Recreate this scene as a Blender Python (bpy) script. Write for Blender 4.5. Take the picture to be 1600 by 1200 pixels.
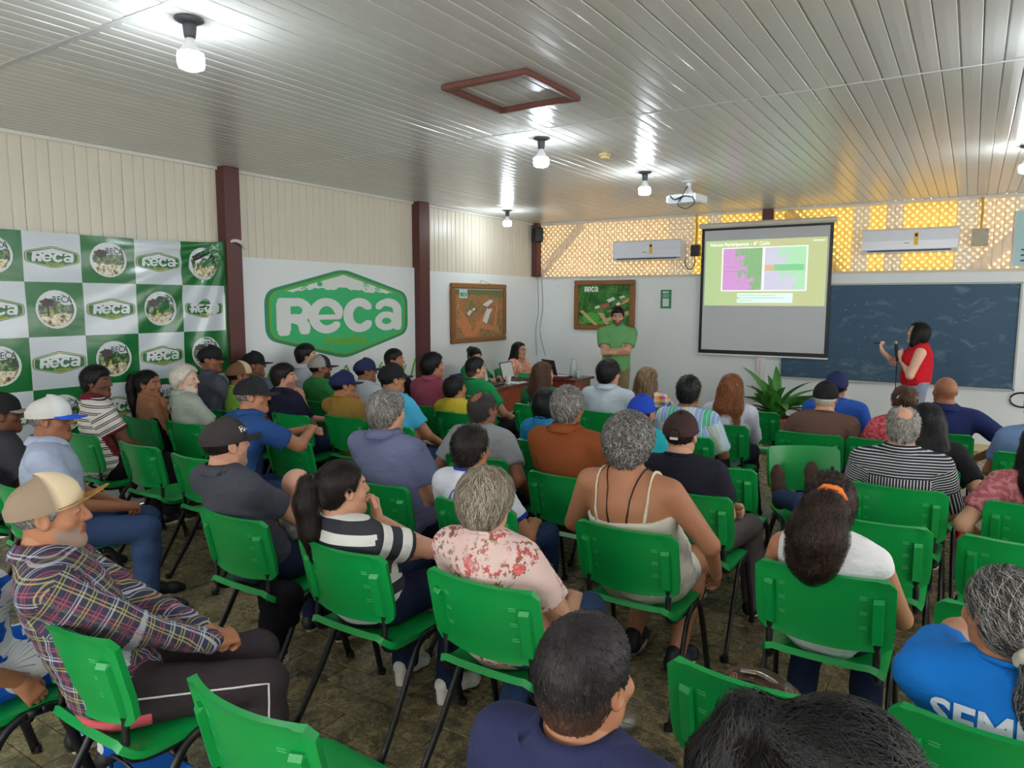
import bpy, math, random
import numpy as np
from mathutils import Vector, Matrix
from mathutils.bvhtree import BVHTree

for _o in list(bpy.data.objects):
    bpy.data.objects.remove(_o)
scene = bpy.context.scene
C = bpy.context.collection
RNG = np.random.default_rng(7)
random.seed(7)
R = math.radians

# ---------------------------------------------------------------- camera
CAM_Z, F_PX = 1.8, 1119.7
YAW, PITCH, ROLL = 0.5686, 0.1153, 0.003
_r = Vector((math.cos(YAW), math.sin(YAW), 0))
_f = Vector((-math.sin(YAW) * math.cos(PITCH), math.cos(YAW) * math.cos(PITCH), -math.sin(PITCH)))
_u = _r.cross(_f)
_r2 = math.cos(ROLL) * _r + math.sin(ROLL) * _u
_u2 = -math.sin(ROLL) * _r + math.cos(ROLL) * _u
cam_data = bpy.data.cameras.new('camera')
cam_data.sensor_fit = 'HORIZONTAL'
cam_data.sensor_width = 36.0
cam_data.lens = 36.0 * F_PX / 1600.0
cam_data.clip_start = 0.05
cam = bpy.data.objects.new('camera', cam_data)
cam.matrix_world = Matrix(((_r2.x, _u2.x, -_f.x, 0), (_r2.y, _u2.y, -_f.y, 0), (_r2.z, _u2.z, -_f.z, CAM_Z), (0, 0, 0, 1)))
C.objects.link(cam)
scene.camera = cam

# ---------------------------------------------------------------- world, exposure
world = bpy.data.worlds.new('daylight')
scene.world = world
world.use_nodes = True
bg = world.node_tree.nodes['Background']
bg.inputs['Color'].default_value = (1.0, 0.985, 0.96, 1)
bg.inputs['Strength'].default_value = 4.0
sun_data = bpy.data.lights.new('sun', 'SUN')
sun_data.energy = 9.0
sun_data.angle = R(4)
sun_data.color = (1.0, .95, .85)
sun = bpy.data.objects.new('sun', sun_data)
C.objects.link(sun)
# afternoon sun on the outside of the front wall; it only glows through the thin boards
sun.rotation_euler = Vector((.12, -1.0, -.42)).to_track_quat('-Z', 'Y').to_euler()
scene.view_settings.view_transform = 'Standard'
scene.view_settings.look = 'None'
scene.view_settings.exposure = 1.05
scene.view_settings.gamma = 1.0
scene.view_settings.use_curve_mapping = False
scene.cycles.use_denoising = True
scene.cycles.max_bounces = 6
scene.cycles.adaptive_threshold = 0.03
scene.cycles.diffuse_bounces = 3
scene.cycles.sample_clamp_indirect = 6.0
BULB_STRENGTH = 75.0

# ---------------------------------------------------------------- helpers
def lin(c):
    o = []
    for v in c[:3]:
        v = v / 255.0
        o.append(v / 12.92 if v <= 0.04045 else ((v + 0.055) / 1.055) ** 2.4)
    return tuple(o)

def rgba(c):
    return lin(c) + (1.0,)

class G:
    """a tiny node-graph writer"""
    def __init__(s, name, rough=0.6, spec=0.4, metal=0.0):
        s.m = bpy.data.materials.new(name)
        s.m.use_nodes = True
        s.t = s.m.node_tree
        s.b = s.t.nodes['Principled BSDF']
        s.b.inputs['Roughness'].default_value = rough
        s.b.inputs['Specular IOR Level'].default_value = spec
        s.b.inputs['Metallic'].default_value = metal
    def n(s, typ, **kw):
        o = s.t.nodes.new(typ)
        for k, v in kw.items():
            setattr(o, k, v)
        return o
    def l(s, a, b):
        s.t.links.new(a, b)
    def val(s, sock, v):
        if hasattr(v, 'is_linked'):
            s.l(v, sock)
        else:
            sock.default_value = v
    def math(s, op, a, b=0.0, clamp=False):
        o = s.n('ShaderNodeMath', operation=op, use_clamp=clamp)
        s.val(o.inputs[0], a); s.val(o.inputs[1], b)
        return o.outputs[0]
    def mix(s, f, a, b):
        o = s.n('ShaderNodeMix', data_type='RGBA')
        s.val(o.inputs[0], f)
        s.val(o.inputs[6], a if hasattr(a, 'is_linked') else tuple(a))
        s.val(o.inputs[7], b if hasattr(b, 'is_linked') else tuple(b))
        return o.outputs[2]
    def attr(s, name, out='Vector'):
        o = s.n('ShaderNodeAttribute', attribute_name=name)
        return o.outputs[out]
    def xyz(s, v):
        o = s.n('ShaderNodeSeparateXYZ'); s.l(v, o.inputs[0])
        return o.outputs
    def obj(s):
        return s.n('ShaderNodeTexCoord').outputs['Object']
    def geo(s):
        return s.n('ShaderNodeNewGeometry').outputs['Position']
    def noise(s, vec, scale, detail=3.0, rough=0.5, out='Fac'):
        o = s.n('ShaderNodeTexNoise')
        if vec is not None:
            s.l(vec, o.inputs['Vector'])
        o.inputs['Scale'].default_value = scale
        o.inputs['Detail'].default_value = detail
        o.inputs['Roughness'].default_value = rough
        return o.outputs[out]
    def voro(s, vec, scale, out='Distance', feat='F1', rnd=1.0):
        o = s.n('ShaderNodeTexVoronoi', feature=feat)
        s.l(vec, o.inputs['Vector'])
        o.inputs['Scale'].default_value = scale
        o.inputs['Randomness'].default_value = rnd
        return o.outputs[out]
    def ramp(s, f, stops, interp='LINEAR'):
        o = s.n('ShaderNodeValToRGB')
        o.color_ramp.interpolation = interp
        e = o.color_ramp.elements
        while len(e) < len(stops):
            e.new(0.5)
        for i, (p, c) in enumerate(stops):
            e[i].position = p; e[i].color = tuple(c)
        s.val(o.inputs[0], f)
        return o.outputs[0]
    def map(s, vec, loc=(0, 0, 0), rot=(0, 0, 0), scale=(1, 1, 1)):
        o = s.n('ShaderNodeMapping')
        s.l(vec, o.inputs[0])
        o.inputs[1].default_value = loc; o.inputs[2].default_value = rot; o.inputs[3].default_value = scale
        return o.outputs[0]
    def stripe(s, coord, period, lo, hi):
        """1 where fract(coord/period) lies in lo..hi"""
        f = s.math('FRACT', s.math('DIVIDE', coord, period))
        return s.math('MULTIPLY', s.math('GREATER_THAN', f, lo), s.math('LESS_THAN', f, hi))
    def color(s, c):
        s.val(s.b.inputs['Base Color'], c)
        return s
    def bump(s, h, strength=0.2, dist=0.01):
        o = s.n('ShaderNodeBump')
        o.inputs['Strength'].default_value = strength
        o.inputs['Distance'].default_value = dist
        s.val(o.inputs['Height'], h)
        s.l(o.outputs[0], s.b.inputs['Normal'])
        return s

_mats = {}
def mat(name, col, rough=0.6, spec=0.4, metal=0.0, vary=0.06, scale=6.0, bump=0.0, bscale=60.0):
    """a plain painted / moulded surface with slight tonal variation"""
    if name in _mats:
        return _mats[name]
    g = G(name, rough, spec, metal)
    c = lin(col)
    nz = g.noise(g.obj(), scale, 4.0)
    g.color(g.mix(nz, tuple(max(0, v * (1 - vary)) for v in c) + (1,), tuple(min(1, v * (1 + vary)) for v in c) + (1,)))
    if bump:
        g.bump(g.noise(g.obj(), bscale, 3.0), bump, 0.004)
    _mats[name] = g.m
    return g.m

def emit(name, col, strength):
    g = G(name)
    g.b.inputs['Base Color'].default_value = rgba(col)
    g.b.inputs['Emission Color'].default_value = rgba(col)
    g.b.inputs['Emission Strength'].default_value = strength
    return g.m

# ---- meshes
def mkmesh(name, V, F, smooth=False):
    V = np.asarray(V, dtype=np.float32).reshape(-1, 3)
    me = bpy.data.meshes.new(name)
    if isinstance(F, np.ndarray):
        F = [F]
    elif len(F) and not isinstance(F[0], np.ndarray):
        by = {}
        for f in F:
            by.setdefault(len(f), []).append(f)
        F = [np.array(v, dtype=np.int32) for v in by.values()]
    loops = np.concatenate([f.reshape(-1) for f in F]).astype(np.int32)
    tot = np.concatenate([np.full(len(f), f.shape[1], np.int32) for f in F])
    start = np.concatenate([[0], np.cumsum(tot)[:-1]]).astype(np.int32)
    me.vertices.add(len(V)); me.vertices.foreach_set('co', V.reshape(-1))
    me.loops.add(len(loops)); me.loops.foreach_set('vertex_index', loops)
    me.polygons.add(len(tot)); me.polygons.foreach_set('loop_start', start)
    me.polygons.foreach_set('loop_total', tot)
    me.polygons.foreach_set('use_smooth', np.full(len(tot), bool(smooth)))
    me.update(calc_edges=True)
    me.validate(verbose=False)
    return me

def link(name, me, m=None, parent=None, loc=None, rot=None):
    o = bpy.data.objects.new(name, me)
    C.objects.link(o)
    if me is not None and m is not None:
        if len(me.materials) == 0:
            me.materials.append(m)
        elif me.materials[0] != m:
            o.material_slots[0].link = 'OBJECT'
            o.material_slots[0].material = m
    if parent is not None:
        o.parent = parent
    if loc is not None:
        o.location = loc
    if rot is not None:
        o.rotation_euler = rot
    return o

def tag(o, label=None, cat=None, group=None, kind=None):
    if label: o['label'] = label
    if cat: o['category'] = cat
    if group: o['group'] = group
    if kind: o['kind'] = kind
    return o

def empty(name, loc=(0, 0, 0), rz=0.0):
    o = bpy.data.objects.new(name, None)
    C.objects.link(o)
    o.location = loc; o.rotation_euler = (0, 0, rz)
    return o

class MB:
    """collects boxes / tubes / lathes into one mesh"""
    def __init__(s):
        s.V = []; s.F = []
    def add(s, V, F):
        k = len(s.V)
        s.V.extend([tuple(v) for v in V]); s.F.extend([tuple(i + k for i in f) for f in F])
        return s
    def box(s, c, d, rz=0.0, bev=0.0):
        x, y, z = d[0] / 2, d[1] / 2, d[2] / 2
        if bev > 0:
            b = min(bev, x * .9, y * .9, z * .9)
            V = []
            for zz, k in ((-z, b), (-z + b, 0), (z - b, 0), (z, b)):
                for (sx, sy) in ((-1, -1), (1, -1), (1, 1), (-1, 1)):
                    V.append((sx * (x - k), sy * (y - k), zz))
            F = [(3, 2, 1, 0), (12, 13, 14, 15)]
            for r in range(3):
                for i in range(4):
                    j = (i + 1) % 4
                    F.append((r * 4 + i, r * 4 + j, r * 4 + 4 + j, r * 4 + 4 + i))
        else:
            V = [(sx * x, sy * y, sz * z) for sz in (-1, 1) for (sx, sy) in ((-1, -1), (1, -1), (1, 1), (-1, 1))]
            F = [(3, 2, 1, 0), (4, 5, 6, 7), (0, 1, 5, 4), (1, 2, 6, 5), (2, 3, 7, 6), (3, 0, 4, 7)]
        ca, sa = math.cos(rz), math.sin(rz)
        V = [(c[0] + ca * v[0] - sa * v[1], c[1] + sa * v[0] + ca * v[1], c[2] + v[2]) for v in V]
        return s.add(V, F)
    def tube(s, pts, r, n=8, flat=1.0, cap=True, r2=None):
        P = [Vector(p) for p in pts]
        V, F = [], []
        up = Vector((0.03, 0.02, 1))
        for i, p in enumerate(P):
            t = (P[min(i + 1, len(P) - 1)] - P[max(i - 1, 0)]).normalized()
            a = t.cross(up)
            if a.length < 1e-3:
                a = t.cross(Vector((0, 1, 0)))
            a.normalize(); b = a.cross(t).normalized()
            rr = r if r2 is None else r + (r2 - r) * i / max(1, len(P) - 1)
            for k in range(n):
                an = 2 * math.pi * k / n
                V.append(p + a * (math.cos(an) * rr * flat) + b * (math.sin(an) * rr))
        for i in range(len(P) - 1):
            for k in range(n):
                F.append((i * n + k, i * n + (k + 1) % n, (i + 1) * n + (k + 1) % n, (i + 1) * n + k))
        if cap:
            F.append(tuple(range(n - 1, -1, -1))); F.append(tuple((len(P) - 1) * n + k for k in range(n)))
        return s.add(V, F)
    def lathe(s, prof, n=16, c=(0, 0, 0), axis='z'):
        V, F = [], []
        for (r, z) in prof:
            for k in range(n):
                a = 2 * math.pi * k / n
                v = (r * math.cos(a), r * math.sin(a), z)
                if axis == 'y':
                    v = (v[0], v[2], v[1])
                V.append((c[0] + v[0], c[1] + v[1], c[2] + v[2]))
        for i in range(len(prof) - 1):
            for k in range(n):
                F.append((i * n + k, i * n + (k + 1) % n, (i + 1) * n + (k + 1) % n, (i + 1) * n + k))
        F.append(tuple(range(n - 1, -1, -1))); F.append(tuple((len(prof) - 1) * n + k for k in range(n)))
        return s.add(V, F)
    def prism(s, poly, y0, y1, plane='xz'):
        n = len(poly)
        if plane == 'xz':
            V = [(p[0], y0, p[1]) for p in poly] + [(p[0], y1, p[1]) for p in poly]
        elif plane == 'yz':
            V = [(y0, p[0], p[1]) for p in poly] + [(y1, p[0], p[1]) for p in poly]
        else:
            V = [(p[0], p[1], y0) for p in poly] + [(p[0], p[1], y1) for p in poly]
        F = [tuple(range(n - 1, -1, -1)), tuple(range(n, 2 * n))]
        for i in range(n):
            j = (i + 1) % n
            F.append((i, j, n + j, n + i))
        return s.add(V, F)
    def mesh(s, name, smooth=False):
        return mkmesh(name, s.V, s.F, smooth)
    def build(s, name, m, parent=None, loc=None, rot=None, smooth=False):
        return link(name, s.mesh(name, smooth), m, parent, loc, rot)

def smooth_path(pts, n=6):
    """Catmull-Rom through pts"""
    P = [np.array(p, float) for p in pts]
    P = [2 * P[0] - P[1]] + P + [2 * P[-1] - P[-2]]
    out = []
    for i in range(1, len(P) - 2):
        for k in range(n):
            t = k / n
            a, b, c, d = P[i - 1:i + 3]
            out.append(.5 * ((2 * b) + (c - a) * t + (2 * a - 5 * b + 4 * c - d) * t * t + (3 * b - a - 3 * c + d) * t ** 3))
    out.append(P[-2])
    return [tuple(p) for p in out]

def text_mesh(s, size=1.0, bold=0.0, width=1.0, shear=0.0, extrude=0.0, spacing=1.0):
    """lettering as flat mesh in the XY plane, centred; returns (V, faces)"""
    cu = bpy.data.curves.new('t', 'FONT')
    cu.body = s; cu.size = size; cu.offset = bold; cu.shear = shear; cu.extrude = extrude
    cu.align_x = 'CENTER'; cu.align_y = 'CENTER'; cu.resolution_u = 3; cu.space_character = spacing
    o = bpy.data.objects.new('t', cu)
    C.objects.link(o)
    dg = bpy.context.evaluated_depsgraph_get()
    dg.update()
    me = o.evaluated_get(dg).to_mesh()
    V = np.array([v.co[:] for v in me.vertices]).reshape(-1, 3)
    F = [tuple(p.vertices) for p in me.polygons]
    o.evaluated_get(dg).to_mesh_clear()
    bpy.data.objects.remove(o); bpy.data.curves.remove(cu)
    if len(V):
        V[:, 0] *= width
    return V, F

# ---------------------------------------------------------------- implicit surfaces
class SDF:
    def __init__(s, lo, hi, v):
        s.v = v; s.lo = np.array(lo, np.float32)
        s.n = np.ceil((np.array(hi) - np.array(lo)) / v).astype(int) + 1
        s.ax = [(s.lo[i] + v * np.arange(s.n[i])).astype(np.float32) for i in range(3)]
        s.D = np.full(tuple(s.n), 0.5, np.float32)
    def _sl(s, mn, mx):
        a = np.clip(np.floor((np.array(mn) - s.lo) / s.v).astype(int), 0, s.n - 1)
        b = np.clip(np.ceil((np.array(mx) - s.lo) / s.v).astype(int) + 1, 1, s.n)
        sl = tuple(slice(a[i], b[i]) for i in range(3))
        return sl, s.ax[0][sl[0]][:, None, None], s.ax[1][sl[1]][None, :, None], s.ax[2][sl[2]][None, None, :]
    def _u(s, sl, d, k, op):
        D = s.D[sl]
        if op == 'u':
            h = np.maximum(k - np.abs(D - d), 0) / k
            s.D[sl] = np.minimum(D, d) - h * h * k * .25
        else:
            h = np.maximum(k - np.abs(D + d), 0) / k
            s.D[sl] = np.maximum(D, -d) + h * h * k * .25
    def rc(s, a, b, ra, rb, k=.03, op='u'):
        a = np.asarray(a, np.float32); b = np.asarray(b, np.float32)
        m = k * .5 + 2.5 * s.v + .01
        sl, X, Y, Z = s._sl(np.minimum(a - ra, b - rb) - m, np.maximum(a + ra, b + rb) + m)
        if min(s.D[sl].shape) == 0:
            return s
        ba = b - a; L = float(ba @ ba) + 1e-9
        px, py, pz = X - a[0], Y - a[1], Z - a[2]
        t = np.clip((px * ba[0] + py * ba[1] + pz * ba[2]) / L, 0, 1)
        d = np.sqrt((px - t * ba[0]) ** 2 + (py - t * ba[1]) ** 2 + (pz - t * ba[2]) ** 2) - (ra + t * (rb - ra))
        s._u(sl, d, k, op)
        return s
    def chain(s, pts, rad, k=.03, op='u'):
        for i in range(len(pts) - 1):
            s.rc(pts[i], pts[i + 1], rad[i], rad[i + 1], k, op)
        return s
    def el(s, c, r, k=.03, Rm=None, op='u'):
        c = np.asarray(c, np.float32); r = np.asarray(r, np.float32)
        e = r if Rm is None else np.full(3, r.max())
        m = k * .5 + 2.5 * s.v + .01
        sl, X, Y, Z = s._sl(c - e - m, c + e + m)
        if min(s.D[sl].shape) == 0:
            return s
        px, py, pz = X - c[0], Y - c[1], Z - c[2]
        if Rm is not None:
            q = [Rm[0, i] * px + Rm[1, i] * py + Rm[2, i] * pz for i in range(3)]
        else:
            q = [px, py, pz]
        k0 = np.sqrt((q[0] / r[0]) ** 2 + (q[1] / r[1]) ** 2 + (q[2] / r[2]) ** 2)
        k1 = np.sqrt((q[0] / r[0] ** 2) ** 2 + (q[1] / r[1] ** 2) ** 2 + (q[2] / r[2] ** 2) ** 2) + 1e-6
        s._u(sl, k0 * (k0 - 1) / k1, k, op)
        return s
    def keep(s, n, d):
        """keep only the half space n.p > d"""
        X, Y, Z = s.ax[0][:, None, None], s.ax[1][None, :, None], s.ax[2][None, None, :]
        s.D = np.maximum(s.D, d - (n[0] * X + n[1] * Y + n[2] * Z))
        return s
    def cutfn(s, fn):
        X, Y, Z = s.ax[0][:, None, None], s.ax[1][None, :, None], s.ax[2][None, None, :]
        s.D = np.maximum(s.D, fn(X, Y, Z))
        return s
    def mesh(s):
        D, lo, v = s.D, s.lo, s.v
        S = D < 0
        n = np.zeros(tuple(np.array(S.shape) - 1), np.int8)
        for i in (0, 1):
            for j in (0, 1):
                for k in (0, 1):
                    n += S[i:S.shape[0] - 1 + i, j:S.shape[1] - 1 + j, k:S.shape[2] - 1 + k]
        act = (n > 0) & (n < 8)
        ids = np.argwhere(act)
        idx = np.full(act.shape, -1, np.int32)
        idx[act] = np.arange(len(ids))
        acc = np.zeros((len(ids), 3), np.float32); cnt = np.zeros(len(ids), np.float32)
        cor = [np.array((i, j, k)) for i in (0, 1) for j in (0, 1) for k in (0, 1)]
        val = {}
        for c in cor:
            q = ids + c
            val[tuple(c)] = D[q[:, 0], q[:, 1], q[:, 2]]
        for c in cor:
            for a in range(3):
                if c[a] == 0:
                    e = c.copy(); e[a] = 1
                    da, db = val[tuple(c)], val[tuple(e)]
                    m = (da < 0) != (db < 0)
                    t = da[m] / (da[m] - db[m])
                    p = np.repeat(c[None].astype(np.float32), m.sum(), 0); p[:, a] += t
                    acc[m] += p; cnt[m] += 1
        V = lo + v * (ids + acc / cnt[:, None])
        Q = []
        for a in range(3):
            o = [i for i in range(3) if i != a]
            s0 = [slice(1, -1)] * 3; s1 = [slice(1, -1)] * 3
            s0[a] = slice(0, -1); s1[a] = slice(1, None)
            A, B = S[tuple(s0)], S[tuple(s1)]
            for ins in (True, False):
                m = (A & ~B) if ins else (~A & B)
                e = np.argwhere(m) + 1
                e[:, a] -= 1
                def cell(d0, d1):
                    q = e.copy(); q[:, o[0]] += d0; q[:, o[1]] += d1
                    return idx[q[:, 0], q[:, 1], q[:, 2]]
                quad = np.stack([cell(-1, -1), cell(0, -1), cell(0, 0), cell(-1, 0)], 1)
                if ins == (a == 1):
                    quad = quad[:, ::-1]
                Q.append(quad)
        return V.astype(np.float32), np.concatenate(Q).astype(np.int32)
    def sample(s, P):
        i = np.clip(np.round((P - s.lo) / s.v).astype(int), 1, s.n - 2)
        D = s.D
        g = np.stack([D[i[:, 0] + 1, i[:, 1], i[:, 2]] - D[i[:, 0] - 1, i[:, 1], i[:, 2]],
                      D[i[:, 0], i[:, 1] + 1, i[:, 2]] - D[i[:, 0], i[:, 1] - 1, i[:, 2]],
                      D[i[:, 0], i[:, 1], i[:, 2] + 1] - D[i[:, 0], i[:, 1], i[:, 2] - 1]], 1)
        g /= np.linalg.norm(g, axis=1)[:, None] + 1e-9
        base = s.lo + s.v * i
        d = D[i[:, 0], i[:, 1], i[:, 2]] + ((P - base) * g).sum(1)
        return d, g

def vnormals(V, Q):
    n = np.cross(V[Q[:, 2]] - V[Q[:, 0]], V[Q[:, 3 if Q.shape[1] > 3 else 1]] - V[Q[:, 1]])
    if Q.shape[1] == 3:
        n = np.cross(V[Q[:, 1]] - V[Q[:, 0]], V[Q[:, 2]] - V[Q[:, 0]])
    N = np.zeros_like(V)
    for i in range(Q.shape[1]):
        np.add.at(N, Q[:, i], n)
    return N / (np.linalg.norm(N, axis=1)[:, None] + 1e-12)

def relax(V, Q, it=1, f=.5):
    for _ in range(it):
        A = np.zeros_like(V); c = np.zeros(len(V), np.float32)
        for i in range(4):
            j = (i + 1) % 4
            np.add.at(A, Q[:, i], V[Q[:, j]]); np.add.at(c, Q[:, i], 1)
            np.add.at(A, Q[:, j], V[Q[:, i]]); np.add.at(c, Q[:, j], 1)
        V = V * (1 - f) + f * A / np.maximum(c, 1)[:, None]
    return V

def wob(P, f, seed=0.0):
    """cheap smooth pseudo noise in -1..1"""
    x, y, z = P[:, 0] * f, P[:, 1] * f, P[:, 2] * f
    return (np.sin(x * 1.3 + 1.7 * np.sin(y * .9 + seed) + seed) + np.sin(y * 1.7 + 1.3 * np.sin(z * 1.1 + 2 * seed)) + np.sin(z * 1.5 + 1.9 * np.sin(x * .8 - seed))) / 3

def setcol(me, col):
    a = me.color_attributes.new('Col', 'FLOAT_COLOR', 'POINT')
    c = np.ones((len(me.vertices), 4), np.float32); c[:, :3] = col
    a.data.foreach_set('color', c.reshape(-1))

def setvec(me, name, v):
    a = me.attributes.new(name, 'FLOAT_VECTOR', 'POINT')
    a.data.foreach_set('vector', np.asarray(v, np.float32).reshape(-1))

# ================================================================= the room
XL, YF, H, HB = -6.12, 10.30, 3.056, 2.193
XR, YB = 4.6, -3.0

def wall_mat(name, col, bump=.15):
    g = G(name, .75, .25)
    p = g.geo()
    a = g.noise(p, 1.3, 5.0)
    b = g.noise(p, 14.0, 4.0)
    c = lin(col)
    base = g.mix(a, tuple(v * .96 for v in c) + (1,), tuple(min(1, v * 1.03) for v in c) + (1,))
    sm = g.ramp(b, [(.62, (0, 0, 0, 1)), (.78, (.12, .12, .12, 1))])
    g.color(g.mix(sm, base, rgba((168, 165, 156))))
    g.bump(g.noise(p, 90.0, 2.0), bump, .003)
    return g.m
M_WALL = wall_mat('white_painted_plaster', (225, 230, 230))

def pvc_mat(name, col, rough, trans=None, tcol=None):
    g = G(name, rough, .5)
    p = g.geo()
    fine = g.noise(g.map(p, scale=(1, 1, 1)), 3.0, 3.0)
    c = lin(col)
    g.color(g.mix(fine, tuple(v * .95 for v in c) + (1,), tuple(min(1, v * 1.04) for v in c) + (1,)))
    if trans:
        tr = g.n('ShaderNodeBsdfTranslucent')
        tr.inputs[0].default_value = rgba(tcol)
        mx = g.n('ShaderNodeMixShader')
        mx.inputs[0].default_value = trans
        g.l(g.b.outputs[0], mx.inputs[1]); g.l(tr.outputs[0], mx.inputs[2])
        g.l(mx.outputs[0], g.t.nodes['Material Output'].inputs[0])
    return g.m
M_CEIL = pvc_mat('glossy_ceiling_pvc', (210, 210, 204), .24)
M_PVC_L = pvc_mat('cream_wall_pvc', (212, 206, 188), .38)
M_PVC_F = pvc_mat('white_wall_pvc', (216, 210, 196), .38, .12, (250, 215, 150))
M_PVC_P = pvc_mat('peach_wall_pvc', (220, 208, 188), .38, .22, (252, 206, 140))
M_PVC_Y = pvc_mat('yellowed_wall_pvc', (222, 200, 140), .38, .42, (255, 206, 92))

# ---- floor: screed, 300 nearest slate tiles as pieces, the others joined
def floor_mat():
    g = G('slate_look_tile', .24, .5)
    p = g.geo()
    w = g.noise(p, 2.2, 5.0, .6, 'Color')
    pv = g.n('ShaderNodeVectorMath', operation='MULTIPLY_ADD')
    g.l(w, pv.inputs[0]); pv.inputs[1].default_value = (.5, .5, .5); g.l(p, pv.inputs[2])
    a = g.noise(pv.outputs[0], 7.0, 8.0, .68)
    b = g.noise(pv.outputs[0], 26.0, 6.0, .7)
    col = g.ramp(a, [(.30, rgba((58, 55, 46))), (.43, rgba((118, 108, 82))), (.52, rgba((172, 152, 108))), (.61, rgba((126, 116, 94))), (.74, rgba((200, 178, 126)))])
    vein = g.ramp(b, [(.44, (0, 0, 0, 1)), (.50, (.8, .8, .8, 1)), (.56, (0, 0, 0, 1))])
    col = g.mix(vein, col, rgba((58, 54, 44)))
    rnd = g.n('ShaderNodeObjectInfo').outputs['Random']
    col = g.mix(g.math('MULTIPLY', rnd, .25), col, rgba((70, 72, 68)))
    g.color(col)
    g.l(g.ramp(b, [(.3, (.16, .16, .16, 1)), (.7, (.38, .38, .38, 1))]), g.b.inputs['Roughness'])
    g.bump(a, .25, .006)
    return g.m
M_TILE = floor_mat()
M_GROUT = mat('pale_grout', (176, 166, 140), .9)
floor = MB().box(((XL + XR) / 2, (YF + YB) / 2, -.06), (XR - XL, YF - YB, .104)).build('floor', M_GROUT)
tag(floor, 'slate-look tiled hall floor with pale grout', kind='structure')
TW, TD, TG = .29, .15, .005
tile_me = MB().box((0, 0, -.006), (TW - TG, TD - TG, .012), bev=.0015).mesh('tile')
tiles = []
j = 0
y = YB
while y < YF - .02:
    off = (j % 2) * TW / 2
    x = XL - off
    while x < XR:
        x0, x1 = max(x, XL), min(x + TW, XR)
        if x1 - x0 > .02:
            tiles.append(((x0 + x1) / 2, y + TD / 2, (x1 - x0)))
        x += TW
    y += TD; j += 1
def tile_score(t):
    # nearest bare floor between the chairs in the front left and middle
    dx, dy = t[0] + 2.4, t[1] - 2.9
    return dx * dx * .55 + dy * dy * 1.6
full = sorted([t for t in tiles if t[2] > TW - .01], key=tile_score)
near = set((round(t[0], 3), round(t[1], 3)) for t in full[:298])
rest = MB()
for t in tiles:
    if (round(t[0], 3), round(t[1], 3)) in near:
        link('tile', tile_me, M_TILE, floor, (t[0], t[1], random.uniform(-.0006, .0006)))
    else:
        rest.box((t[0], t[1], -.006), (t[2] - TG, TD - TG, .012))
tag(rest.build('tile_field', M_TILE, floor), kind='stuff')

# ---- PVC plank profile (two boards with a joint), shared per length
PW = .19
def plank_mesh(length, name='plank', back=True):
    prof = [(0, .009), (.003, .001), (.006, 0), (.045, -.0012), (.088, 0), (.0915, .007), (.0985, .007), (.102, 0), (.143, -.0012), (.184, 0), (.187, .001), (.19, .009)]
    V, F = [], []
    for yy in (0, length):
        for (px, pz) in prof:
            V.append((px - PW / 2, yy, pz))
    n = len(prof)
    for i in range(n - 1):
        F.append((i, n + i, n + i + 1, i + 1))
    if not back:
        return mkmesh(name, V, F)
    # back faces close the hollow board
    k = len(V)
    V += [(-PW / 2, 0, .012), (PW / 2, 0, .012), (PW / 2, length, .012), (-PW / 2, length, .012)]
    F.append((k, k + 1, k + 2, k + 3)); F.append((0, k, k + 3, n)); F.append((n - 1, 2 * n - 1, k + 2, k + 1))
    return mkmesh(name, V, F)
ceil_o = MB().box(((XL + XR) / 2, (YF + YB) / 2, H + .06), (XR - XL + .4, YF - YB + .4, .06)).build('ceiling', mat('roof_deck', (90, 86, 80), .9))
tag(ceil_o, 'glossy white plank ceiling of the hall', kind='structure')
SEAMS = [YB, -.86, 1.92, 4.70, YF]
for a, b in zip(SEAMS[:-1], SEAMS[1:]):
    pm = plank_mesh(b - a - .006)
    x = XL + PW / 2
    while x < XR:
        link('plank', pm, M_CEIL, ceil_o, (x, a + .003, H + random.uniform(-.0012, .0012)), (0, R(random.uniform(-.35, .35)), 0))
        x += PW
for s_ in SEAMS[1:-1]:
    MB().box(((XL + XR) / 2, s_, H - .001), (XR - XL, .034 if s_ < 2 else .012, .006)).build('joint_strip', mat('joint_strip_white', (196, 196, 196), .35), ceil_o)

# ---- left wall
wl = MB().box((XL - .06, (YF + YB) / 2, HB / 2), (.12, YF - YB + .2, HB)).build('wall_left', M_WALL)
tag(wl, 'white plastered lower wall with cream plank boards above', kind='structure')
pm = plank_mesh(H - HB + .0)
y = YB + PW / 2
while y < YF:
    o = link('plank', pm, M_PVC_L, wl, (XL - .004, y, HB))
    # board length runs up, face looks into the room (+X)
    o.matrix_local = Matrix(((0, 0, -1, XL - .004), (1, 0, 0, y), (0, 1, 0, HB), (0, 0, 0, 1)))
    y += PW
MB().box((XL - .035, (YF + YB) / 2, (H + HB) / 2), (.03, YF - YB + .2, H - HB)).build('backing', mat('backing_board', (200, 190, 170), .9), wl)
# slight ledge on the lower wall between the two posts
MB().box((XL + .012, 5.86, HB / 2 + .02), (.03, 2.68, HB + .02)).build('plaster_bay', M_WALL, wl)

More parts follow.
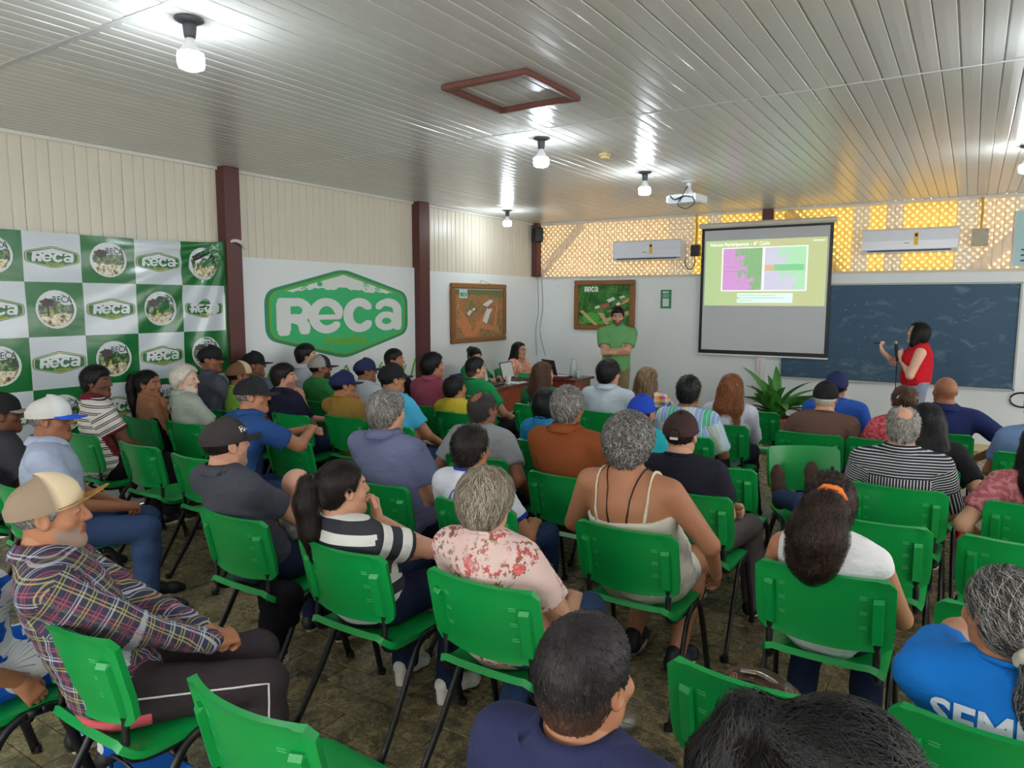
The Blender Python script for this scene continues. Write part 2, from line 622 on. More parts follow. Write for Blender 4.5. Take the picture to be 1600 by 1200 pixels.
# ---- front wall with light coming through the boards from a lattice
wf = MB().box(((XL + XR) / 2, YF + .06, HB / 2), (XR - XL + .2, .12, HB)).build('wall_front', M_WALL)
tag(wf, 'white plastered front wall with glowing plank boards above', kind='structure')
pmf = plank_mesh(H - HB, 'plank', False)
x = XL + PW / 2
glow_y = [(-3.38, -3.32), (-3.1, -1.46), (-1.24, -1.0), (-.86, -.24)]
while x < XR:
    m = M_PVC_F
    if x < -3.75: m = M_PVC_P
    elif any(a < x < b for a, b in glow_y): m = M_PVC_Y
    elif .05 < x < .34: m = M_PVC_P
    o = link('plank', pmf, m, wf)
    o.matrix_local = Matrix(((1, 0, 0, x), (0, 0, 1, YF + .004), (0, 1, 0, HB), (0, 0, 0, 1)))
    x += PW
lat = MB()
zc = (H + HB) / 2
for k in range(-4, 130):
    x0 = XL + k * .088
    for s_ in (-1, 1):
        hh = .46
        lat.tube([(x0 - s_ * hh, YF + .042 + .010 * (s_ + 1), zc - hh), (x0 + s_ * hh, YF + .042 + .010 * (s_ + 1), zc + hh)], .017, 4)
tag(lat.build('vent_lattice', mat('concrete_lattice', (150, 130, 105), .9), wf))
for a, b in (((-6.1, HB), (-5.3, H)), ((-2.2, H), (-1.5, HB)), ((-.1, HB), (.8, H))):
    MB().tube([(a[0], YF + .13, a[1]), (b[0], YF + .13, b[1])], .06, 4).build('diagonal_brace', mat('brace_steel', (120, 115, 110), .6), wf)
MB().box(((XL + XR) / 2, YF - .012, HB - .012), (XR - XL, .03, .03)).build('ledge', mat('old_cream_trim', (205, 198, 178), .7), wf)
MB().box(((XL + XR) / 2, YF - .006, .045), (XR - XL, .016, .09)).build('baseboard_front', mat('cream_baseboard', (206, 190, 150), .6))
tag(bpy.data.objects['baseboard_front'], 'cream baseboard along the front wall', kind='structure')
M_TRIM = mat('white_cornice', (214, 212, 204), .45)
for nm, c_, d_ in (('trim_1', (XL + .014, (YF + YB) / 2, H - .016), (.028, YF - YB, .032)), ('trim_2', ((XL + XR) / 2, YF - .014, H - .016), (XR - XL, .028, .032))):
    tag(MB().box(c_, d_, bev=.006).build(nm, M_TRIM), 'white plastic cornice at the ceiling edge', kind='structure')

# ---- right and back walls with window openings (out of frame, daylight comes in here)
def wall_with_windows(name, horizontal, pos, a0, a1, wins, z0=1.0, z1=2.3):
    mb = MB()
    def seg(a, b, zl, zh):
        if b - a < .01 or zh - zl < .01: return
        if horizontal:
            mb.box(((a + b) / 2, pos, (zl + zh) / 2), (b - a, .12, zh - zl))
        else:
            mb.box((pos, (a + b) / 2, (zl + zh) / 2), (.12, b - a, zh - zl))
    seg(a0, a1, 0, z0); seg(a0, a1, z1, H)
    cur = a0
    for (w0, w1) in wins:
        seg(cur, w0, z0, z1); cur = w1
    seg(cur, a1, z0, z1)
    return tag(mb.build(name, M_WALL), 'white plastered wall with wide window openings', kind='structure')
wall_with_windows('wall_right', False, XR + .06, YB, YF, [(-2.2, -.2), (.4, 2.4), (3.0, 5.0), (5.6, 7.6), (8.0, 9.8)])
wall_with_windows('wall_back', True, YB - .06, XL, XR, [(-5.4, -3.2), (-2.4, -.2), (.6, 2.8)])
k = 0
for (a, b) in [(-2.2, -.2), (.4, 2.4), (3.0, 5.0), (5.6, 7.6), (8.0, 9.8)]:
    k += 1
    fr = MB()
    for yy in (a + .02, (a + b) / 2, b - .02):
        fr.box((XR + .06, yy, 1.65), (.05, .04, 1.3))
    for zz in (1.02, 2.28):
        fr.box((XR + .06, (a + b) / 2, zz), (.05, b - a, .04))
    tag(fr.build('window_%d' % k, mat('window_frame_white', (220, 220, 216), .4)), 'white window frame in the right wall', kind='structure')

# ---- brown steel posts
M_POST = mat('oxide_brown_steel', (84, 42, 38), .45, .5, vary=.12)
def post(c, d, label):
    o = MB().box(c, d, bev=.008).build('steel_post', M_POST)
    return tag(o, label, 'post', 'brown steel posts', kind='structure')
post((XL + .055, 4.44, H / 2), (.13, .17, H), 'brown steel post at the right edge of the checkered banner')
post((XL + .055, 7.29, H / 2), (.13, .20, H), 'brown steel post right of the big painted logo')
post((XL + .05, YF - .07, (H + HB) / 2), (.10, .14, H - HB), 'brown steel post in the room corner above the white wall')
post((-2.43, YF - .02, (H + 2.70) / 2), (.145, .06, H - 2.70), 'short brown steel post stub above the projection screen')

# ================================================================= things on ceiling and walls
M_WHITEPL = mat('white_plastic', (224, 226, 226), .3)
M_BLACK = mat('black_plastic', (22, 22, 24), .4)
M_DARKMET = mat('dark_lamp_metal', (70, 72, 76), .45)
M_BULB = emit('lit_led_bulb', (236, 246, 255), BULB_STRENGTH)
canopy_me = MB().lathe([(.062, .0), (.064, -.008), (.05, -.016), (.03, -.02)], 18).mesh('canopy', True)
sock_me = MB().lathe([(.028, -.018), (.03, -.035), (.026, -.075), (.022, -.085)], 14).mesh('socket', True)
neck_me = MB().lathe([(.018, -.082), (.022, -.1), (.042, -.135), (.056, -.15)], 16).mesh('bulb_neck', True)
bulb_me = MB().lathe([(.056, -.15), (.060, -.165), (.060, -.195), (.054, -.212), (.036, -.22), (.01, -.222)], 10).mesh('bulb', True)
def lamp(x, y, label, tall=1.0):
    e = tag(empty('ceiling_lamp', (x, y, H)), label, 'lamp', 'bare bulb ceiling lamps')
    link('canopy', canopy_me, M_DARKMET, e)
    link('socket', sock_me, M_DARKMET, e)
    link('bulb_neck', neck_me, M_WHITEPL, e)
    link('bulb', bulb_me, M_BULB, e)
lamp(-3.05, 2.07, 'lit bare bulb nearest the top left corner of the ceiling')
lamp(-2.90, 4.95, 'lit bare bulb just behind the ceiling hatch frame')
lamp(-2.78, 6.75, 'lit bare bulb beside the ceiling projector')
lamp(-5.55, 8.55, 'lit bare bulb in the far room corner above the framed aerial photo')
lamp(.30, 7.25, 'lit bare bulb at the right edge above the chalkboard')
lamp(.45, 4.3, 'lit bare bulb over the right block of chairs out of view')
lamp(.6, .9, 'lit bare bulb over the back of the right aisle out of view')
lamp(2.8, 2.4, 'lit bare bulb by the right windows out of view')
lamp(2.8, 6.2, 'lit bare bulb by the far right windows out of view')
lamp(-2.6, -1.2, 'lit bare bulb over the rear rows out of view')

# hatch frame
hx0, hx1, hy0, hy1 = -2.68, -2.13, 3.46, 4.06
hb = empty('ceiling_hatch', ((hx0 + hx1) / 2, (hy0 + hy1) / 2, H))
tag(hb, 'square brown timber hatch frame on the ceiling', 'hatch')
M_HATCH = mat('brown_hatch_wood', (104, 62, 52), .4, vary=.15)
w_, d_ = (hx1 - hx0), (hy1 - hy0)
for c_, dd in (((0, -d_ / 2, -.02), (w_ + .035, .035, .036)), ((0, d_ / 2, -.02), (w_ + .035, .035, .036)), ((-w_ / 2, 0, -.02), (.035, d_ - .035, .036)), ((w_ / 2, 0, -.02), (.035, d_ - .035, .036))):
    MB().box(c_, dd, bev=.006).build('frame_bar', M_HATCH, hb)

# smoke detector
sd = tag(empty('smoke_detector', (-2.74, 5.75, H)), 'small yellowed round smoke detector on the ceiling', 'detector')
MB().lathe([(.05, 0), (.052, -.012), (.046, -.022)], 18).build('base_ring', mat('yellowed_plastic', (206, 184, 130), .5), sd, smooth=True)
MB().lathe([(.04, -.02), (.038, -.04), (.025, -.048)], 18).build('sensor_dome', mat('yellowed_plastic', (206, 184, 130), .5), sd, smooth=True)

# projector
pj = tag(empty('projector', (-2.62, 7.52, H), R(-8)), 'white projector hung from the ceiling with black cables', 'projector')
MB().box((0, 0, -.185), (.34, .27, .09), bev=.015).build('casing', M_WHITEPL, pj)
MB().lathe([(.075, 0), (.075, -.012), (.03, -.02), (.022, -.06), (.05, -.1), (.06, -.142)], 12, (.02, 0, 0)).build('mount', mat('mount_grey', (190, 192, 190), .4), pj)
MB().lathe([(.038, 0), (.04, .02), (.03, .03)], 14, (.09, .13, -.185), axis='y').build('lens', M_BLACK, pj)
MB().box((0, -.138, -.19), (.28, .006, .05)).build('socket_panel', mat('socket_panel', (170, 178, 186), .5), pj)
MB().tube(smooth_path([(-.12, -.14, -.155), (-.05, -.17, -.2), (.05, -.16, -.17), (.12, -.145, -.185)]), .006, 6).build('cable', M_BLACK, pj)
MB().tube(smooth_path([(.13, -.145, -.18), (.17, -.16, -.25), (.08, -.17, -.30), (-.02, -.16, -.25), (.02, -.145, -.17), (.02, -.03, -.05)]), .005, 6).build('cable', M_BLACK, pj)

# ---- projection screen
M_CLOTH_W = mat('screen_cloth', (196, 200, 204), .8, vary=.02)
sc = tag(empty('projection_screen', (-2.455, 10.235, 0)), 'pull-down projection screen with black border showing a map slide', 'screen')
MB().box((0, 0, 2.865), (1.82, .075, .075), bev=.02).build('housing', mat('screen_housing', (206, 204, 192), .4), sc)
MB().box((0, .0, 1.95), (1.74, .006, 1.78)).build('black_border', M_BLACK, sc)
MB().box((0, -.004, 1.955), (1.655, .004, 1.68)).build('white_cloth', M_CLOTH_W, sc)
MB().box((0, 0, 1.05), (1.76, .03, .022), bev=.005).build('bottom_bar', M_WHITEPL, sc)
def slide_em(name, col, s=.9):
    g = G(name, .8)
    g.color(rgba((190, 190, 190)))
    g.b.inputs['Emission Color'].default_value = rgba(col)
    g.b.inputs['Emission Strength'].default_value = s * .50
    return g.m
def slide_bg():
    g = G('slide_background', .8)
    p = g.xyz(g.obj())
    f = g.math('ADD', g.math('MULTIPLY', p[0], .55), .62, True)
    c = g.ramp(f, [(.0, rgba((150, 212, 130))), (.25, rgba((176, 208, 130))), (.7, rgba((198, 202, 132))), (1, rgba((192, 204, 126)))])
    g.color(rgba((150, 150, 150)))
    g.l(c, g.b.inputs['Emission Color'])
    g.b.inputs['Emission Strength'].default_value = .40
    return g.m
def map_mat(name, c1, c2, s, split):
    g = G(name, .8)
    o = g.obj(); p = g.xyz(o)
    n = g.noise(o, 9.0, 8.0, .62)
    f = g.math('ADD', g.math('ADD', g.math('MULTIPLY', p[0], split[0]), g.math('MULTIPLY', p[2], split[1])), g.math('ADD', g.math('MULTIPLY', n, 1.1), split[2]))
    c = g.ramp(f, [(.44, rgba(c1)), (.52, rgba(c2))])
    fine = g.noise(o, 60.0, 6.0, .7)
    c = g.mix(g.ramp(fine, [(.45, (0, 0, 0, 1)), (.75, (.45, .45, .45, 1))]), c, rgba((236, 226, 240)))
    g.color(rgba((150, 150, 150)))
    g.l(c, g.b.inputs['Emission Color'])
    g.b.inputs['Emission Strength'].default_value = s * .50
    return g.m
sl = MB().box((0, 0, 0), (1.61, .003, .905)).build('slide', slide_bg(), sc, (0, -.008, 2.197))
def slide_box(name, x, z, w, h, m, dy=.003):
    return MB().box((0, 0, 0), (w, .002, h)).build(name, m, sl, (x, -dy, z))
WHITE_EM = slide_em('slide_white', (235, 245, 228), .95)
slide_box('map_frame', .0, .05, 1.14, .60, WHITE_EM)
slide_box('map_picture', -.283, .05, .535, .575, map_mat('magenta_map', (214, 128, 214), (90, 176, 70), .8, (.95, .35, -.1)), .005)
slide_box('map_picture', .285, .05, .535, .575, map_mat('pale_map', (198, 196, 222), (150, 226, 160), .9, (.8, .3, -.1)), .005)
slide_box('map_band', .28, .065, .5, .085, slide_em('green_band', (40, 190, 90), .8), .007)
slide_box('map_band', .08, .065, .12, .085, slide_em('orange_band', (206, 160, 90), .8), .009)
for zz in (.085, .02):
    slide_box('map_line', -.28, zz, .52, .004, slide_em('map_line_dark', (60, 110, 60), .5), .007)
slide_box('legend', .03, -.345, .74, .13, slide_em('legend_white', (206, 255, 226), .9), .005)
for zz, ww in ((-.31, .52), (-.345, .62), (-.38, .2)):
    slide_box('legend_line', -.02 - (.62 - ww) / 2, zz, ww, .010, slide_em('legend_text', (130, 190, 150), .7), .007)
slide_box('legend_key', -.325, -.345, .035, .02, slide_em('legend_key_green', (40, 150, 70), .8), .008)
V, F = text_mesh('Novos Participantes - 8\u00b0 Ciclo', .066, .0012)
o = link('title_text', mkmesh('title_text', np.stack([V[:, 0], V[:, 2] * 0, V[:, 1]], 1), F), WHITE_EM, sl, (-.33, -.006, .395))
slide_box('date_line', .70, .41, .15, .012, WHITE_EM, .005)
# white channel under the screen
ch = tag(MB().box((-2.43, YF - .03, .52), (.11, .06, 1.04), bev=.006).build('cable_channel', mat('channel_white', (212, 212, 210), .5)), 'white cable channel on the wall under the projection screen', 'channel')
MB().box((-2.445, YF - .063, .75), (.012, .004, .5)).build('pink_mark', mat('pink_mark', (232, 176, 168), .7), ch)

# ---- chalkboard
def chalk_mat():
    g = G('chalkboard_blue', .55, .35)
    p = g.obj()
    w = g.noise(p, 1.6, 4.0, .6, 'Color')
    pv = g.n('ShaderNodeVectorMath', operation='MULTIPLY_ADD')
    g.l(w, pv.inputs[0]); pv.inputs[1].default_value = (.55, .55, .55); g.l(p, pv.inputs[2])
    sw = g.noise(g.map(pv.outputs[0], rot=(0, .6, 0), scale=(2, 1, 7)), 2.0, 6.0, .6)
    big = g.noise(p, .9, 3.0)
    base = g.mix(big, rgba((40, 74, 102)), rgba((66, 94, 114)))
    sm = g.ramp(sw, [(.55, (0, 0, 0, 1)), (.72, (.32, .32, .32, 1))])
    c = g.mix(sm, base, rgba((140, 166, 178)))
    sp = g.ramp(g.voro(p, 9.0), [(.035, (.9, .9, .9, 1)), (.06, (0, 0, 0, 1))])
    g.color(g.mix(sp, c, rgba((180, 196, 204))))
    return g.m
bb = tag(empty('chalkboard', (-.86, YF - .02, 1.4)), 'wide dark blue chalkboard with chalk smears on the front wall', 'chalkboard')
MB().box((0, 0, 0), (2.63, .024, 1.235), bev=.003).build('board_panel', chalk_mat(), bb)
for c_, dd in (((0, -.01, .63), (2.66, .03, .02)), ((0, -.01, -.63), (2.66, .03, .02)), ((1.325, -.01, 0), (.02, .03, 1.28)), ((-1.325, -.01, 0), (.02, .03, 1.28))):
    MB().box(c_, dd).build('edge_strip', mat('board_edge', (176, 180, 176), .5), bb)

# ---- air conditioners
def aircon(x, w, label):
    e = tag(empty('air_conditioner', (x, YF - .1, 2.545)), label, 'air conditioner', 'split air conditioners on the front wall')
    V, F = [], []
    prof = [(-.0, -.145), (-.115, -.135), (-.15, -.10), (-.155, .0), (-.145, .13), (-.12, .148), (.095, .148), (.095, -.145)]
    MB().prism([(p[0] + .0, p[1]) for p in prof], -w / 2, w / 2, 'yz').build('casing', mat('aircon_white', (222, 226, 234), .16), e)
    MB().box((0, -.128, -.118), (w * .88, .03, .014)).build('air_outlet', mat('outlet_dark', (52, 54, 58), .5), e)
    MB().box((0, -.118, -.138), (w * .86, .05, .006), bev=.002).build('louvre', mat('aircon_white', (222, 226, 234), .16), e)
    MB().box((.08, -.156, .02), (.045, .003, .15)).build('energy_label', mat('yellow_label', (226, 190, 50), .6), e)
    MB().box((.08, -.1595, .062), (.03, .002, .035)).build('label_mark', M_BLACK, e)
    MB().box((-.02, -.1575, -.03), (.06, .002, .008)).build('maker_mark', mat('grey_print', (120, 124, 130), .6), e)
    for sx in (-1, 1):
        MB().box((sx * (w / 2 - .006), -.02, 0), (.014, .24, .27), bev=.01).build('end_cap', mat('aircon_end', (206, 208, 214), .3), e)
aircon(-4.10, 1.06, 'white split air conditioner above the green landscape photo')
aircon(-.71, 1.02, 'white split air conditioner above the chalkboard')
def junction(x, z, w, h, col, label, pcol):
    e = tag(empty('junction_box', (x, YF - .04, z)), label, 'junction box')
    MB().box((0, 0, 0), (w, .08, h), bev=.006).build('box', mat('jbox_%d' % col[0], col, .5), e)
    MB().tube(smooth_path([(0, .01, h / 2), (.004, .012, h / 2 + .2), (-.004, .012, H - z - .02)], 4), .014, 8).build('yellow_conduit', mat('yellow_conduit', (190, 158, 60), .5), e)
    for s_ in (-1, 1):
        MB().lathe([(.006, 0), (.006, -.004)], 8, (s_ * w * .36, -.04, s_ * h * .38), axis='y').build('screw', M_DARKMET, e)
    return e
jb = junction(-3.42, 2.53, .125, .16, (46, 44, 46), 'small dark switch box with yellow conduit left of the screen', 0)
MB().tube(smooth_path([(0, -.02, -.08), (-.0, -.03, -.2), (-.07, -.03, -.27), (-.14, -.02, -.2), (-.15, 0, -.1)]), .007, 6).build('loop_cable', M_BLACK, jb)
junction(.02, 2.565, .165, .2, (170, 164, 146), 'beige junction box with yellow conduit right of the air conditioner', 1)

# ---- wall prints: helper putting flat polygons on the walls
def on_left(V, x, y0, z0):
    V = np.asarray(V, float)
    return np.stack([np.full(len(V), x), V[:, 0] + y0, V[:, 1] + z0], 1)
def on_front(V, yy, x0, z0):
    V = np.asarray(V, float)
    return np.stack([V[:, 0] + x0, np.full(len(V), yy), V[:, 1] + z0], 1)
def plate(poly, t=.002):
    """thin plate in XY with thickness +z; returns V,F"""
    n = len(poly)
    V = [(p[0], p[1], 0) for p in poly] + [(p[0], p[1], t) for p in poly]
    F = [tuple(range(n - 1, -1, -1)), tuple(range(n, 2 * n))]
    for i in range(n):
        k2 = (i + 1) % n
        F.append((i, k2, n + k2, n + i))
    return V, F
def left_plate(name, poly, x, m, parent, t=.002, y0=0, z0=0):
    V, F = plate(poly, t)
    W = [(x + v[2], v[0] + y0, v[1] + z0) for v in V]
    return link(name, mkmesh(name, W, F), m, parent)
def front_plate(name, poly, yy, m, parent, t=.002, x0=0, z0=0):
    V, F = plate(poly, t)
    W = [(v[0] + x0, yy - v[2], v[1] + z0) for v in V]
    F = [tuple(f) for f in F]
    return link(name, mkmesh(name, W, F), m, parent)
def round_poly(pts, r, n=5):
    """round the corners of a polygon"""
    out = []
    P = [np.array(p, float) for p in pts]
    for i in range(len(P)):
        a, b, c = P[i - 1], P[i], P[(i + 1) % len(P)]
        u = (a - b) / np.linalg.norm(a - b); w = (c - b) / np.linalg.norm(c - b)
        s_, e_ = b + u * r, b + w * r
        for k in range(n + 1):
            t = k / n
            out.append(tuple((1 - t) ** 2 * s_ + 2 * t * (1 - t) * b + t * t * e_))
    return out
def inset_hex(w, h, side, r, k):
    return round_poly([(-w / 2 + k, -side / 2), (0, -h / 2 + k), (w / 2 - k, -side / 2), (w / 2 - k, side / 2), (0, h / 2 - k), (-w / 2 + k, side / 2)], r)
M_G1 = mat('logo_teal_green', (46, 140, 100), .6)
M_G2 = mat('logo_green', (56, 180, 112), .6)
M_G3 = mat('logo_olive', (118, 170, 52), .6)
M_LW = mat('logo_white', (216, 220, 216), .6)
def hills(x0, x1, base, amp, seed, drop):
    n = 48
    top = []
    for i in range(n + 1):
        t = i / n
        zz = base + amp * (.55 * math.exp(-((t - .5) / .14) ** 2) + .45 * math.exp(-((t - .27) / .07) ** 2) + .12 * math.sin(t * 40 + seed) * (.4 + .6 * math.sin(math.pi * t)) + .08 * math.sin(t * 97 + seed))
        top.append((x0 + (x1 - x0) * t, zz))
    return top + [(x1 - .0, base - drop), (x0, base - drop)]
wlg = tag(empty('wall_logo', (XL + .028, 5.94, 1.645)), 'big green hexagonal cooperative logo painted on the white left wall', 'sign')
def wl_plate(name, poly, lvl, m):
    return left_plate(name, poly, .0015 * lvl, m, wlg, .0012)
LW_, LH_ = 2.21, 1.03
wl_plate('outer_band', inset_hex(LW_, LH_, .50, .14, 0), 0, M_G1)
wl_plate('olive_line', inset_hex(LW_ - .11, LH_ - .08, .46, .12, 0), 1, M_G3)
wl_plate('inner_field', inset_hex(LW_ - .16, LH_ - .115, .44, .11, 0), 2, M_G2)
wl_plate('white_sky', [(-.90, .235), (0, .445), (.90, .235)], 3, M_LW)
hp = hills(-.93, .93, .25, .085, 1.0, .05)
wl_plate('green_hills', hp, 4, M_G2)
def palm(cx, cz, h):
    mb = MB()
    V, F = plate([(-.006, 0), (.006, 0), (.004, h), (-.004, h)], .0012); mb.add([(v[2], v[0] + cx, v[1] + cz) for v in V], F)
    for a in (10, 50, 95, 140, 175, 215, 325):
        ca, sa = math.cos(R(a)), math.sin(R(a))
        L = .045
        V, F = plate([(0, h), (ca * L - sa * .008, h + sa * L + ca * .008), (ca * L * 1.25, h + sa * L * 1.1 - .012), (ca * L + sa * .008, h + sa * L - ca * .008)], .0012)
        mb.add([(v[2], v[0] + cx, v[1] + cz) for v in V], F)
    return mb
for (cx, cz, h) in ((-.58, .25, .055), (.36, .27, .08), (.56, .25, .05)):
    palm(cx, cz, h).build('palm', M_G2, wlg, (.0062, 0, 0))
wl_plate('tree_crown', [(-.36 + .04 * math.cos(t * math.pi / 6), .335 + .028 * math.sin(t * math.pi / 6)) for t in range(12)], 4, M_G2)
# ---- the rounded letters of the logo, as ribbons in a plane (height about .40)
def ribbon(path, w):
    P = np.array(path, float)
    w = np.full(len(P), w) if np.isscalar(w) else np.array(w, float)
    T = np.gradient(P, axis=0); T /= np.linalg.norm(T, axis=1)[:, None] + 1e-9
    Nn = np.stack([-T[:, 1], T[:, 0]], 1)
    L = P + Nn * w[:, None] / 2; Rr = P - Nn * w[:, None] / 2
    pieces = [[tuple(L[i]), tuple(Rr[i]), tuple(Rr[i + 1]), tuple(L[i + 1])] for i in range(len(P) - 1)]
    for e, r_ in ((P[0], w[0] * .5), (P[-1], w[-1] * .5)):
        q = r_ * .86
        pieces.append(round_poly([(e[0] - q, e[1] - q), (e[0] + q, e[1] - q), (e[0] + q, e[1] + q), (e[0] - q, e[1] + q)], q * .7, 3))
    return pieces
def arc(cx, cy, rx, ry, a0, a1, n=12):
    return [(cx + rx * math.cos(R(a0 + (a1 - a0) * i / n)), cy + ry * math.sin(R(a0 + (a1 - a0) * i / n))) for i in range(n + 1)]
def reca_letters():
    out = {}
    out['letter_r'] = ribbon([(.06, .05), (.06, .20), (.06, .345)], .12) + ribbon([(.06, .35), (.16, .35)] + arc(.175, .263, .092, .090, 90, -90, 8) + [(.06, .173)], .088) + ribbon([(.15, .18), (.21, .15), (.236, .10), (.24, .05)], .105)
    cx = .445
    out['letter_e'] = ribbon([(cx - .10, .185), (cx + .120, .185)], .055) + ribbon(arc(cx, .20, .124, .152, 6, 318, 22), [.07] + [.092] * 20 + [.085, .08])
    cx = .775
    out['letter_c'] = ribbon(arc(cx, .20, .120, .152, 42, 318, 18), [.09] + [.098] * 17 + [.09])
    cx = 1.085
    out['letter_a'] = ribbon(arc(cx, .26, .112, .09, 155, 0, 10) + [(cx + .112, .15), (cx + .112, .05)], [.08] * 4 + [.1] * 9) + ribbon(arc(cx - .015, .122, .094, .078, 20, 340, 14), .078)
    return out
RECA = reca_letters()
RECA_W = 1.24
def put_reca(parent, m, fn, width, height, names=True):
    """fn(u, v, lift) -> point; u,v in metres from the word's lower left corner"""
    k = 0
    for nm, pcs in RECA.items():
        mb = MB()
        for p in pcs:
            k += 1
            lift = .0012 + .000012 * k
            V = [fn(q[0] / RECA_W * width, q[1] / .40 * height, lift) for q in p]
            mb.add(V, [tuple(range(len(p)))])
        mb.build(nm, m, parent)
put_reca(wlg, M_LW, lambda u, v, l: (.0074 + l, u - .965, v - .215), 1.93, .40)
V, F = text_mesh('Amaz\u00f4nia', .15, .004, width=1.12)
link('word_amazonia', mkmesh('word_amazonia', [(.008, v[0] + .02, v[1] - .30) for v in V], F), M_G3, wlg)

slog = tag(empty('wall_slogan', (XL + .028, 5.9, .9)), 'green hand-painted slogan letters under the big wall logo', 'sign')
M_SLOG = mat('slogan_green', (112, 176, 50), .6)
for s_, yy, zz, sz in (('A', -1.02, .10, .30), ('\u00ca', .02, .0, .26), ('L', .44, -.02, .26), ('\u00cd', .60, -.01, .26), ('V', 1.0, -.02, .26), ('/', 1.22, .02, .34)):
    V, F = text_mesh(s_, sz, .006, shear=.15)
    link('painted_letter', mkmesh('painted_letter', [(.001, v[0] + yy, v[1] + zz) for v in V], F), M_SLOG, slog)

# ---- framed aerial photographs
M_FRAME = mat('brown_frame_wood', (134, 92, 50), .5, vary=.2, scale=20)
def photo_mat(name, kind):
    g = G(name, .35)
    o = g.obj(); p = g.xyz(o)
    n1 = g.noise(o, 5.0, 6.0, .6); n2 = g.noise(o, 22.0, 5.0, .65)
    if kind == 'dry':
        ground = g.ramp(n1, [(.36, rgba((110, 100, 62))), (.47, rgba((150, 122, 80))), (.56, rgba((176, 112, 72))), (.68, rgba((190, 134, 92)))])
        bushes = g.ramp(n2, [(.52, (0, 0, 0, 1)), (.60, (.75, .75, .75, 1))])
        c = g.mix(bushes, ground, rgba((86, 88, 50)))
        hz = g.math('ADD', g.math('MULTIPLY', p[2], 1.0), 0.0)
        c = g.mix(g.math('GREATER_THAN', hz, .26), c, rgba((104, 110, 66)))
        c = g.mix(g.math('GREATER_THAN', hz, .335), c, rgba((176, 192, 204)))
    else:
        ground = g.ramp(n1, [(.34, rgba((26, 66, 34))), (.48, rgba((44, 112, 44))), (.58, rgba((78, 140, 60))), (.7, rgba((150, 140, 96)))])
        bushes = g.ramp(n2, [(.55, (0, 0, 0, 1)), (.62, (.8, .8, .8, 1))])
        c = g.mix(bushes, ground, rgba((28, 52, 30)))
        c = g.mix(g.math('GREATER_THAN', g.math('ADD', p[2], g.math('MULTIPLY', n1, .2)), .43), c, rgba((140, 176, 196)))
    g.color(c)
    return g.m
def framed(name, label, w, h, kind, place):
    e = tag(empty(name), label, 'picture')
    e.matrix_world = place
    fw = .075
    for c_, dd in (((0, 0, h / 2 - fw / 2), (w, .045, fw)), ((0, 0, -h / 2 + fw / 2), (w, .045, fw)), ((-w / 2 + fw / 2, 0, 0), (fw, .045, h - 2 * fw)), ((w / 2 - fw / 2, 0, 0), (fw, .045, h - 2 * fw))):
        MB().box(c_, dd, bev=.012).build('frame_bar', M_FRAME, e)
    MB().box((0, .004, 0), (w - 2 * fw + .01, .02, h - 2 * fw + .01)).build('photo_print', photo_mat(name + '_print', kind), e)
    return e
PL = Matrix(((0, -1, 0, XL + .03), (1, 0, 0, 8.645), (0, 0, 1, 1.625), (0, 0, 0, 1)))
fl = framed('framed_photo', 'framed aerial photo of dry red land and long white sheds', 1.37, .85, 'dry', PL)
PF = Matrix(((1, 0, 0, -4.86), (0, 1, 0, YF - .035), (0, 0, 1, 1.74), (0, 0, 0, 1)))
ff = framed('framed_photo', 'framed aerial photo of green fields behind the standing man', 1.03, .775, 'green', PF)
_fp = [0]
def fpatch(parent, name, poly, m, lvl=0):
    _fp[0] += 1
    V, F = plate(poly, .0012)
    link(name, mkmesh(name, [(v[0], -.0062 - .0014 * lvl - .00006 * (_fp[0] % 20) - v[2], v[1]) for v in V], F), m, parent)
M_ROAD = mat('photo_road', (196, 128, 84), .5, vary=.12, scale=14)
M_ROOF = mat('photo_roof', (214, 218, 216), .5, vary=.08)
M_ROOF2 = mat('photo_roof_red', (168, 96, 76), .5)
for poly in ([(-.58, -.1), (-.42, -.06), (-.1, -.34), (-.36, -.34)], [(-.5, .02), (-.44, .04), (-.2, -.2), (-.24, -.24)], [(-.25, -.34), (-.1, -.34), (.28, .08), (.22, .12)], [(-.1, -.2), (.5, -.3), (.5, -.22), (-.1, -.12)], [(.34, -.28), (.42, -.28), (.46, .1), (.42, .1)]):
    fpatch(fl, 'dirt_road', poly, M_ROAD)
for poly, m in (([(.06, -.12), (.17, -.16), (.30, .06), (.2, .09)], M_ROOF), ([(.06, .12), (.26, .2), (.34, .17), (.18, .09)], M_ROOF), ([(.16, .08), (.33, .13), (.36, .09), (.22, .05)], M_ROOF2), ([(-.33, .0), (-.24, .05), (-.2, .02), (-.28, -.04)], M_ROOF), ([(-.2, .06), (-.14, .08), (-.12, .05), (-.18, .03)], M_ROOF)):
    fpatch(fl, 'shed_roof', poly, m, 1)
M_FIELD = mat('photo_field', (74, 168, 62), .5, vary=.1)
for poly in (arc(-.22, -.2, .15, .085, 0, 340, 14), arc(.06, -.29, .17, .06, 0, 180, 10)):
    fpatch(ff, 'green_field', poly, M_FIELD)
for poly in ([(-.42, -.1), (-.36, -.08), (-.1, -.31), (-.16, -.31)], [(-.1, -.12), (.0, -.12), (.1, -.3), (.04, -.3)], [(.0, -.22), (.42, -.08), (.42, -.14), (.02, -.27)], [(.05, -.1), (.12, -.1), (.42, .12), (.42, .06)]):
    fpatch(ff, 'dirt_road', poly, mat('photo_sand', (196, 166, 118), .5))
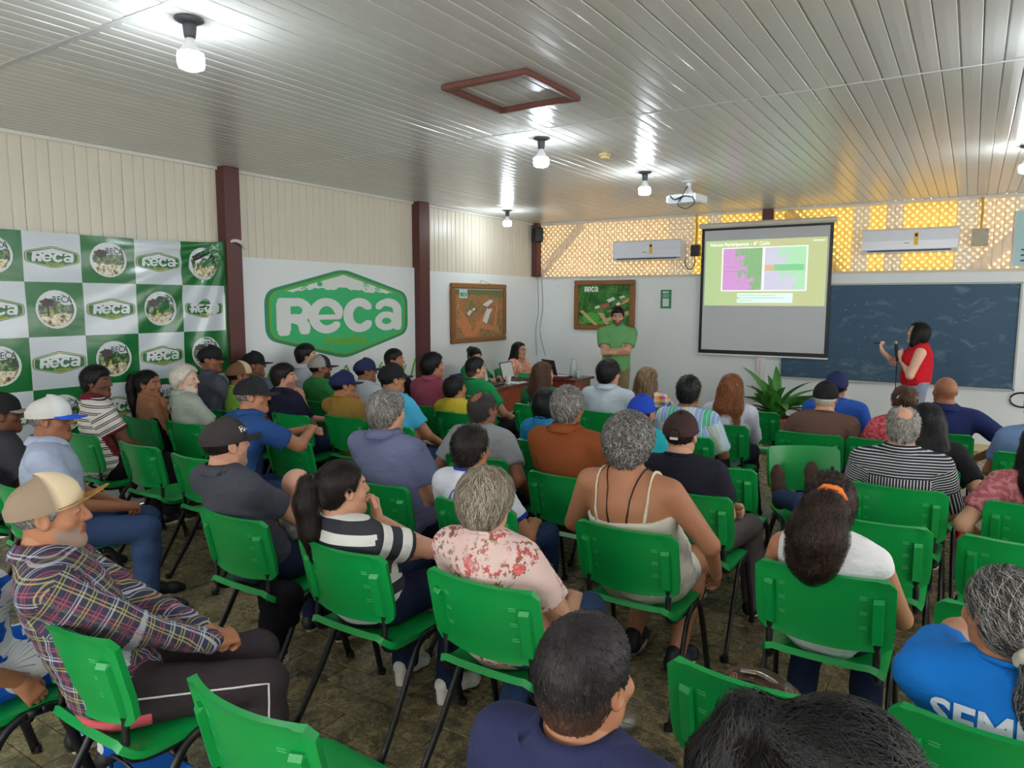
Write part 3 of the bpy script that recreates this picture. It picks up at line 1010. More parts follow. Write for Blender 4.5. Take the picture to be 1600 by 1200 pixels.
for poly, m in (([(.05, .08), (.16, .13), (.2, .09), (.09, .04)], M_ROOF), ([(.26, .13), (.34, .15), (.36, .12), (.28, .1)], M_ROOF), ([(-.06, .0), (.08, .04), (.1, -.02), (-.04, -.05)], M_ROOF2), ([(-.16, -.03), (-.08, .0), (-.06, -.04), (-.14, -.06)], M_ROOF), ([(.2, .02), (.26, .05), (.29, .02), (.23, -.01)], M_ROOF)):
    fpatch(ff, 'house_roof', poly, m, 1)
for par, ox, oz, sc_, tile_ in ((fl, -.49, .235, .3, True), (ff, -.335, .205, .48, False)):
    if tile_:
        fpatch(par, 'logo_plate', [(ox - .02, oz - .02), (ox + .17, oz - .02), (ox + .17, oz + .1), (ox - .02, oz + .1)], mat('pale_logo_plate', (196, 214, 206), .5), 2)
    put_reca(par, mat('print_white', (228, 232, 230), .5) if not tile_ else M_G1, lambda u, v, l, ox=ox, oz=oz: (u + ox, -.0105 - l, v + oz), .15 if tile_ else .235, .06 if tile_ else .085)
MB().tube([(0, .0, .42), (.02, -.01, .47), (.3, 0, .425)], .003, 5).build('hanging_wire', M_DARKMET, fl)
# green plate
pl_ = tag(empty('wall_plate', (-3.86, YF - .006, 1.835)), 'small green notice with a white square on the front wall', 'notice')
MB().box((0, 0, 0), (.165, .008, .275)).build('panel', mat('plate_green', (58, 132, 88), .5), pl_)
MB().box((0, -.006, -.05), (.095, .003, .115)).build('white_square', mat('plate_white', (206, 214, 210), .6), pl_)
put_reca(pl_, mat('print_white', (228, 232, 230), .5), lambda u, v, l: (u - .045, -.006 - l, v + .085), .09, .03)
for zz in (.06, .035):
    MB().box((0, -.005, zz), (.10, .002, .010)).build('text_line', mat('plate_text', (170, 206, 180), .6), pl_)
# pale sheet at the right edge
sh = tag(empty('wall_sheet', (.66, YF - .012, 2.54)), 'pale blue printed sheet on the boards at the right edge', 'notice')
MB().box((0, 0, 0), (.62, .006, .63)).build('paper', mat('sheet_blue', (172, 206, 208), .7), sh)
for i, w_ in enumerate((.2, .24, .22, .2, .24, .22, .32, .3, .27)):
    MB().box((-.18 + w_ / 2 - (.05 if i > 5 else 0), -.004, .24 - i * .062), (w_, .003, .018)).build('ink_line', mat('sheet_ink', (60, 84, 92), .7), sh)
# black hoop on the wall
hp_ = tag(MB().tube([(.56 + .12 * math.cos(R(a)), YF - .02, .66 + .085 * math.sin(R(a))) for a in range(0, 361, 15)], .010, 6, cap=False).build('cable_hoop', M_BLACK), 'black cable hoop hanging low on the front wall', 'cable')
# corner loudspeaker
sp = tag(empty('loudspeaker', (XL + .12, YF - .16, 2.86), R(-35)), 'small black loudspeaker high on the corner post', 'speaker')
MB().box((0, 0, 0), (.15, .14, .24), bev=.02).build('cabinet', M_BLACK, sp)
for zz, rr in ((-.04, .055), (.06, .035)):
    MB().lathe([(rr, 0), (rr, -.008), (rr * .6, -.003), (rr * .2, -.006)], 16, (0, -.072, zz), axis='y').build('driver', mat('speaker_cone', (44, 44, 48), .6), sp, smooth=True)
for xx, lab in ((.05, 'thin white cable hanging down the room corner on the wall side'), (.13, 'thin white cable hanging down the room corner on the right')):
    tag(MB().tube(smooth_path([(XL + xx, YF - .03, 2.19), (XL + xx + .02, YF - .03, 1.7), (XL + xx - .02, YF - .04, 1.3), (XL + xx + (.08 if xx > .1 else -.01), YF - .03, .9)]), .006, 5).build('wall_cable', mat('grey_cable', (150, 150, 148), .5)), lab, 'cable')

# ---- vinyl banner
BY0, BY1, BZ0, BZ1 = 1.30, 4.40, .70, 2.335
COLS = [1.33, 1.76, 2.19, 2.62, 3.04, 3.475, 3.90, 4.345]
ROWS = [2.335, 1.935, 1.513, 1.105, .70]
def bfun(y, z, lift=0.0):
    """gentle folds radiating from the tied top right corner, sag of the top edge"""
    dy, dz = 4.40 - y, 2.335 - z
    r = math.hypot(dy, dz) + 1e-6
    a = math.atan2(dz, dy)
    fold = .013 * math.sin(a * 21.0) * math.exp(-r * 1.1) * min(1, r * 6)
    wave = .006 * math.sin(y * 3.1 + z * 1.2) + .004 * math.sin(z * 4.3 - y * 1.7)
    t = max(0.0, min(1.0, (z - 2.0) / .335))
    sag = .055 * t * (1 - ((y - 4.40) / 2.0 + 1) ** 2 * .0) * (min(1.0, dy / .9) ** .7)
    shrink = -.030 * math.sin((z - .7) * 1.9) * math.exp(-dy * .8)
    return (-6.035 + fold + wave + lift, y + shrink * .4, z - sag * .35 + (.03 * math.exp(-dy * 7) * t))
def vinyl_mat():
    g = G('banner_vinyl', .16, .5)
    p = g.attr('rest'); q = g.xyz(p)
    acc = None
    # checker from the cell borders
    iy = None
    for c in COLS:
        v = g.math('GREATER_THAN', q[1], c)
        iy = v if iy is None else g.math('ADD', iy, v)
    for c in ROWS[1:-1]:
        iy = g.math('ADD', iy, g.math('GREATER_THAN', q[2], c))
    chk = g.math('GREATER_THAN', g.math('FRACT', g.math('MULTIPLY', iy, .5)), .25)
    border = g.math('GREATER_THAN', q[1], 4.345)
    f = g.math('MULTIPLY', chk, g.math('SUBTRACT', 1.0, border))
    g.color(g.mix(f, rgba((22, 108, 50)), rgba((196, 206, 212))))
    g.bump(g.noise(p, 9.0, 3.0), .12, .01)
    return g.m
bn = tag(empty('vinyl_banner', (0, 0, 0)), 'glossy green and white checkered vinyl banner on the left wall', 'banner')
ny, nz = 96, 60
V, Q, RS = [], [], []
for j in range(nz + 1):
    for i in range(ny + 1):
        y_, z_ = BY0 + (BY1 - BY0) * i / ny, BZ0 + (BZ1 - BZ0) * j / nz
        V.append(bfun(y_, z_)); RS.append((0, y_, z_))
for j in range(nz):
    for i in range(ny):
        a = j * (ny + 1) + i
        Q.append((a, a + 1, a + ny + 2, a + ny + 1))
# back skin gives the vinyl its thickness
nV = len(V)
V += [(v[0] - .003, v[1], v[2]) for v in V]; RS += RS
Q += [tuple(nV + k for k in reversed(q)) for q in Q]
me = mkmesh('banner_sheet', V, Q, True)
setvec(me, 'rest', RS)
link('banner_sheet', me, vinyl_mat(), bn)
M_BDARK = mat('badge_dark_green', (40, 84, 44), .25)
M_BGREEN = mat('badge_green', (30, 112, 54), .25)
M_BWHITE = mat('badge_white', (206, 214, 216), .2)
M_BYEL = mat('badge_yellow', (176, 186, 60), .3)
def bpl(name, poly, cy, cz, lift, m, parent=None):
    V = [bfun(cy + p[0], cz + p[1], lift) for p in poly]
    return link(name, mkmesh(name, V, [tuple(range(len(poly)))]), m, parent or bn)
def emblem_mat():
    g = G('emblem_picture', .2)
    p = g.attr('rest'); q = g.xyz(p)
    n = g.noise(g.map(p, scale=(1, 1, 1)), 30.0, 6.0, .65)
    n2 = g.noise(p, 12.0, 5.0, .6)
    trees = g.ramp(n, [(.40, rgba((34, 62, 36))), (.52, rgba((78, 116, 66))), (.62, rgba((150, 160, 120)))])
    ground = g.ramp(n, [(.38, rgba((70, 60, 44))), (.48, rgba((196, 184, 140))), (.6, rgba((226, 222, 206)))])
    sky = rgba((206, 216, 220))
    h = g.math('ADD', q[2], g.math('MULTIPLY', g.math('SUBTRACT', n2, .5), .08))
    c = g.mix(g.math('GREATER_THAN', h, -.035), ground, trees)
    c = g.mix(g.math('GREATER_THAN', h, .045), c, sky)
    g.color(c)
    return g.m
M_EMB = emblem_mat()
M_TREE = mat('emblem_tree', (62, 50, 46), .3, vary=.3, scale=40)
M_INK = mat('emblem_ink', (44, 62, 56), .3)
M_YFL = mat('emblem_yellow_leaf', (170, 178, 48), .3)
rv, rf = text_mesh('RECA', .072, .0005, width=.82)
av, af = text_mesh('Amaz\u00f4nia', .034, .0006, shear=.2)
for ci in range(len(COLS) - 1):
    if COLS[ci + 1] < 2.2:
        continue
    for ri in range(4):
        cy = (COLS[ci] + COLS[ci + 1]) / 2; cz = (ROWS[ri] + ROWS[ri + 1]) / 2
        white = (ci + (3 - ri)) % 2 == 0
        if white:
            bd = bpl('badge', inset_hex(.40, .18, .085, .03, 0), cy, cz, .002, M_BDARK)
            bpl('badge_rim', inset_hex(.388, .168, .08, .028, 0), cy, cz, .0028, mat('badge_cream', (190, 200, 150), .25), bd)
            bpl('badge_field', inset_hex(.372, .153, .076, .026, 0), cy, cz, .0036, M_BGREEN, bd)
            bpl('badge_sky', [(-.168, .032), (0, .07), (.168, .032)], cy, cz, .0042, M_BWHITE, bd)
            hl = [(q[0] * .195, .012 + (q[1] - .2) * .18) for q in hills(-.9, .9, .25, .12, ci + ri, .1)]
            bpl('badge_hills', hl, cy, cz, .0046, M_BDARK, bd)
            put_reca(bd, M_BWHITE, lambda u, v, l, cy=cy, cz=cz: bfun(cy + u - .155 + v * .12, cz + v - .040, .0065 + l), .30, .078)
            link('word_amazonia', mkmesh('word_amazonia', [bfun(cy + v[0] + .01, cz + v[1] - .055, .0075) for v in av], af), M_BYEL, bd)
        else:
            em = bpl('round_emblem', arc(0, 0, .150, .150, 0, 345, 23), cy, cz, .002, M_BWHITE)
            poly = arc(0, -.004, .132, .134, 0, 345, 23)
            me = mkmesh('picture', [bfun(cy + p_[0], cz + p_[1], .0028) for p_ in poly], [tuple(range(len(poly)))])
            setvec(me, 'rest', [(ci * .7 + ri * .31, p_[0], p_[1]) for p_ in poly])
            link('picture', me, M_EMB, em)
            cr = [( -.062 + (.052 + .009 * math.sin(5 * t) + .006 * math.sin(11 * t)) * math.cos(t), .052 + (.034 + .006 * math.sin(7 * t + 1)) * math.sin(t)) for t in [k * math.pi / 12 for k in range(24)]]
            bpl('tree_crown', cr, cy, cz, .0044, M_TREE, em)
            bpl('tree_trunk', [(-.066, .03), (-.054, .03), (-.05, -.05), (-.07, -.05)], cy, cz, .0034, M_TREE, em)
            bpl('yellow_leaf', [(-.05, -.03), (-.03, .0), (-.02, -.03), (-.035, -.06)], cy, cz, .0038, M_YFL, em)
            bpl('ring_line', [(.126 * math.cos(R(a)), .126 * math.sin(R(a))) for a in range(-40, 71, 10)] + [(.120 * math.cos(R(a)), .120 * math.sin(R(a))) for a in range(70, -41, -10)], cy, cz, .0038, M_INK, em)
            link('word_reca', mkmesh('word_reca', [bfun(cy + v[0] + .045, cz + v[1] + .075, .0060) for v in rv], rf), M_INK, em)
MB().tube(smooth_path([(-6.03, 4.395, 2.34), (-5.985, 4.43, 2.365), (-5.975, 4.50, 2.35), (-5.99, 4.56, 2.30)]), .012, 6, r2=.022).build('tie_rag', mat('white_rag', (206, 204, 198), .8), bn)

# ================================================================= green chairs
def green_mat(name, col):
    g = G(name, .32, .45)
    p = g.obj()
    n = g.noise(p, 3.0, 3.0)
    c = lin(col)
    base = g.mix(n, tuple(v * .92 for v in c) + (1,), tuple(min(1, v * 1.07) for v in c) + (1,))
    sc_ = g.ramp(g.noise(g.map(p, scale=(6, 6, 1)), 60.0, 2.0), [(.70, (0, 0, 0, 1)), (.78, (.35, .35, .35, 1))])
    g.color(g.mix(sc_, base, tuple(min(1, v * 1.5 + .03) for v in c) + (1,)))
    g.bump(g.noise(p, 420.0, 2.0), .10, .001)
    return g.m
M_CHAIR = green_mat('green_chair_plastic', (12, 152, 70))
M_CHAIR_B = green_mat('blue_chair_plastic', (30, 70, 170))
M_FRM = mat('black_steel_tube', (20, 21, 24), .35, .5)
M_SLOT = mat('slot_highlight', (90, 180, 120), .4)  # lighter green paints in the highlights along the slots

def shell(fn, nu, nv, thick, name):
    """closed shell from a parametric face fn(u,v)->(p), u,v in 0..1; thick(u,v)"""
    P = np.array([[fn(i / nu, j / nv) for i in range(nu + 1)] for j in range(nv + 1)], float)
    du = np.gradient(P, axis=1); dv = np.gradient(P, axis=0)
    N = np.cross(du, dv); N /= np.linalg.norm(N, axis=2)[..., None] + 1e-9
    T = np.array([[thick(i / nu, j / nv) for i in range(nu + 1)] for j in range(nv + 1)])
    B = P - N * T[..., None]
    V = np.concatenate([P.reshape(-1, 3), B.reshape(-1, 3)])
    n = (nu + 1) * (nv + 1)
    F = []
    at = lambda i, j: j * (nu + 1) + i
    for j in range(nv):
        for i in range(nu):
            a, b, c, d = at(i, j), at(i + 1, j), at(i + 1, j + 1), at(i, j + 1)
            F.append((a, b, c, d)); F.append((n + d, n + c, n + b, n + a))
    ring = [at(i, 0) for i in range(nu)] + [at(nu, j) for j in range(nv)] + [at(i, nv) for i in range(nu, 0, -1)] + [at(0, j) for j in range(nv, 0, -1)]
    for k in range(len(ring)):
        a, b = ring[k], ring[(k + 1) % len(ring)]
        F.append((a, n + a, n + b, b))
    me = mkmesh(name, V, F, True)
    me.set_sharp_from_angle(angle=R(40))
    return me

BW = .232
def back_pt(x, z):
    """rear curve of the backrest; x in -BW..BW, z height"""
    t = (z - .545) / .285
    return (x, -.205 - .065 * t + .052 * (abs(x) / BW) ** 2.2, z)
def back_fn(u, v):
    # v: 0 bottom .. 1 top ; the front (sitter) face
    z = .545 + .285 * v
    half = BW
    e = min(v, 1 - v)
    if e < .09:
        half -= .022 * (1 - e / .09) ** 2
    if v < .3:
        half -= .010 * (1 - v / .3)
    x = half * (2 * u - 1)
    if v < .12:
        z -= .012 * math.cos((2 * u - 1) * math.pi / 2)
    p = back_pt(x, z)
    return (p[0], p[1] + .012, p[2])
def back_th(u, v):
    e = min(u, 1 - u)
    t = .012
    if e < .06: t = .026
    if v > .95 or v < .05: t = max(t, .018)
    return t
back_me = shell(lambda u, v: back_fn(1 - u, v), 22, 12, back_th, 'backrest')
def seat_fn(u, v):
    x = .222 * (2 * u - 1); y = -.195 + .41 * v
    z = .446
    if v < .2: z += .040 * (1 - v / .2) ** 2
    if v > .8: z -= .030 * ((v - .8) / .2) ** 2
    z += .010 * abs(2 * u - 1) ** 3 - .006 * math.sin(math.pi * v)
    e = abs(2 * u - 1)
    if e > .92: z -= .012
    k = 1.0
    if v < .12: k = 1 - .10 * (1 - v / .12) ** 2
    if v > .9: k = 1 - .12 * ((v - .9) / .1) ** 2
    return (x * k, y, z)
seat_me = shell(seat_fn, 14, 14, lambda u, v: .014 + (.012 if v < .06 or v > .94 or u < .05 or u > .95 else 0), 'seat')
def sleeve_mesh(sx):
    mb = MB()
    V, F = [], []
    for z, q in ((.568, .6), (.575, 1), (.74, 1), (.757, .55)):
        for x, o in ((.165, 0), (.172, q), (.204, q), (.211, 0)):
            p = back_pt(sx * x, z)
            V.append((p[0], p[1] - .0 - .024 * o, p[2]))
    for j in range(3):
        for i in range(3):
            a = j * 4 + i
            F.append((a, a + 1, a + 5, a + 4) if sx > 0 else (a + 4, a + 5, a + 1, a))
    F.append((0, 1, 2, 3)[::-1] if sx > 0 else (0, 1, 2, 3)); F.append((12, 13, 14, 15) if sx > 0 else (15, 14, 13, 12))
    return mb.add(V, F).mesh('sleeve')
sleeve_me = {s_: sleeve_mesh(s_) for s_ in (-1, 1)}
slot_me = []
for s_ in (-1, 1):
    for z in (.625, .685, .745):
        p = back_pt(s_ * .140, z)
        for dz in (0, .009):
            V = [np.array(back_pt(s_ * xx, z + dz + zz)) + np.array((0, yo, 0)) for yo in (.0, -.0016) for (xx, zz) in ((.128, 0), (.152, 0), (.152, .0035), (.128, .0035))]
            slot_me.append(MB().add(V, [(4, 5, 6, 7), (0, 1, 5, 4), (1, 2, 6, 5), (2, 3, 7, 6), (3, 0, 4, 7)]).mesh('slot'))
leg_me, rail_me, sup_me, cap_me = {}, {}, {}, {}
for s_ in (-1, 1):
    leg_me[(s_, 'r')] = MB().tube(smooth_path([(s_ * .243, -.275, .012), (s_ * .232, -.13, .22), (s_ * .226, -.035, .375), (s_ * .224, .02, .414), (s_ * .223, .045, .418)], 4), .0175, 8, .62).mesh('leg', True)
    leg_me[(s_, 'f')] = MB().tube(smooth_path([(s_ * .243, .255, .012), (s_ * .234, .20, .22), (s_ * .226, .155, .375), (s_ * .224, .125, .412), (s_ * .223, .09, .418)], 4), .0175, 8, .62).mesh('leg', True)
    rail_me[s_] = MB().tube([(s_ * .223, .035, .418), (s_ * .223, .1, .418)], .0175, 8, .62).mesh('side_rail', True)
    sup_me[s_] = MB().tube(smooth_path([(s_ * .188, -.203, .70), (s_ * .188, -.178, .585), (s_ * .188, -.178, .50), (s_ * .19, -.175, .435), (s_ * .195, -.11, .408), (s_ * .205, .0, .408), (s_ * .212, .10, .412)], 4), .0145, 8, .8).mesh('back_support', True)
cross_me = MB().tube([(-.223, .055, .40), (.223, .055, .40)], .013, 8).mesh('crossbar', True)
capf = MB().tube([(0, 0, 0), (0, 0, .03)], .021, 8, .75).mesh('foot_cap')
def chair(x, y, label, rz=0.0, m=None, group='green plastic chairs in rows'):
    e = tag(empty('plastic_chair', (x, y, 0), rz), label, 'chair', group)
    m = m or M_CHAIR
    b = link('backrest', back_me, m, e)
    link('seat', seat_me, m, e)
    for s_ in (-1, 1):
        link('sleeve', sleeve_me[s_], m, b)
        for k in 'rf':
            lg = link('leg', leg_me[(s_, k)], M_FRM, e)
            link('foot_cap', capf, M_BLACK, lg, (s_ * .2435, -.281 if k == 'r' else .2565, 0))
        link('side_rail', rail_me[s_], M_FRM, e)
        link('back_support', sup_me[s_], M_FRM, e)
    for sm in slot_me:
        link('slot', sm, M_SLOT, b)
    link('crossbar', cross_me, M_FRM, e)
    return e

# ================================================================= people
def skin_mat():
    g = G('skin', .5, .35)
    c = g.attr('Col', 'Color')
    n = g.noise(g.obj(), 45.0, 4.0)
    g.color(g.mix(g.math('MULTIPLY', n, .16), c, rgba((150, 70, 50))))
    g.b.inputs['Subsurface Weight'].default_value = 0.0
    g.bump(g.noise(g.obj(), 260.0, 2.0), .08, .001)
    return g.m
M_SKIN = skin_mat()
def hair_mat():
    g = G('hair', .48, .32)
    g.color(g.attr('Col', 'Color'))
    g.bump(g.noise(g.map(g.obj(), scale=(1, 1, .12)), 220.0, 3.0), .5, .003)
    return g.m
M_HAIR = hair_mat()
SKIN = {'pale': (222, 180, 156), 'light': (204, 154, 126), 'tan': (178, 124, 92), 'brown': (146, 98, 72), 'dark': (100, 64, 48)}
HAIR = {'black': (17, 15, 16), 'dark': (30, 22, 20), 'brown': (74, 48, 34), 'auburn': (128, 76, 44), 'grey': (142, 138, 132), 'salt': (112, 108, 104), 'white': (222, 216, 204), 'ash': (134, 120, 104), 'highlight': (110, 84, 60)}

# ---- templates
def head_template(v):
    s = SDF((-.11, -.13, -.16), (.11, .15, .14), v)
    s.el((0, -.014, .030), (.074, .096, .084), .02)
    s.el((0, .022, -.035), (.060, .066, .080), .03)
    s.rc((-.040, .015, -.066), (0, .066, -.098), .022, .020, .03)
    s.rc((.040, .015, -.066), (0, .066, -.098), .022, .020, .03)
    s.rc((0, -.02, -.05), (0, -.03, -.15), .058, .056, .03)
    s.rc((-.034, .072, .029), (.034, .072, .029), .011, .011, .02)
    s.el((-.045, .055, -.025), (.022, .022, .02), .02); s.el((.045, .055, -.025), (.022, .022, .02), .02)
    for sx in (-1, 1):
        s.el((sx * .030, .093, .008), (.018, .016, .012), .012, op='s')
        s.el((sx * .030, .076, .008), (.0135, .0135, .012), .003)
    s.rc((0, .084, .020), (0, .104, -.022), .007, .0115, .010)
    s.rc((-.012, .094, -.026), (.012, .094, -.026), .008, .008, .008)
    s.rc((-.017, .083, -.053), (.017, .083, -.053), .007, .007, .006)
    s.rc((-.014, .082, -.064), (.014, .082, -.064), .0075, .0075, .006)
    for sx in (-1, 1):
        s.el((sx * .077, -.008, -.004), (.010, .021, .033), .008, np.array([[1, 0, 0], [0, .96, -.26], [0, .26, .96]]))
        s.el((sx * .085, -.004, -.002), (.006, .011, .020), .006, op='s')
    V, Q = s.mesh()
    x, y, z = V[:, 0], V[:, 1], V[:, 2]
    code = np.zeros(len(V), int)
    code[(np.abs(x) < .024) & (z < -.047) & (z > -.071) & (y > .078)] = 1
    eye = (np.hypot(np.abs(x) - .030, (z - .008) * 1.9) < .0105) & (y > .07)
    code[eye] = 2
    code[(np.hypot(np.abs(x) - .030, z - .008) < .0058) & (y > .07)] = 3
    code[(np.abs(np.abs(x) - .031) < .019) & (np.abs(z - .030 + .15 * np.abs(np.abs(x) - .030)) < .0045) & (y > .055)] = 4
    beard = (y > .02) & (z < -.044) & ~((np.abs(x) < .030) & (z > -.036)) & (code == 0)
    code[beard] = 5
    return V, Q, code
HEAD_HI, HEAD_LO = head_template(.0052), head_template(.0080)

def hand_template(curl, v=.0046, th=0.0):
    s = SDF((-.09, -.03, -.10), (.07, .21, .04), v)
    fx = (-.030, -.010, .011, .030); fl = (.070, .079, .073, .056); fy = (.084, .088, .085, .077)
    for i in range(4):
        s.rc((fx[i] * .6, .008, 0), (fx[i], fy[i], .002), .016, .0115, .016)
    for i in range(4):
        p = np.array((fx[i], fy[i], .002)); a = 0.0
        for j, (f, c) in enumerate(((.46, curl[0]), (.30, curl[1]), (.24, curl[2]))):
            a += R(c + i * 2)
            q = p + fl[i] * f * np.array((fx[i] * 1.2, math.cos(a), -math.sin(a)))
            s.rc(p, q, .0098 - .0009 * j, .0090 - .0010 * j, .004)
            p = q
    s.chain([(-.018, .02, -.006), (-.043, .05, -.016 - th), (-.048, .082, -.026 - th), (-.040, .106, -.032 - th)], (.016, .0125, .0105, .0085), .008)
    s.rc((0, -.03, 0), (0, .02, 0), .026, .024, .02)
    V, Q = s.mesh()
    return V, Q
HANDS = {'relaxed': hand_template((22, 28, 18)), 'fist': hand_template((72, 88, 48)), 'curl': hand_template((45, 55, 35)), 'flat': hand_template((8, 10, 6))}
HANDS_LO = {'relaxed': hand_template((22, 28, 18), .007), 'fist': hand_template((72, 88, 48), .007), 'curl': hand_template((45, 55, 35), .007), 'flat': hand_template((8, 10, 6), .007)}

def shoe_mesh(kind):
    s = SDF((-.07, -.12, -.02), (.07, .22, .14), .0075)
    if kind == 'heel':
        s.chain([(0, -.06, .085), (0, .05, .055), (0, .13, .032), (0, .165, .026)], (.036, .036, .036, .022), .02)
        s.cutfn(lambda X, Y, Z: -(Z - np.maximum(.012, .055 - .5 * (Y + .05)) + .0))
        s.rc((0, -.062, .07), (0, -.062, .0), .028, .024, .006)
        s.keep((0, 0, 1), 0.0)
    else:
        s.chain([(0, -.055, .045), (0, .04, .05), (0, .13, .032), (0, .17, .028)], (.040, .040, .040, .028), .03)
        s.rc((0, -.04, .06), (0, -.035, .10), .042, .040, .03)
        s.keep((0, 0, 1), .012)
    V, Q = s.mesh()
    me = mkmesh('shoe', V, Q, True)
    return me
SHOE = {'shoe': shoe_mesh('shoe'), 'heel': shoe_mesh('heel')}
def sole_mesh():
    pts = []
    for a in range(0, 360, 15):
        t = R(a)
        yy = .055 + .128 * math.sin(t); xx = (.043 if yy > .05 else .038) * math.cos(t)
        pts.append((xx, yy))
    return MB().prism(pts, 0, .022, 'xy').mesh('sole')
SOLE = sole_mesh()

def rotz(a):
    c, s_ = math.cos(a), math.sin(a)
    return np.array([[c, -s_, 0], [s_, c, 0], [0, 0, 1]])
def rotx(a):
    c, s_ = math.cos(a), math.sin(a)
    return np.array([[1, 0, 0], [0, c, -s_], [0, s_, c]])
def roty(a):
    c, s_ = math.cos(a), math.sin(a)
    return np.array([[c, 0, s_], [0, 1, 0], [-s_, 0, c]])
def nrm(v):
    v = np.asarray(v, float)
    return v / (np.linalg.norm(v) + 1e-9)
def frame_from(d, up):
    """columns: x, y=d, z~up"""
    y = nrm(d); x = nrm(np.cross(y, up)); z = np.cross(x, y)
    return np.stack([x, y, z], 1)
def ik(S, T, l1, l2, hint):
    S = np.asarray(S, float); T = np.asarray(T, float)
    d = T - S; L = np.linalg.norm(d)
    L2 = min(L, (l1 + l2) * .995)
    d = d / (L + 1e-9); T = S + d * L2
    a = (l1 * l1 - l2 * l2 + L2 * L2) / (2 * L2)
    h = math.sqrt(max(l1 * l1 - a * a, 0))
    n = np.asarray(hint, float) - d * (np.asarray(hint, float) @ d)
    return S + d * a + nrm(n) * h, T

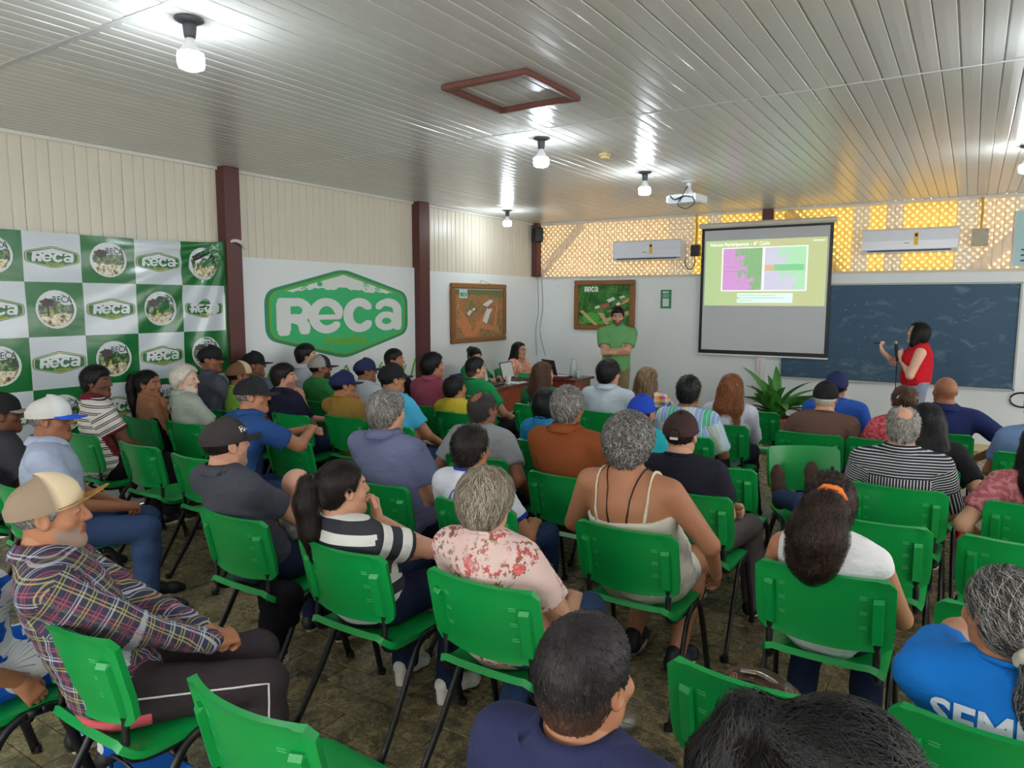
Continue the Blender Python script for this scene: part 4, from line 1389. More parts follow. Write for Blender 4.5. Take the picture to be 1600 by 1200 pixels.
# ---- fabric patterns
_fab = {}
def fabric(key, col, pat='plain', cols=(), trim=None, rough=.85):
    if key in _fab:
        return _fab[key]
    g = G('cloth_' + key, rough, .2)
    r = g.attr('rest'); q = g.xyz(r)
    c0 = rgba(col)
    cs = [rgba(c) for c in cols]
    if pat == 'plain':
        n = g.noise(r, 5.0, 4.0)
        c = g.mix(n, tuple(v * .93 for v in c0[:3]) + (1,), tuple(min(1, v * 1.05) for v in c0[:3]) + (1,))
    elif pat == 'hstripe':      # broad horizontal bands
        c = g.mix(g.stripe(g.math('ADD', q[2], 3.0), .088, 0, .52), c0, cs[0])
    elif pat == 'dstripe':      # double thin horizontal lines
        z = g.math('ADD', q[2], 3.0)
        m = g.math('MAXIMUM', g.stripe(z, .052, .0, .13), g.stripe(z, .052, .25, .38))
        c = g.mix(m, c0, cs[0])
    elif pat == 'shirtstripe':  # thin vertical lines with a horizontal yoke
        v = g.stripe(g.math('ADD', q[0], 3.0), .015, .0, .36)
        h = g.stripe(g.math('ADD', q[2], 3.0), .015, .0, .36)
        yoke = g.math('GREATER_THAN', q[2], .86)
        f = g.mix(yoke, v, h)
        c = g.mix(f, c0, cs[0])
    elif pat == 'plaid':
        x = g.math('ADD', g.math('ADD', q[0], g.math('MULTIPLY', q[1], .55)), 3.0); z = g.math('ADD', q[2], 3.0)
        c = c0
        P_ = .100
        for co, wv, cc in ((x, .0, 0), (z, .0, 0), (x, .33, 1), (z, .33, 1), (x, .66, 2), (z, .66, 2)):
            m = g.stripe(co, P_, wv + .02, wv + .075 if cc != 2 else wv + .06)
            m2 = g.stripe(co, P_, wv + .13, wv + .16) if cc != 2 else g.stripe(co, P_, wv + .12, wv + .16)
            c = g.mix(g.math('MULTIPLY', g.math('MAXIMUM', m, m2), .58), c, cs[cc])
    elif pat == 'check':        # bright multicolour checks
        x = g.math('ADD', g.math('ADD', q[0], g.math('MULTIPLY', q[1], .5)), 3.0); z = g.math('ADD', q[2], 3.0)
        P_ = .11
        fx = g.ramp(g.math('FRACT', g.math('DIVIDE', x, P_)), [(0, cs[0]), (.25, cs[1]), (.5, cs[2]), (.75, c0)], 'CONSTANT')
        fz = g.ramp(g.math('FRACT', g.math('DIVIDE', z, P_)), [(0, cs[1]), (.25, c0), (.5, cs[0]), (.75, cs[2])], 'CONSTANT')
        c = g.mix(.5, fx, fz)
    elif pat == 'bands':        # broad vertical bands
        f = g.math('FRACT', g.math('DIVIDE', g.math('ADD', q[0], 3.0), .26))
        c = g.ramp(f, [(0, cs[0]), (.22, cs[1]), (.42, c0), (.55, cs[2]), (.78, cs[1])], 'CONSTANT')
        c = g.mix(g.math('MULTIPLY', g.stripe(g.math('ADD', q[0], 3.0), .03, 0, .15), .7), c, rgba((236, 240, 236)))
    elif pat == 'floral':
        w = g.noise(r, 16.0, 3.0, .5, 'Color')
        pv = g.n('ShaderNodeVectorMath', operation='MULTIPLY_ADD')
        g.l(w, pv.inputs[0]); pv.inputs[1].default_value = (.03, .03, .03); g.l(r, pv.inputs[2])
        d1 = g.voro(pv.outputs[0], 9.0); big = g.noise(r, 6.5, 2.0)
        zone = g.ramp(big, [(.45, (0, 0, 0, 1)), (.53, (1, 1, 1, 1))])
        fine = g.noise(pv.outputs[0], 42.0, 5.0, .65)
        leaf = g.math('MULTIPLY', g.math('GREATER_THAN', fine, .53), zone)
        c = g.mix(leaf, c0, g.ramp(g.noise(r, 13.0, 2.0), [(.38, cs[1]), (.5, cs[2]), (.62, cs[0])]))
        fl = g.math('MULTIPLY', g.math('LESS_THAN', g.math('ADD', d1, g.math('MULTIPLY', fine, .25)), .34), zone)
        c = g.mix(fl, c, g.ramp(fine, [(.4, cs[0]), (.6, tuple(min(1, v * 1.7) for v in cs[0][:3]) + (1,))]))
    elif pat == 'daisy':
        d1 = g.voro(r, 4.2, rnd=.55)
        ps = g.n('ShaderNodeTexVoronoi'); g.l(r, ps.inputs['Vector']); ps.inputs['Scale'].default_value = 4.2; ps.inputs['Randomness'].default_value = .55
        df = g.n('ShaderNodeVectorMath', operation='SUBTRACT'); g.l(r, df.inputs[0]); g.l(ps.outputs['Position'], df.inputs[1])
        k = g.xyz(df.outputs[0])
        an = g.math('ARCTAN2', k[2], g.math('ADD', k[0], k[1]))
        rad = g.math('ADD', .30, g.math('MULTIPLY', g.math('ABSOLUTE', g.math('SINE', g.math('MULTIPLY', an, 4.0))), .20))
        c = g.mix(g.math('LESS_THAN', d1, rad), c0, cs[0])
        line = g.math('MULTIPLY', g.math('GREATER_THAN', g.math('SINE', g.math('MULTIPLY', an, 24.0)), .93), g.math('LESS_THAN', d1, .3))
        c = g.mix(g.math('MULTIPLY', line, .7), c, cs[1])
        c = g.mix(g.math('LESS_THAN', d1, .08), c, cs[1])
    elif pat == 'fade':         # dyed gradient, lighter towards the hem
        c = g.ramp(q[2], [(.56, cs[0]), (.66, cs[1]), (.80, c0)])
    elif pat == 'mottle':
        n = g.noise(r, 38.0, 4.0)
        c = g.mix(g.ramp(n, [(.45, (0, 0, 0, 1)), (.55, (1, 1, 1, 1))]), c0, cs[0])
    elif pat == 'denim':
        n = g.noise(r, 3.5, 4.0)
        c = g.mix(n, tuple(v * .65 for v in c0[:3]) + (1,), tuple(min(1, v * 1.35) for v in c0[:3]) + (1,))
    if trim:
        m = g.math('MULTIPLY', g.math('GREATER_THAN', q[0], .3), g.math('LESS_THAN', q[2], .835))
        c = g.mix(m, c, rgba(trim))
    g.color(c)
    b = g.noise(r, 16.0, 3.0)
    fold = g.noise(g.map(r, rot=(.3, .5, .2), scale=(1.0, 1.0, 2.6)), 7.0, 3.0, .55)
    g.bump(g.math('ADD', g.math('ADD', b, g.math('MULTIPLY', fold, 1.6)), g.math('MULTIPLY', g.noise(r, 700.0, 1.0), .15)), .55, .012)
    _fab[key] = g.m
    return g.m

def append(dst, V, Q, col=None):
    k = sum(len(v) for v in dst['V'])
    dst['V'].append(V); dst['Q'].append(Q + k)
    if col is not None:
        dst['C'].append(np.broadcast_to(np.asarray(col, np.float32), (len(V), 3)))
def flush(dst, name, m, parent, smooth=True):
    V = np.concatenate(dst['V']); me = mkmesh(name, V, np.concatenate(dst['Q']), smooth)
    if dst['C']:
        setcol(me, np.concatenate(dst['C']))
    return link(name, me, m, parent)
def bag():
    return {'V': [], 'Q': [], 'C': []}

# ---- hair
def strands(field, V, N, hd, count, length, width, dirfn, seed, lift=.002, segs=5, curl=0.0):
    rg = np.random.default_rng(seed)
    pick = rg.integers(0, len(V), count)
    P = V[pick].astype(np.float64) + rg.normal(0, .002, (count, 3))
    pts = [P]; Ls = length * rg.uniform(.6, 1.15, count)
    jit = rg.normal(0, .34, (count, 3))
    ph = rg.uniform(0, 6.28, count)
    nr = []
    for k in range(segs):
        d, g = field.sample(P)
        t = dirfn(P) + jit
        if curl:
            t = t + curl * np.stack([np.sin(ph + k * 1.9), np.cos(ph + k * 1.9), np.sin(ph * 2 + k * 1.3)], 1)
        t = t - g * (t * g).sum(1)[:, None]
        t /= np.linalg.norm(t, axis=1)[:, None] + 1e-9
        P = P + t * (Ls / segs)[:, None]
        d, g = field.sample(P)
        P = P + g * np.clip(lift * (1 + .6 * np.sin(ph)) - d, -.02, .02)[:, None]
        pts.append(P); nr.append(g)
    nr.append(nr[-1])
    W, Q, C = [], [], []
    base = hd
    tone = rg.lognormal(.1, .42, count)[:, None]  # wide spread of tone; the lighter strands are painted-in sheen
    col = np.clip(base[None] * tone, 0, 1) if base.ndim == 1 else base[rg.integers(0, len(base), count)] * rg.lognormal(0, .15, count)[:, None]
    for k in range(segs + 1):
        a = pts[min(k + 1, segs)] - pts[max(k - 1, 0)]
        b = np.cross(a, nr[k]); b /= np.linalg.norm(b, axis=1)[:, None] + 1e-9
        w = width * (1 - .75 * k / segs)
        W += [pts[k] - b * w / 2, pts[k] + b * w / 2]
        C += [col, col]
    W = np.stack(W, 1).reshape(-1, 3); C = np.stack(C, 1).reshape(-1, 3)
    n = 2 * (segs + 1)
    for k in range(segs):
        o = np.arange(count) * n + 2 * k
        Q.append(np.stack([o, o + 1, o + 3, o + 2], 1))
    return W.astype(np.float32), np.concatenate(Q).astype(np.int32), np.clip(C, 0, 1).astype(np.float32)

def make_hair(style, colname, near, seed, cap=False, under=None):
    hx_ = np.array((-.12, -.10, -.055, -.025, .0, .018, .034, .055, .080, .12)); hz_ = np.array((-.09, -.086, -.066, -.036, .004, -.004, .020, .052, .082, .10))
    """hair in head space; returns V, Q, colours"""
    v = .0062 if near > 1 else (.0085 if near else .011)
    s = SDF((-.19, -.34, -.52), (.19, .14, .16), v)
    pal = HAIR[colname] if isinstance(colname, str) else colname
    base = np.array(lin(pal))
    g = {'buzz': .004, 'short': .015, 'fade': .010, 'med': .018, 'thick': .026, 'balding': .008, 'curly': .030, 'bob': .018, 'long': .016, 'pony': .008, 'curlypony': .010, 'greypony': .008, 'bun': .010, 'side': .006, 'clip': .014}[style]
    hairline = .009
    s.el((0, -.014, .030), (.074 + g, .096 + g, .084 + g), .02)
    if style not in ('side',):
        s.el((0, -.048, -.028), (.058 + g * .8, .050 + g * .8, .062), .03)
    s.cutfn(lambda X, Y, Z: (np.interp(Y, hx_, hz_) + .004 * np.sin(X * 160 + seed) + .003 * np.sin(Y * 210 + X * 90) - Z) * .75)
    s.cutfn(lambda X, Y, Z: Y * .97 + Z * .25 - (.096 if style in ('med', 'thick', 'short') else .092))
    if style in ('fade', 'short'):
        s.el((0, -.005, .062), (.070, .088, .068), .02)
        s.cutfn(lambda X, Y, Z: Y * .97 + Z * .12 - .092)
    if cap:
        s.keep((0, 0, -1), -.040)
    tail = None
    if style == 'balding':
        s.el((0, -.068, .106), (.040, .050, .046), .014, op='s'); s.el((0, .05, .115), (.04, .06, .03), .012, op='s')
    if style == 'curly':
        s.el((0, -.03, .03), (.108, .112, .112), .03)
        s.el((0, -.05, -.03), (.09, .075, .085), .03)
        s.cutfn(lambda X, Y, Z: (.9 * Y + .0 - Z) * .74)
    if style == 'bob':
        s.el((0, -.030, -.02), (.098, .090, .125), .03)
        s.chain([(-.06, -.02, -.02), (-.075, -.015, -.12)], (.045, .040), .03); s.chain([(.06, -.02, -.02), (.075, -.015, -.12)], (.045, .040), .03)
        s.cutfn(lambda X, Y, Z: np.minimum(Y - .040 + .25 * (Z - .0), .085 - np.sqrt(X * X * 1.2 + (Z - .03) ** 2) * 0 - Z))
    if style in ('long', 'clip'):
        e = -.40 if style == 'long' else -.36
        for x0 in (-.05, 0, .05):
            s.chain([(x0, -.055, -.02), (x0 * 1.25, -.095, -.15), (x0 * 1.1, -.105, e * .75), (x0 * .7, -.10, e)], (.055, .052, .046, .022), .035)
        if style == 'long':
            s.chain([(-.07, .0, -.03), (-.085, -.02, -.16), (-.08, -.05, -.27)], (.03, .034, .02), .03); s.chain([(.07, .0, -.03), (.085, -.02, -.16), (.08, -.05, -.27)], (.03, .034, .02), .03)
        s.cutfn(lambda X, Y, Z: np.minimum(Y - .040, .80 * Y + .02 - Z))
    if style == 'pony':
        tail = [(0, -.105, .055), (0, -.150, .050), (0, -.168, -.03), (0, -.155, -.15), (0, -.145, -.27)]
        s.chain(tail, (.022, .034, .042, .040, .014), .02)
    if style == 'curlypony':
        tail = [(-.0, -.115, .06), (-.02, -.165, .030), (-.04, -.180, -.06), (-.05, -.170, -.15), (-.05, -.155, -.22)]
        s.chain(tail, (.028, .070, .092, .080, .030), .03)
    if style == 'greypony':
        tail = [(0, -.11, -.03), (0, -.145, -.06), (0, -.150, -.15), (0, -.145, -.25)]
        s.chain(tail, (.024, .036, .045, .020), .02)
    if style == 'bun':
        s.el((0, -.115, .04), (.052, .05, .055), .02)
    V, Q = s.mesh()
    N = vnormals(V, Q)
    amp = {'curly': .010, 'curlypony': .013}.get(style, .0022)
    fr = {'curly': 210., 'curlypony': 110.}.get(style, 140.)
    V = V + N * (amp * wob(V, fr, seed * .7))[:, None]
    tone = np.clip(1 + .25 * wob(V * np.array([1, 1, .25]), 330., seed), .5, 1.5)[:, None]
    C = np.clip(base[None] * tone, 0, 1)
    if style == 'curlypony':
        up_ = np.clip((V[:, 1] + .125) / .02, 0, 1)[:, None]
        C = C * (1 - up_) + up_ * tone * np.array(lin((78, 54, 38)))
    if style == 'fade':
        low = np.clip((V[:, 2] + .055) / .06, 0, 1)[:, None]
        C = C * low + (1 - low) * (np.array(under) * .32 if under is not None else C)
    if style == 'clip' or colname == 'highlight':
        hl = np.clip(.5 + .5 * wob(V * np.array([1, 1, .1]), 120., 3), 0, 1)[:, None]
        C = C * (1 - .35 * hl) + np.array(lin((196, 166, 120)) if colname == 'highlight' else base) * .35 * hl
    crown = np.array([0, -.07, .10])
    def dirfn(P):
        if tail is not None:
            tb = np.array(tail[1])
            d = tb - P
            far = (P[:, 1] < -.125) | (P[:, 2] < -.07)
            d[far] = np.array([0, .05, -1.0])
            return d / (np.linalg.norm(d, axis=1)[:, None] + 1e-9)
        if style in ('long', 'bob', 'clip', 'thick'):
            d = np.zeros_like(P); d[:, 2] = -1; d[:, 0] = np.sign(P[:, 0]) * .5 * (P[:, 2] > .06); d[:, 1] = -.25
            return d
        d = P - crown
        d[:, 2] -= .02
        return d / (np.linalg.norm(d, axis=1)[:, None] + 1e-9)
    cnt = {0: 500, 1: 1300, 2: 4200}[near]
    if style in ('long', 'pony', 'curlypony', 'clip', 'greypony'):
        cnt = int(cnt * 1.5)
    ln = {'buzz': .010, 'short': .032, 'fade': .022, 'med': .05, 'thick': .06, 'balding': .025, 'curly': .04, 'bob': .08, 'long': .12, 'pony': .10, 'curlypony': .085, 'greypony': .10, 'bun': .06, 'side': .02, 'clip': .12}[style]
    if style in ('curly', 'curlypony'):
        cnt = int(cnt * 1.5)
    wd = {0: .0042, 1: .0028, 2: .0018}[near]
    pal2 = base
    if style == 'curlypony':
        V = V + N * (.004 * wob(V, 300., seed))[:, None]
        pal2 = np.array([lin(c) for c in ((78, 52, 40), (28, 20, 18), (46, 32, 26), (24, 18, 17))])
    if colname in ('grey', 'salt', 'ash', 'white', 'highlight'):
        sp = {'grey': ((186, 182, 176), (112, 108, 102), (70, 68, 66)), 'salt': ((190, 188, 184), (60, 58, 56), (34, 32, 32), (120, 118, 114)), 'ash': ((176, 164, 146), (118, 104, 88), (84, 74, 64), (200, 190, 176)), 'white': ((238, 234, 224), (206, 200, 186)), 'highlight': ((176, 150, 112), (78, 58, 44), (56, 42, 34), (96, 74, 56))}[colname]
        pal2 = np.array([lin(c) for c in sp])
    SV, SQ, SC = strands(s, V, N, pal2, cnt, ln, wd, dirfn, seed, lift=.0015 if style in ('buzz', 'fade', 'side') else (.0055 if style != 'curlypony' else .010), curl={'curly': 1.6, 'curlypony': 1.9}.get(style, 0))
    if style in ('fade', 'buzz') and under is not None:
        low = np.clip((SV[:, 2] + .065) / .07, 0, 1)[:, None]
        SC = SC * low + (1 - low) * (SC * .6 + np.array(under) * .16)
    Q2 = SQ + len(V)
    return np.concatenate([V, SV]), np.concatenate([Q, Q2]), np.concatenate([C, SC])

# ---- caps
def cap_parts(front, back, brim, tilt=0.0, high=.0):
    n, mrow = 28, 10
    V, F, Cc = [], [], []
    cx, cy, cz = 0, -.012, .030
    rx, ry, rz_ = .093, .114, .100 + high
    for j in range(mrow + 1):
        el = R(-8 + 98 * j / mrow)
        for i in range(n):
            az = 2 * math.pi * i / n
            ridge = 1 - .012 * (abs(math.cos(az * 3)) < .14) * math.cos(el)
            kx = 1.0
            V.append((cx + rx * math.cos(el) * math.sin(az) * ridge * kx, cy + ry * math.cos(el) * math.cos(az) * ridge, cz + rz_ * math.sin(el) + (.010 * math.cos(az) if math.sin(el) > .3 else 0)))
            f = math.cos(az) > .45
            Cc.append(front if f else back)
    for j in range(mrow):
        for i in range(n):
            k = (i + 1) % n
            F.append((j * n + k, j * n + i, (j + 1) * n + i, (j + 1) * n + k))
    crown = (np.array(V), F, np.array([lin(c) for c in Cc]))
    # brim
    BV, BF = [], []
    nu, nv = 16, 6
    for lay in (0, 1):
        for j in range(nv + 1):
            t = j / nv
            for i in range(nu + 1):
                u = -1 + 2 * i / nu
                a = u * R(66)
                x0, y0 = rx * .99 * math.sin(a), cy + ry * .99 * math.cos(a)
                ext = .080 * t * math.cos(u * math.pi / 2) ** .55 if abs(u) < .999 else 0
                cf = math.cos(u * math.pi / 2) ** .55 if abs(u) < .999 else 0
                z = cz - .010 - .010 * t * cf - .034 * (abs(u) ** 2) * t * cf - lay * .004 + .004 * abs(u)
                BV.append((x0 * (1 - .04 * t), y0 + ext, z + ext * math.tan(R(tilt))))
    def bi(l, j, i): return l * (nv + 1) * (nu + 1) + j * (nu + 1) + i
    for j in range(nv):
        for i in range(nu):
            BF.append((bi(0, j, i), bi(0, j + 1, i), bi(0, j + 1, i + 1), bi(0, j, i + 1))[::-1]); BF.append((bi(1, j, i), bi(1, j + 1, i), bi(1, j + 1, i + 1), bi(1, j, i + 1)))
    for i in range(nu):
        BF.append((bi(0, nv, i), bi(0, nv, i + 1), bi(1, nv, i + 1), bi(1, nv, i))[::-1])
    return crown, (np.array(BV), BF), (cx, cy, cz + rz_)
def cap_mat():
    g = G('cap_cloth', .8, .2)
    g.color(g.attr('Col', 'Color'))
    g.bump(g.noise(g.obj(), 300.0, 2.0), .3, .002)
    return g.m
M_CAP = cap_mat()

def seg_dist(P, a, b):
    a = np.asarray(a, float); b = np.asarray(b, float); ba = b - a
    t = np.clip(((P - a) @ ba) / (ba @ ba), 0, 1)
    return np.linalg.norm(P - a - t[:, None] * ba, axis=1), t

LOOK = (-1.5, 9.9, 1.75)
ARM_L1, ARM_L2 = .285, .255

def person(label, x, y, yaw=0.0, head=(0, 0, 1.1), look=LOOK, hp=0.0, b=1.0, sh=.175, fem=False, skin='tan', hair=('short', 'black'),
           cap=None, top=('white_tee', (220, 222, 224)), sleeve='short', neck='crew', bottom=('jeans', (46, 66, 106), 'denim'), arms='lap',
           near=1, seat=.45, stand=False, shoes=(30, 30, 32), shoekind='shoe', knee=(.11, .43), feet=None, hs=1.0, beard=None, glasses=False,
           trim=None, slouch=.012, barelegs=False, group='seated audience', legs=True, hy=None, limb=1.0, collar_col=None, base_z=0.0, hroll=0.0, watch=None):
    ya = R(yaw)
    e = tag(empty('person', (x, y, base_z), ya), label, 'person', group)
    seed = (abs(hash_f(x, y)) % 97) + 1
    Rw = rotz(-ya)
    hc = Rw @ (np.array(head) - np.array((x, y, base_z)))
    lk = Rw @ (np.array(look) - np.array(head))
    hyaw = math.atan2(-lk[0], lk[1]) if hy is None else R(hy)
    hpit = math.atan2(lk[2], math.hypot(lk[0], lk[1])) * .6 + R(hp)
    RH = rotz(hyaw) @ rotx(hpit) @ roty(R(hroll))
    sc = np.array(lin(SKIN[skin]))
    v = {2: .0105, 1: .0135, 0: .0185}[near]
    L = limb
    # ---- skeleton
    Pv = np.array((0, 0, (seat + .095) if not stand else .93))
    Nb = hc - np.array((0, 0, .148 * hs)) - RH @ np.array((0, .030, 0)) * .8
    P1 = Pv * .5 + Nb * .5 + np.array((0, -slouch, 0))
    bez = lambda t: (1 - t) ** 2 * Pv + 2 * t * (1 - t) * P1 + t * t * Nb
    tan = lambda t: nrm(2 * (1 - t) * (P1 - Pv) + 2 * t * (Nb - P1))
    shc = bez(.90 if not stand else .85)
    tw = max(-.35, min(.35, hyaw * .25))
    xr = rotz(tw) @ np.array((1, 0, 0))
    S = {1: shc + xr * sh, -1: shc - xr * sh}
    if stand:
        hipj = {k: np.array((k * .09, .0, .90)) for k in (1, -1)}
        kn = {k: np.array((k * .10, .02, .49)) for k in (1, -1)}
        an = {k: np.array((k * .11, -.01, .085)) for k in (1, -1)}
    else:
        hipj = {k: np.array((k * .085 * b ** .5, .02, seat + .085)) for k in (1, -1)}
        kn = {k: np.array((k * knee[0], knee[1] * L, seat + .055)) for k in (1, -1)}
        ft = feet or ((knee[0] + .01, knee[1] - .02), (-knee[0] - .01, knee[1] - .02))
        an = {1: np.array((ft[0][0], ft[0][1] * L, .085)), -1: np.array((ft[1][0], ft[1][1] * L, .085))}
    # ---- arms
    lap = {1: ((.13, .27, seat + .165), (-.5, .9, -.15), (.1, .2, 1)), -1: ((-.13, .27, seat + .165), (.5, .9, -.15), (-.1, .2, 1))}
    clasp = {1: ((.055, .31, seat + .185), (-.55, .8, -.15), (.4, .2, 1)), -1: ((-.055, .29, seat + .175), (.55, .8, -.1), (-.4, .2, 1))}
    hint = {1: np.array((.6, -.6, -.5)), -1: np.array((-.6, -.6, -.5))}
    chin = hc + RH @ np.array((.0, .085, -.115))
    A = dict(lap)
    hk = {1: 'relaxed', -1: 'relaxed'}
    if arms == 'clasp':
        A = dict(clasp); hk = {1: 'curl', -1: 'curl'}
    elif arms in ('chinR', 'chinL'):
        k = 1 if arms == 'chinR' else -1
        A = dict(lap)
        A[k] = (tuple(chin + RH @ np.array((k * .03, .055, -.095))), tuple(RH @ np.array((-k * .25, -.12, .95))), tuple(RH @ np.array((k * .3, .9, .2))))
        hk[k] = 'curl'
        hint[k] = np.array((k * .25, .5, -1.0))
        A[-k] = ((k * .06, .24, seat + .26), (k * .9, .3, .0), (0, .4, 1))
    elif arms == 'side':
        A = {k: ((k * (sh + .06), .06, seat + .10), (k * .1, .5, -.8), (k * 1, 0, .2)) for k in (1, -1)}
    elif arms == 'cross':
        zc = shc[2] - .24
        A = {1: ((-.09, .20, zc + .035), (-.95, -.12, .1), (0, .9, .3)), -1: ((.09, .215, zc - .01), (.95, -.1, .1), (0, .9, .3))}
        hint = {1: np.array((.7, .1, -.8)), -1: np.array((-.7, .1, -.8))}
        hk = {1: 'fist', -1: 'fist'}
    elif isinstance(arms, dict):
        A = dict(lap)
        for k, val in arms.items():
            A[k] = val[:3]
            if len(val) > 3: hk[k] = val[3]
            if len(val) > 4: hint[k] = np.array(val[4], float)
    El, Wr = {}, {}
    for k in (1, -1):
        El[k], Wr[k] = ik(S[k], A[k][0], ARM_L1 * L, ARM_L2 * L, hint[k])
    allp = np.array([Pv, Nb, hc] + list(S.values()) + list(El.values()) + list(Wr.values()) + list(kn.values()) + list(an.values()))
    lo, hi = allp.min(0) - .26, allp.max(0) + .26
    if near == 0 and not barelegs:
        pass
    cr = sh * .90
    def torso(s, g, lowz=True):
        for t, r in ((.0, (.160 * b, .122 * b, .108)), (.24, (.150 * b, .116 * b, .125)), (.48, ((.148 if not fem else .138) * b, .108 * b, .125)), (.72, (cr * b ** .6, .112 * b, .140))):
            u = tan(t); Rm = np.stack([xr if t > .5 else np.array((1, 0, 0)), np.cross(u, xr), u], 1)
            s.el(bez(t), np.array(r) + g, .07, Rm)
        s.rc(S[1] * .86 + S[-1] * .14, S[-1] * .86 + S[1] * .14, .060 + g, .060 + g, .05)
        for k in (1, -1):
            s.rc(Nb + np.array((0, -.012, .01)), shc + (S[k] - shc) * .68, .046 + g, .050 + g, .05)
        if fem:
            for k in (1, -1):
                s.el(bez(.66) + xr * k * .068 + np.array((0, .088 * b, 0)), np.array((.062, .058, .062)) * b + g * .8, .04)
        if b > 1.15:
            s.el(bez(.22) + np.array((0, .07, -.01)), np.array((.155, .14, .14)) * (b - .05) + g, .06)
    ar = (.050 * (b * .5 + .5), .043 * (b * .5 + .5), .040, .029)
    if fem: ar = tuple(q * .93 for q in ar)
    def arm(s, k, g, t1=1.0, fore=0.0, flare=0.0):
        m = S[k] + (El[k] - S[k]) * t1
        s.rc(S[k], m, ar[0] + .008 + g, ar[0] + (ar[1] - ar[0]) * t1 + g + flare, .03)
        if fore > 0:
            w = El[k] + (Wr[k] - El[k]) * fore
            s.rc(El[k], w, ar[2] + g, ar[2] + (ar[3] - ar[2]) * fore + g + flare * .5, .02)
    th = (.088 * b ** .7, .062 * (b * .4 + .6), .056 * (b * .5 + .5), .040)
    def leg(s, k, g, t1=1.0, loose=0.0):
        s.rc(hipj[k], kn[k], th[0] + g, th[1] + g, .035)
        a2 = kn[k] + (an[k] - kn[k]) * t1
        mid = kn[k] * .68 + a2 * .32
        s.rc(kn[k], mid, th[1] - .004 + g, th[2] + g + loose * .5, .02)
        s.rc(mid, a2, th[2] + g + loose * .5, th[3] + (th[2] - th[3]) * (1 - t1) + g + loose, .02)
    # ---- the body, one mesh
    s = SDF(lo, hi, v)
    torso(s, 0)
    for k in (1, -1):
        arm(s, k, 0, 1.0, 1.0)
        if legs:
            leg(s, k, 0)
    nd = nrm(hc - RH @ np.array((0, .035, .02)) - Nb)
    s.rc(Nb - nd * .03, hc + RH @ np.array((0, -.028, -.055)) * hs, .064 * (b * .4 + .6), .054 * (b * .4 + .6), .045)
    body_field = s
    V, Q = s.mesh()
    body = bag()
    append(body, V, Q, sc)
    HV, HQ, code = HEAD_HI if near else HEAD_LO
    hv = (HV * hs) @ RH.T + hc
    hcol = np.repeat(sc[None], len(HV), 0).astype(np.float32)
    hcol[code == 1] = sc * np.array((.80, .48, .46))
    hcol[code == 2] = lin((206, 200, 194)); hcol[code == 3] = lin((40, 26, 20))
    bc = np.array(lin(HAIR[hair[1]] if isinstance(hair[1], str) else hair[1])) if hair else sc * .5
    if hs > .9: hcol[code == 4] = bc * .7 + sc * .2
    if beard is not None:
        hcol[code == 5] = np.array(lin(beard)) * .8 + sc * .2
    append(body, hv.astype(np.float32), HQ, hcol)
    for k in (1, -1):
        Vh, Qh = (HANDS if near == 2 else HANDS_LO)[hk[k]]
        d = nrm(A[k][1]) ; n = np.array(A[k][2], float)
        Fm = frame_from(d, n)
        hv = Vh * (.95 if not fem else .86) * (L if L < .95 else 1)
        if k == -1:
            hv = hv * np.array((-1, 1, 1)); Qq = Qh[:, ::-1]
        else:
            Qq = Qh
        append(body, (hv @ Fm.T + Wr[k] + d * .012).astype(np.float32), Qq, sc)
    bo = flush(body, 'body', M_SKIN, e)
    # ---- top
    shirt_f = None
    if top:
        g0 = .013 if not stand else .020
        s = SDF(np.maximum(lo, np.array((lo[0], lo[1], Pv[2] - .14))), np.array((hi[0], hi[1], Nb[2] + .12)), v)
        torso(s, g0)
        if sleeve in ('short', 'half'):
            for k in (1, -1):
                arm(s, k, g0 + .001, .66 if sleeve == 'short' else .9, 0, .012)
                ax = nrm(El[k] - S[k]); ec = S[k] + (El[k] - S[k]) * (.66 if sleeve == 'short' else .9)
                X0 = ec
                # open the sleeve end with a plane, only near the arm
                sl, X, Y, Z = s._sl(ec - .12, ec + .12)
                pl = (X - X0[0]) * ax[0] + (Y - X0[1]) * ax[1] + (Z - X0[2]) * ax[2]
                d2 = np.sqrt(np.maximum((X - X0[0]) ** 2 + (Y - X0[1]) ** 2 + (Z - X0[2]) ** 2 - pl ** 2, 0))
                s.D[sl] = np.where((d2 < .085) & (pl > 0), np.maximum(s.D[sl], pl), s.D[sl])
        elif sleeve == 'long':
            for k in (1, -1):
                arm(s, k, g0 - .001, 1.0, .97, .006)
        elif sleeve == 'none':
            for k in (1, -1):
                s.rc(S[k], S[k] + (El[k] - S[k]) * .10, ar[0] + .012, ar[0] + .010, .02)
            s.cutfn(lambda X, Y, Z: np.where(Z > S[k][2] - .12, ((X - shc[0]) * xr[0] + (Y - shc[1]) * xr[1]) * k - sh * 1.06, -.2))
        s.keep((0, 0, 1), Pv[2] - .112 if not stand else Pv[2] - .06)
        nk = Nb + nd * .066
        s.cutfn(lambda X, Y, Z: np.where((X - nk[0]) ** 2 + (Y - nk[1]) ** 2 < (.082 * (b * .5 + .5)) ** 2, (X - nk[0]) * nd[0] + (Y - nk[1]) * nd[1] + (Z - nk[2]) * nd[2], -.2))
        if neck == 'wide':
            s.el(Nb + np.array((0, .05, .06)), (.10, .10, .085), .02, op='s')
        if sleeve in ('tank', 'tube'):
            up = tan(.8); pc = bez(.66 if sleeve == 'tank' else .60)
            s.keep(-up, -(up @ pc))
        V, Q = s.mesh()
        V = relax(V, Q, 1, .4)
        N = vnormals(V, Q)
        V = V + N * (.0042 * wob(V, 26., seed) + .0046 * wob(V * np.array((.8, .8, 2.4)), 40., seed * 1.3) * np.clip((.9 - V[:, 2] + Pv[2] - .5) * 3, .3, 1.0))[:, None].astype(np.float32)
        rest = V.copy(); rest[:, 2] = V[:, 2] - Pv[2] + .545
